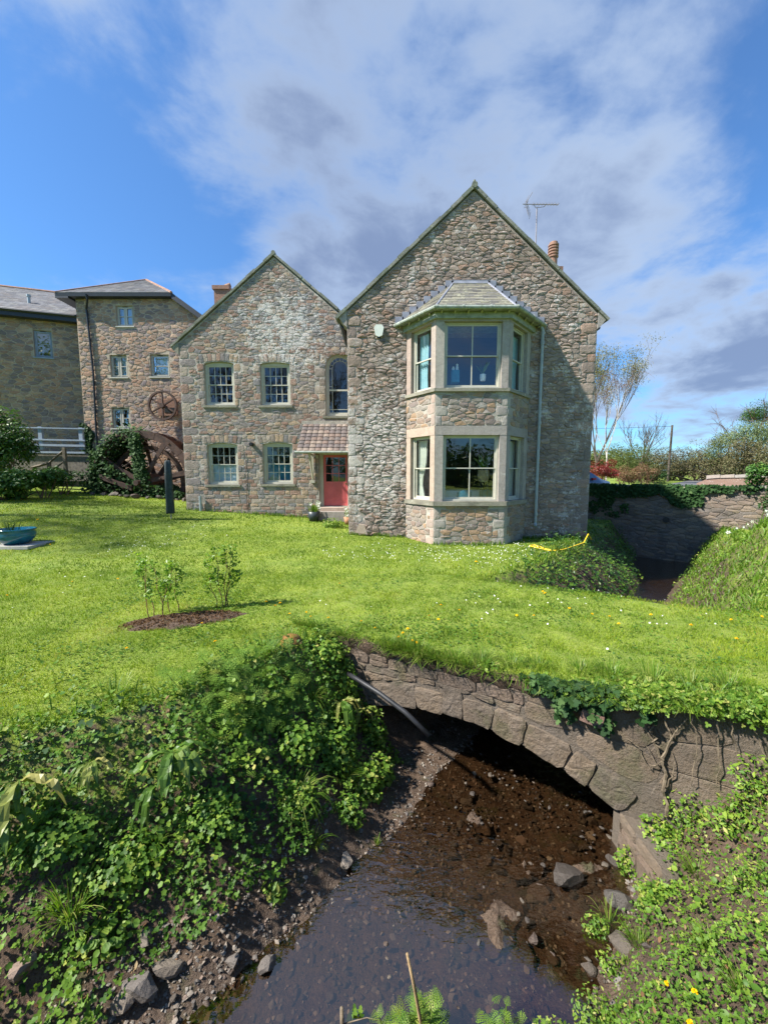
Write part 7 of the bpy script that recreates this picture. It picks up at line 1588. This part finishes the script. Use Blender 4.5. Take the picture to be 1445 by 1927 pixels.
tussock(1330, 1790, 'grass tuft among the dandelions of the right bank', 120, .14, 12, w=.002); tussock(1200, 1780, 'grass tuft on the right bank above the water', 110, .14, 13, w=.002); tussock(1400, 1880, 'grass tuft at the bottom right corner', 120, .14, 14, w=.002); tussock(1310, 1650, 'grass tuft below the bridge on the right bank', 90, .16, 15, w=.0025)
tussock(760, 1215, 'dandelion leaved grass tuft at the left end of the bridge top', 90, .16, 16, spread=.12)
# plants close to the viewer at the bottom edge
feathery(800, 1960, 'pale feathery seedlings at the bottom edge in front of the stream', 60, .12, .055, 21, 'herb', 'seedling', 'feathery seedlings nearest the viewer'); feathery(735, 1990, 'feathery seedling left of the dry stick', 36, .11, .045, 22, 'herb', 'seedling', 'feathery seedlings nearest the viewer'); feathery(950, 1975, 'low feathery seedlings right of the dry stick', 44, .09, .08, 23, 'herb', 'seedling', 'feathery seedlings nearest the viewer')
leafy(672, 1935, 'small ivy with veined leaves at the bottom edge', 40, .06, (.03, .05), 31, T_IVY, 'herb', .09, 'ivy_seedling', 'ivy')
p = pick(792, 1985); mb = MB(); q1 = ray_at(792, 1927, float(p[1]) + .02); q2 = ray_at(766, 1795, float(p[1]) - .05); mb.tube([Vector(p) + Vector((0, 0, -.03)), q1, q1.lerp(q2, .5) + Vector((.004, 0, 0)), q2], [.013, .012, .0105, .008], 8); tag(mb.build('dry_stick', M['stick'], smooth=True), 'dry pale cut stick standing upright at the bottom edge', 'stick')
p = pick(645, 1960); mb = MB(); q2 = ray_at(643, 1897, float(p[1])); mb.tube([Vector(p) - Vector((0, 0, .03)), q2], [.017, .012], 7); mb.tube([q2.lerp(Vector(p), .5), ray_at(690, 1915, float(p[1])), ray_at(730, 1925, float(p[1]))], [.004, .0035, .002], 5); tag(mb.build('broken_stem', M['root'], smooth=True), 'short broken brown stem beside the small ivy at the bottom edge', 'stem')
# mossy stump at the corner of bridge and lawn
p = pick(548, 1208, 0, True); mb = MB(); mb.lathe([(.16, -.1), (.14, .0), (.11, .07), (.05, .10), (.001, .105)], (p[0], p[1] - .02, p[2]), 14); o = mb.build('mossy_stump', plain('orange moss', (.20, .10, .025), .9, .5, 14, .8), smooth=True); tag(o, 'small rusty orange mossy hummock at the lawn edge left of the bridge', 'moss hummock')

# ------------------------------------------------------------------ stones in the stream
import bmesh
def rock_mesh(seed, sub=2, flat=.6, rough=.35, name='stone'):
    bm = bmesh.new(); bmesh.ops.create_icosphere(bm, subdivisions=sub, radius=1.0); rg = np.random.default_rng(seed); pl = unit(rg.normal(0, 1, (9, 3))); cut = rg.uniform(.42, .78, 9)
    for v in bm.verts:
        p = np.array(v.co)
        for n_, c_ in zip(pl, cut):
            t = float(np.dot(p, n_)) - c_
            if t > 0: p = p - n_ * t
        p = p * (1 + rough * .25 * float(vnoise(p[0] * 2 + seed, p[1] * 2 + p[2], 1.5, seed))); v.co = p * [1, .8, flat]
    me = bpy.data.meshes.new(name); bm.to_mesh(me); bm.free(); a = me.attributes.new('rnd', 'FLOAT', 'POINT'); a.data.foreach_set('value', np.full(len(me.vertices), rg.random(), dtype=np.float32)); me.materials.append(M['stone_bed']); return me
ROCKS = [rock_mesh(i) for i in range(14)]
def rock(i, p, s, parent=None, name='stone', sink=.3):
    o = bpy.data.objects.new(name, ROCKS[i % len(ROCKS)]); COL.objects.link(o); o.scale = (s, s, s); o.rotation_euler = (rv.normal(0, .25), rv.normal(0, .25), rv.uniform(0, 6.28)); o.location = (p[0], p[1], p[2] + s * (.5 - sink))
    if parent is not None: o.parent = parent
    return o
BIG = [(650, 1628, .085, 'pale upright stone at the foot of the muddy left bank'), (1065, 1665, .17, 'largest flat brown rock in the stream below the arch'), (1010, 1690, .12, 'wet dark rock beside the largest one'), (1160, 1700, .13, 'grey rock against the right bank'), (505, 1822, .085, 'rounded stone lying in the still water'), (265, 1868, .13, 'broad tan stone on the gravel at the lower left'), (315, 1835, .10, 'pointed stone on the gravel beside the broad tan one'), (235, 1890, .09, 'grey stone in front of the broad tan one'),
       (40, 1835, .10, 'mossy stone at the left end of the gravel'), (180, 1775, .07, 'moss green stone under the left bank leaves'), (275, 1775, .075, 'flat dark stone at the foot of the left bank'), (440, 1815, .06, 'dark wet slab at the water edge'), (920, 1612, .05, 'small white pebble pair in the shallows'), (1170, 1790, .12, 'dark stone half buried in the right bank'), (1330, 1440, .0, '')]
for i, (px, py, s_, lab) in enumerate(BIG):
    if s_ == 0: continue
    o = rock(i + 3, pick(px, py), s_ * (1.15 if px < 480 else 1), name='rock', sink=.15)
    if px < 700: o.material_slots[0].link = 'OBJECT'; o.material_slots[0].material = M['stone_dry']
    tag(o, lab, 'rock', 'rocks in the stream and on its gravel')
for i, (px, py, s_, lab) in enumerate([(935, 1745, .24, 0), (985, 1650, .16, 0), (1110, 1640, .15, 0), (900, 1560, .12, 0)]):
    p = pick(px, py); na_, nr_ = 30, 9; V = [(p[0], p[1], WATER + .05)]
    for r_ in range(1, nr_ + 1):
        for k in range(na_):
            t = 6.2832 * k / na_; e = 1 + .3 * math.sin(2 * t + i) + .15 * math.sin(5 * t + 2 * i); rr2 = s_ * e * r_ / nr_; x_, y_ = p[0] + rr2 * math.cos(t) * .8, p[1] + rr2 * math.sin(t) * .9; V.append((x_, y_, WATER + .045 * (1 - (r_ / nr_) ** 2) - .03 + .09 * float(fbm(x_, y_, 9, 3 + i, 4))))
    Fs_ = [(0, 1 + k, 1 + (k + 1) % na_) for k in range(na_)] + [(1 + j * na_ + k, 1 + (j + 1) * na_ + k, 1 + (j + 1) * na_ + (k + 1) % na_, 1 + j * na_ + (k + 1) % na_) for j in range(nr_ - 1) for k in range(na_)]
    mb = MB(); mb.add(V, Fs_); o = mb.build('mud_bar', M['ground'], smooth=True); set_attr(o.data, 'mud', np.ones(len(V))); set_attr(o.data, 'wet', np.ones(len(V))); tag(o, kind='structure')
for i, (px, py, s_) in enumerate([(930, 1745, .24), (985, 1640, .20), (900, 1560, .16), (1100, 1600, .14)]):
    p = pick(px, py); p[2] = WATER - .02
    for k in range(26): r_ = rv.normal(0, s_ * .7, 2); q = p + [r_[0], r_[1], rv.uniform(-.01, .012)]; rock(int(rv.integers(14)), q, rv.uniform(.01, .032), ground)
rs = rock_mesh(99, 1, .55); TR_ = (np.array([tuple(v.co) for v in rs.vertices]), np.array([tuple(p.vertices) for p in rs.polygons])); bpy.data.meshes.remove(rs)
n = 12000; x = rv.uniform(-3.4, 2.8, n); y = rv.uniform(1.0, 6.2, n); d, bw, p, q, side = chan(x, y); dn_ = fbm(x, y, 1.5, 19, 3); ok = ((d < .06) & (rv.random(n) < np.clip(.35 + dn_ * .9 + .35 * sm((x - .2) / 1.0), .05, 1))); x, y = x[ok], y[ok]; m_ = len(x); L = Leaves()
L.add(TR_, np.stack([x, y, np.maximum(ground_z(x, y) + .006, np.where((rv.random(m_) < .4) & (x > -.1) & (dn_[ok] > 0), WATER - .008, -9))], -1), unit(rv.normal(0, .35, (m_, 3)) + [0, 0, 1]), rv.uniform(0, 6.28, m_), .020 * rv.lognormal(0, .45, m_), np.clip(rv.normal(.45, .25, m_), 0, 1)); tag(L.build('stream_cobbles', M['stone_bed'], None, (0, 0, 0)), kind='stuff')
cnt = 0; tries = 0
while cnt < 270 and tries < 6000:
    tries += 1; x = rv.uniform(-3.6, 2.6); y = rv.uniform(1.4, 5.2); d, bw, pw, q_, side = [float(v) for v in chan(np.array([x]), np.array([y]))[:5]]
    if d / bw > .22 or y < .6 * (x + 1) * 0 + 1.4: continue
    if d < 0 and rv.random() > .55 + .4 * (x > .6): continue
    p = (x, y, float(ground_z(x, y))); rock(int(rv.integers(14)), p, rv.uniform(.014, .038) * (1.35 if rv.random() < .15 else 1), ground); cnt += 1
for k in range(75):
    px_, py_ = rv.uniform(850, 1165), rv.uniform(1500, 1830)
    if px_ > 1165 - (py_ - 1600) * .25: continue
    rock(int(rv.integers(14)), pick(px_, py_), rv.uniform(.03, .075), ground, sink=.12)
OCT = (np.array([(1, 0, 0), (0, .8, 0), (-1, .1, 0), (0, -.8, 0), (.2, .1, .5), (0, 0, -.5), (.6, .6, .2), (-.6, .5, .25)], float), np.array([(0, 6, 4), (6, 1, 4), (1, 7, 4), (7, 2, 4), (2, 3, 4), (3, 0, 4)]))
def pebbles(name, n, box, cond, size, seed):
    rg = np.random.default_rng(seed); x = rg.uniform(box[0], box[1], n); y = rg.uniform(box[2], box[3], n); d, bw, p, q, side = chan(x, y); ok = cond(x, y, d, d / bw, side); x, y = x[ok], y[ok]; m = len(x); z = ground_z(x, y)
    L = Leaves(); L.add(OCT, np.stack([x, y, z + .003], -1), unit(rg.normal(0, .4, (m, 3)) + [0, 0, 1]), rg.uniform(0, 6.28, m), size * rg.lognormal(0, .45, m), rg.random(m)); tag(L.build(name, M['stone_dry'], None, (0, 0, 0)), kind='stuff')
pebbles('gravel', 52000, (-5, 2.6, .4, 5.6), lambda x, y, d, u, s: (u < .30) & ((s > 0) & (d > -.12) & (rv.random(len(x)) < .15 + .85 * sm((-.4 - x) / .6)) | ((d < .05) & (rv.random(len(x)) < .35))), .011, 5)
pebbles('bank_shale', 5000, (-2.0, 2.2, 1.6, 4.8), lambda x, y, d, u, s: (s > 0) & (u > .05) & (u < .45) & (fbm(x, y, 1.4, 88, 2) > 0), .010, 6)

# ------------------------------------------------------------------ ivy on the walls and wheel
def wall_ivy(F, name, label, n, fn, size, seed, mat='ivy', parent=None, d=.06):
    rg = np.random.default_rng(seed); a, z = fn(rg, n); m = len(a); P = np.array([F.p(aa, zz, .02 + abs(rg.normal(0, d))) for aa, zz in zip(a, z)]); L = Leaves(); tn = np.clip(.4 + .4 * fbm(a, z, 1.6, seed, 3) + rg.normal(0, .2, m), 0, 1)
    L.add(T_IVY, P, unit(rg.normal(0, .35, (m, 3)) + np.array(F.n) + [0, 0, .35]), rg.normal(3.14, .8, m), rg.uniform(size[0], size[1], m), tn); return tag(L.build(name, M[mat], None), label, 'ivy')
def road_ivy(rg, n):
    a = rg.uniform(0, wl, n); z = 1.62 - np.abs(rg.normal(0, .75, n)); f = fbm(a, z * 1.4, .9, 12, 4); cover = np.interp(a, [0, 2, 4.2, 5.0, 6.2, 7.5, 9, wl], [1.15, 1.3, 1.05, .5, 1.25, .6, .8, .9]); ok = ((1.62 - z) < cover * (.55 + 1.5 * f)) & (rg.random(n) < .8 + 1.2 * fbm(a, z, 2.6, 14, 2)); return a[ok], z[ok]
wall_ivy(FW, 'wall_ivy', 'dark ivy curtain hanging down the road bridge wall', 15000, road_ivy, (.07, .13), 3)
def corner_ivy(rg, n):
    z = rg.uniform(.6, 4.6, n); a = tx0 + np.abs(rg.normal(0, .55, n)) - .15; ok = (a < tx0 + .25 + 1.3 * sm((4.4 - z) / 3.2) + .2 * np.sin(z * 5)); return a[ok], z[ok]
wall_ivy(FT, 'corner_ivy', 'ivy climbing the corner of the mill behind the black downpipe', 5200, corner_ivy, (.09, .16), 4)
def low_ivy(rg, n):
    a = rg.uniform(tx0, tx1, n); z = .4 + np.abs(rg.normal(0, 1.0, n)); ok = z < 1.2 + 1.1 * fbm(a, a * 0, .5, 4, 2) + .9 * sm((-9.5 - a) / 4); return a[ok], z[ok]
wall_ivy(FT, 'low_wall_ivy', 'ivy spreading low across the mill wall behind the waterwheel', 6500, low_ivy, (.09, .16), 5)
L = Leaves(); n = 5200; rg = np.random.default_rng(8); t = rg.uniform(R(92), R(205), n); dens = .25 + .75 * sm((t - R(92)) / R(25)); k = rg.random(n) < dens; t = t[k]; rr_ = wr + rg.normal(-.12, .20, len(t)) - .35 * sm((t - R(130)) / R(50)) * rg.random(len(t)); yy = YW + rg.uniform(-.2, 1.3, len(t))
P = np.stack([wc[0] + rr_ * np.cos(t), yy, wc[1] + rr_ * np.sin(t)], -1); L.add(T_IVY, P, unit(rg.normal(0, .4, P.shape) + np.stack([np.cos(t) * .6, -.7 + 0 * t, np.sin(t) * .7], -1)), rg.uniform(0, 6.28, len(t)), rg.uniform(.08, .15, len(t)), rg.random(len(t)))
n = 3800; s_ = rg.random(n); px = 252 + 18 * s_ + rg.normal(0, 5, n); py = 815 + 95 * s_; P = np.array([(X(a, b, YW - .1), YW - .12 + rg.normal(0, .06), Z(b, YW - .1)) for a, b in zip(px, py)]); L.add(T_IVY, P, unit(rg.normal(0, .4, P.shape) + [0, -1, .4]), rg.uniform(0, 6.28, n), rg.uniform(.07, .13, n), rg.random(n))
n = 4800; x = rg.uniform(X(160, 900, YW), X(345, 900, YW), n); top_ = np.interp(x, [X(160, 900, YW), X(200, 900, YW), X(250, 900, YW), X(345, 900, YW)], [.9, 1.7, .8, .3]); z = surface(x, np.full(n, YW)) + rg.random(n) ** 1.4 * top_; P = np.stack([x, YW + rg.uniform(-.45, 1.5, n), z], -1); L.add(T_IVY, P, unit(rg.normal(0, .5, P.shape) + [0, -.7, .6]), rg.uniform(0, 6.28, n), rg.uniform(.08, .15, n), rg.random(n))
tag(L.build('wheel_ivy', M['ivy'], None), 'thick ivy smothering the left side of the waterwheel', 'ivy')
for i in range(16): rock(i, np.array([-13.2 + i * .42, YW - .65 + .2 * math.sin(i), float(surface(-13.2 + i * .42, YW - .6))]), .13 + .06 * (i % 3), ground, sink=.2)

# ------------------------------------------------------------------ shrubs and trees
def leaf_mass(L, c, rad, n, size, rg, tm=T_OVAL2, lumps=14, tone=(0, 1), hollow=.55):
    c = np.array(c); rad = np.array(rad); lc = unit(rg.normal(0, 1, (lumps, 3))) * rg.uniform(.35, .8, (lumps, 1)); lr = rg.uniform(.28, .5, lumps); i = rg.integers(0, lumps, n); v = unit(rg.normal(0, 1, (n, 3))) * (hollow + (1 - hollow) * rg.random((n, 1))) * lr[i][:, None]; q = lc[i] + v; q = q * rad + c
    nm = unit(v / rad + rg.normal(0, .5, (n, 3)) * .4 / rad.mean() + [0, 0, .3 / rad.mean()]); tn = tone[0] + (tone[1] - tone[0]) * np.clip(rg.normal(.5, .2, n) + (rg.random(lumps)[i] - .5) * .5, 0, 1); L.add(tm, q, nm, rg.uniform(0, 6.28, n), rg.uniform(size * .6, size * 1.3, n), tn)
def branches(mb, base, direction, length, r0, depth, rg, tips, spread=.5, n=4, up=.15, gravity=0.0, segs=3):
    p = Vector(base); d = Vector(direction).normalized(); P = [p.copy()]
    for s_ in range(segs): d = (d + Vector(rg.normal(0, .10, 3)) + Vector((0, 0, up * .3 - gravity))).normalized(); p = p + d * length / segs; P.append(p.copy())
    mb.tube(P, [r0 * (1 - .45 * i / segs) for i in range(segs + 1)], 6 if r0 > .05 else (4 if r0 > .015 else 3), caps=False)
    if depth == 0: tips.append((p, d)); return
    for k in range(n):
        t = rg.uniform(.45, 1.0) if k else 1.0; i = min(segs - 1, int(t * segs)); q = P[i].lerp(P[i + 1], t * segs - i if t < 1 else 1.0); dd2 = (d + Vector(rg.normal(0, spread, 3)) + Vector((0, 0, up))).normalized()
        branches(mb, q, dd2, length * rg.uniform(.55, .8), r0 * .5 * (1 if k else 1.1), depth - 1, rg, tips, spread, n, up, gravity, segs)
def bush(name, label, c, rad, n, size, mat, seed, cat='bush', group=None, tm=T_OVAL2, lumps=16, stems=5, twig='twig'):
    rg = np.random.default_rng(seed); z0 = float(ground_z(c[0], c[1])); t = thing(name, label, cat, (c[0], c[1], z0), group); L = Leaves(); leaf_mass(L, c, rad, n, size, rg, tm, lumps); L.build('foliage', M[mat], t)
    for k in range(stems): mb = MB(); e = Vector(c) + Vector(rg.normal(0, .45, 3) * np.array(rad)); mb.tube([(c[0] + rg.normal(0, .1), c[1] + rg.normal(0, .1), z0 - .1), tuple(e)], [.04 * rad[0], .01], 4); mb.build('stem', M[twig], t)
    return t
def tree(name, label, base, H, r0, seed, bark, leafmat=None, nleaf=0, size=.1, depth=3, n=4, spread=.45, up=.2, grav=0.0, trunk=.35, spreadl=.35, cat='tree', group=None, tm=T_OVAL2, crown=None):
    rg = np.random.default_rng(seed); z0 = float(ground_z(base[0], base[1])); t = thing(name, label, cat, (base[0], base[1], z0), group); tips = []; mb = MB(); tk = H * trunk; lean = Vector((rg.normal(0, .04), rg.normal(0, .04), 1)); top = Vector((base[0], base[1], z0)) + lean * tk; mb.tube([(base[0], base[1], z0 - .3), tuple(Vector((base[0], base[1], z0)).lerp(top, .5)), tuple(top)], [r0 * 1.25, r0, r0 * .8], 8, caps=False); mb.build('trunk', M[bark], t)
    mb = MB()
    for k in range(n + 1): a = 6.28 * k / (n + 1) + rg.uniform(-.4, .4); branches(mb, top - Vector((0, 0, rg.uniform(0, tk * .25))), (math.cos(a) * spread * 1.3, math.sin(a) * spread * 1.3, 1), (H - tk) * .48, r0 * .55, depth - 1, rg, tips, spread, n, up, grav)
    mb.build('limbs', M[bark], t)
    if leafmat and nleaf:
        L = Leaves(); i = rg.integers(0, len(tips), nleaf); q = np.array([tuple(tp[0]) for tp in tips])[i] + rg.normal(0, spreadl, (nleaf, 3)) * [1, 1, .8]; L.add(tm, q, unit(rg.normal(0, 1, (nleaf, 3)) + [0, 0, .4]), rg.uniform(0, 6.28, nleaf), rg.uniform(size * .6, size * 1.3, nleaf), np.clip(rg.normal(.5, .25, nleaf), 0, 1)); L.build('crown', M[leafmat], t)
    return t, tips
# left: laurels and the shrub by the deck
def c_at(px, py, Y): x, z = at(px, py, Y); return (x, Y, z)
bush('laurel_bush', 'glossy laurel bush at the left edge of the lawn', c_at(18, 908, 15.2), (1.15, .9, .62), 3400, .16, 'laurel', 1, group='laurels along the lawn edge', tm=T_OVAL); bush('laurel_bush', 'glossy laurel bush nearer the waterwheel', c_at(80, 902, 16.2), (.85, .8, .50), 2600, .15, 'laurel', 2, group='laurels along the lawn edge', tm=T_OVAL)
bush('leafy_shrub', 'tall leafy green shrub in front of the blue grey railing', c_at(10, 835, 17.2), (1.5, 1.2, 1.45), 7500, .13, 'shrub', 3, tm=T_OVAL, lumps=24); bush('low_shrub', 'low green shrub under the wooden handrail', c_at(120, 900, 17.6), (.9, .5, .35), 1200, .12, 'shrub', 4)
tree('shade_tree', 'tree left of the lawn, outside the photo, that shades it', (-18.8, 11.2), 11, .28, 5, 'bark', 'shrub', 9000, .22, 3, 4, .5, .15, 0, .3, .6)
# right of the house
bush('red_photinia', 'bright red leaved bush beside the house corner', c_at(1136, 884, 26.5), (1.25, 1.1, 1.0), 5200, .10, 'red_leaf', 11, group='clipped bushes beyond the road bridge'); bush('russet_bush', 'russet clipped bush with a red patch beyond the wall', c_at(1182, 892, 27.5), (1.0, .9, .72), 3400, .09, 'russet', 12, group='clipped bushes beyond the road bridge'); bush('russet_bush', 'brown clipped bush at the end of the row beyond the wall', c_at(1216, 892, 27.0), (.95, .9, .78), 3400, .09, 'russet', 13, group='clipped bushes beyond the road bridge'); bush('dark_bush', 'dark green bush at the right end of the clipped row', c_at(1238, 900, 26.6), (.6, .6, .5), 1600, .09, 'ivy', 14, group='clipped bushes beyond the road bridge')
t_, tips = tree('birch_tree', 'pale trunked birch with bare reddish hanging twigs behind the red bush', (X(1143, 850, 31), 31), 8.6, .055, 21, 'birch', None, 0, .08, 4, 3, .26, .35, .0, .34)
rg = np.random.default_rng(4); mb = MB()
for p, d in tips[::1]:
    for k in range(3): q = p.copy(); P = [q.copy()]; dx_ = Vector((rg.normal(0, .15), rg.normal(0, .15), -.25)); 
    for k in range(3):
        q = p.copy(); P = [q.copy()]; dr = Vector((rg.normal(0, .35), rg.normal(0, .35), .1))
        for s_ in range(3): dr = dr + Vector((0, 0, -.32)); q = q + dr * .42; P.append(q.copy())
        mb.tube(P, [.010, .008, .006, .004], 3, caps=False)
mb.build('hanging_twigs', M['twig'], t_)
tree('willow_tree', 'yellowish willow in catkin beside the right wall of the house', (X(1122, 850, 38), 38), 11.5, .12, 23, 'bark', 'willow', 9000, .13, 4, 4, .28, .5, 0, .2, .3)
bush('far_bush', 'grey green bush left of the utility pole', c_at(1185, 858, 44), (3.4, 2, 2.0), 5000, .16, 'far_green', 31, group='far hedge trees', lumps=22)
tree('far_bare_tree', 'bare small tree rising above the hedge left of the pole', (X(1205, 870, 46), 46), 7.2, .14, 24, 'bark', None, 0, .1, 4, 4, .42, .25, 0, .25)
k = 0
for (px, py, Y, rx, rz, n_, mat, lab, nm) in ((1190, 884, 50, 4.0, 1.6, 5200, 'far_green', 'low grey green hedge left of the utility pole', 'far_hedge'), (1262, 884, 49, 3.6, 1.5, 5200, 'far_brown', 'low hedge at the foot of the utility pole', 'far_hedge'), (1310, 882, 46, 3.6, 1.6, 5200, 'far_brown', 'low brown hedge behind the end of the road parapet', 'far_hedge'), (1372, 880, 43, 3.6, 1.8, 5200, 'far_brown', 'low hedge behind the middle of the road parapet', 'far_hedge'), (1235, 868, 50, 2.8, 1.7, 4500, 'far_brown', 'brown hedge clump behind the utility pole', 'far_hedge'), (1285, 862, 48, 3.2, 2.3, 4500, 'far_brown', 'rounded brownish hedge just right of the utility pole', 'far_hedge'), (1330, 866, 46, 2.8, 1.9, 4000, 'far_brown', 'hedge clump in the middle of the far right hedge', 'far_hedge'), (1362, 848, 44, 2.6, 2.6, 4200, 'far_green', 'green tinged hedge with reddish twigs', 'far_hedge'), (1400, 862, 40, 3.0, 2.3, 5000, 'far_brown', 'hedge below the pale willow', 'far_hedge'), (1425, 828, 42, 3.6, 2.4, 6500, 'far_pale', 'pale green willow mass at the right edge', 'pale_willow'), (1470, 860, 38, 3.2, 3.0, 5000, 'far_brown', 'hedge running out of the right edge', 'far_hedge'), (1440, 780, 52, 3.6, 2.2, 6000, 'shrub', 'dark ivy clad tree top at the right edge', 'ivy_clad_tree'), (1500, 800, 48, 4.5, 4.0, 6000, 'far_green', 'tree beyond the right edge', 'far_tree')):
    bush(nm, lab, c_at(px, py, Y), (rx, 1.6, rz), n_, .17, mat, 40 + k, 'tree' if nm != 'far_hedge' else 'hedge', 'far hedge trees', lumps=26, twig='bark'); k += 1
tree('far_bare_tree', 'bare spreading tree left of the ivy clad one', (X(1405, 850, 54), 54), 10.5, .2, 26, 'twig', None, 0, .1, 4, 4, .55, .12, 0, .3)
bush('wall_top_ivy_bush', 'green ivy bush growing over the right end of the wall', c_at(1440, 893, 14.6), (.62, .5, .52), 2600, .10, 'laurel', 61, tm=T_OVAL)
bush('wall_end_leaves', 'dark leafy bush at the right end of the wall base', c_at(1452, 940, 13.6), (.5, .4, .7), 900, .10, 'ivy', 62)
# low far hedges closing the horizon
for i, (x, y, rx, rz) in enumerate([(-60, 120, 26, 5), (-20, 140, 26, 6), (25, 150, 26, 5), (70, 130, 26, 6), (110, 110, 26, 5), (46, 85, 14, 3.5), (80, 70, 14, 4), (-95, 90, 20, 6)]):
    rg = np.random.default_rng(300 + i); L = Leaves(); leaf_mass(L, (x, y, rz * .6 + .8), (rx, 5, rz), 5000, .9, rg, T_OVAL2, 40); o = L.build('far_woodland', M['far_green'], None); tag(o, kind='stuff')
# daffodils and tall grass on the mound
dfd = thing('daffodil', 'pale daffodil flowering on the grassy mound by the road bridge', 'daffodil', (0, 0, 0), 'daffodils on the mound')
V = []; Fs = []
for k in range(6): a = k * 1.047; V += [(0, -.01, .36), (.05 * math.cos(a - .45), -.02, .36 + .05 * math.sin(a - .45)), (.08 * math.cos(a), -.015, .36 + .08 * math.sin(a)), (.05 * math.cos(a + .45), -.02, .36 + .05 * math.sin(a + .45))]; Fs.append((4 * k, 4 * k + 1, 4 * k + 2, 4 * k + 3))
mb = MB(); mb.add(V, Fs); mb.tube([(0, -.02, .36), (0, -.06, .36)], [.02, .032], 8, caps=False); mb.build('flower', M['petal'], dfd, world=False); mb = MB(); mb.tube([(0, .05, 0), (0, .03, .25), (0, 0, .36)], .006, 4); mb.build('stem', M['grass_long'], dfd, world=False)
mb = MB()
for k in range(10): a = k * .7; mb.add([(.02 * math.cos(a), .02 * math.sin(a) + .04, 0), (.02 * math.cos(a) + .02, .02 * math.sin(a) + .04, 0), (.14 * math.cos(a), .14 * math.sin(a) + .04, .33 + .05 * math.sin(k))], [(0, 1, 2)], .6)
mb.build('leaf_blades', M['grass_long'], dfd, world=False)
for i, (px, py, lab) in enumerate(((1368, 994, 'lowest daffodil of the row on the mound'), (1382, 987, 'second lowest daffodil on the mound'), (1394, 985, 'daffodil in the middle of the row on the mound'), (1402, 978, 'daffodil just above the middle of the row'), (1412, 972, 'daffodil on the upper slope of the mound'), (1420, 968, 'daffodil below the pair at the top of the mound'), (1424, 960, 'left daffodil of the pair at the top of the mound'), (1435, 960, 'right daffodil of the pair at the top of the mound'), (1440, 968, 'daffodil at the right edge of the photo'))):
    p = pick(px, py + 26); o = dfd if i == 0 else copy_tree(dfd); o.location = tuple(p); o['label'] = 'white ' + lab; o.rotation_euler = (0, 0, rv.normal(0, .5)); o.scale = (1, 1, .9)
# trees behind the viewer, mirrored in windows and stream
for i, (x, y, rx, rz, m_) in enumerate([(-9, -15, 4.5, 3.6, 'shrub'), (-1, -17, 4.5, 3.4, 'shrub'), (7, -16, 5, 3.8, 'shrub'), (15, -14, 5, 4.0, 'shrub'), (23, -10, 5, 4.4, 'shrub'), (-17, -12, 4.5, 4.0, 'far_green')]):
    bush('hedge_tree', ['round green tree behind the viewer, left of middle', 'low green tree straight behind the viewer', 'green tree behind the viewer, right of middle', 'green tree behind the viewer at the right', 'farthest right green tree behind the viewer', 'farthest left pale tree behind the viewer'][i], (x, y, rz * .85), (rx, 2.5, rz), 3600, .40, m_, 500 + i, 'tree', 'trees mirrored in the windows', lumps=22)
for i, (x, y, H) in enumerate(((-13.5, -9, 15), (-6, -12, 15), (-22, -6, 14))): tree('bare_tree', ['tall bare tree behind the viewer, middle of three', 'tall bare tree behind the viewer, right of three', 'tall bare tree behind the viewer, left of three'][i], (x, y), H, .3, 70 + i, 'bark', None, 0, .1, 4, 4, .5, .15, 0, .3, group='bare trees mirrored in the windows')
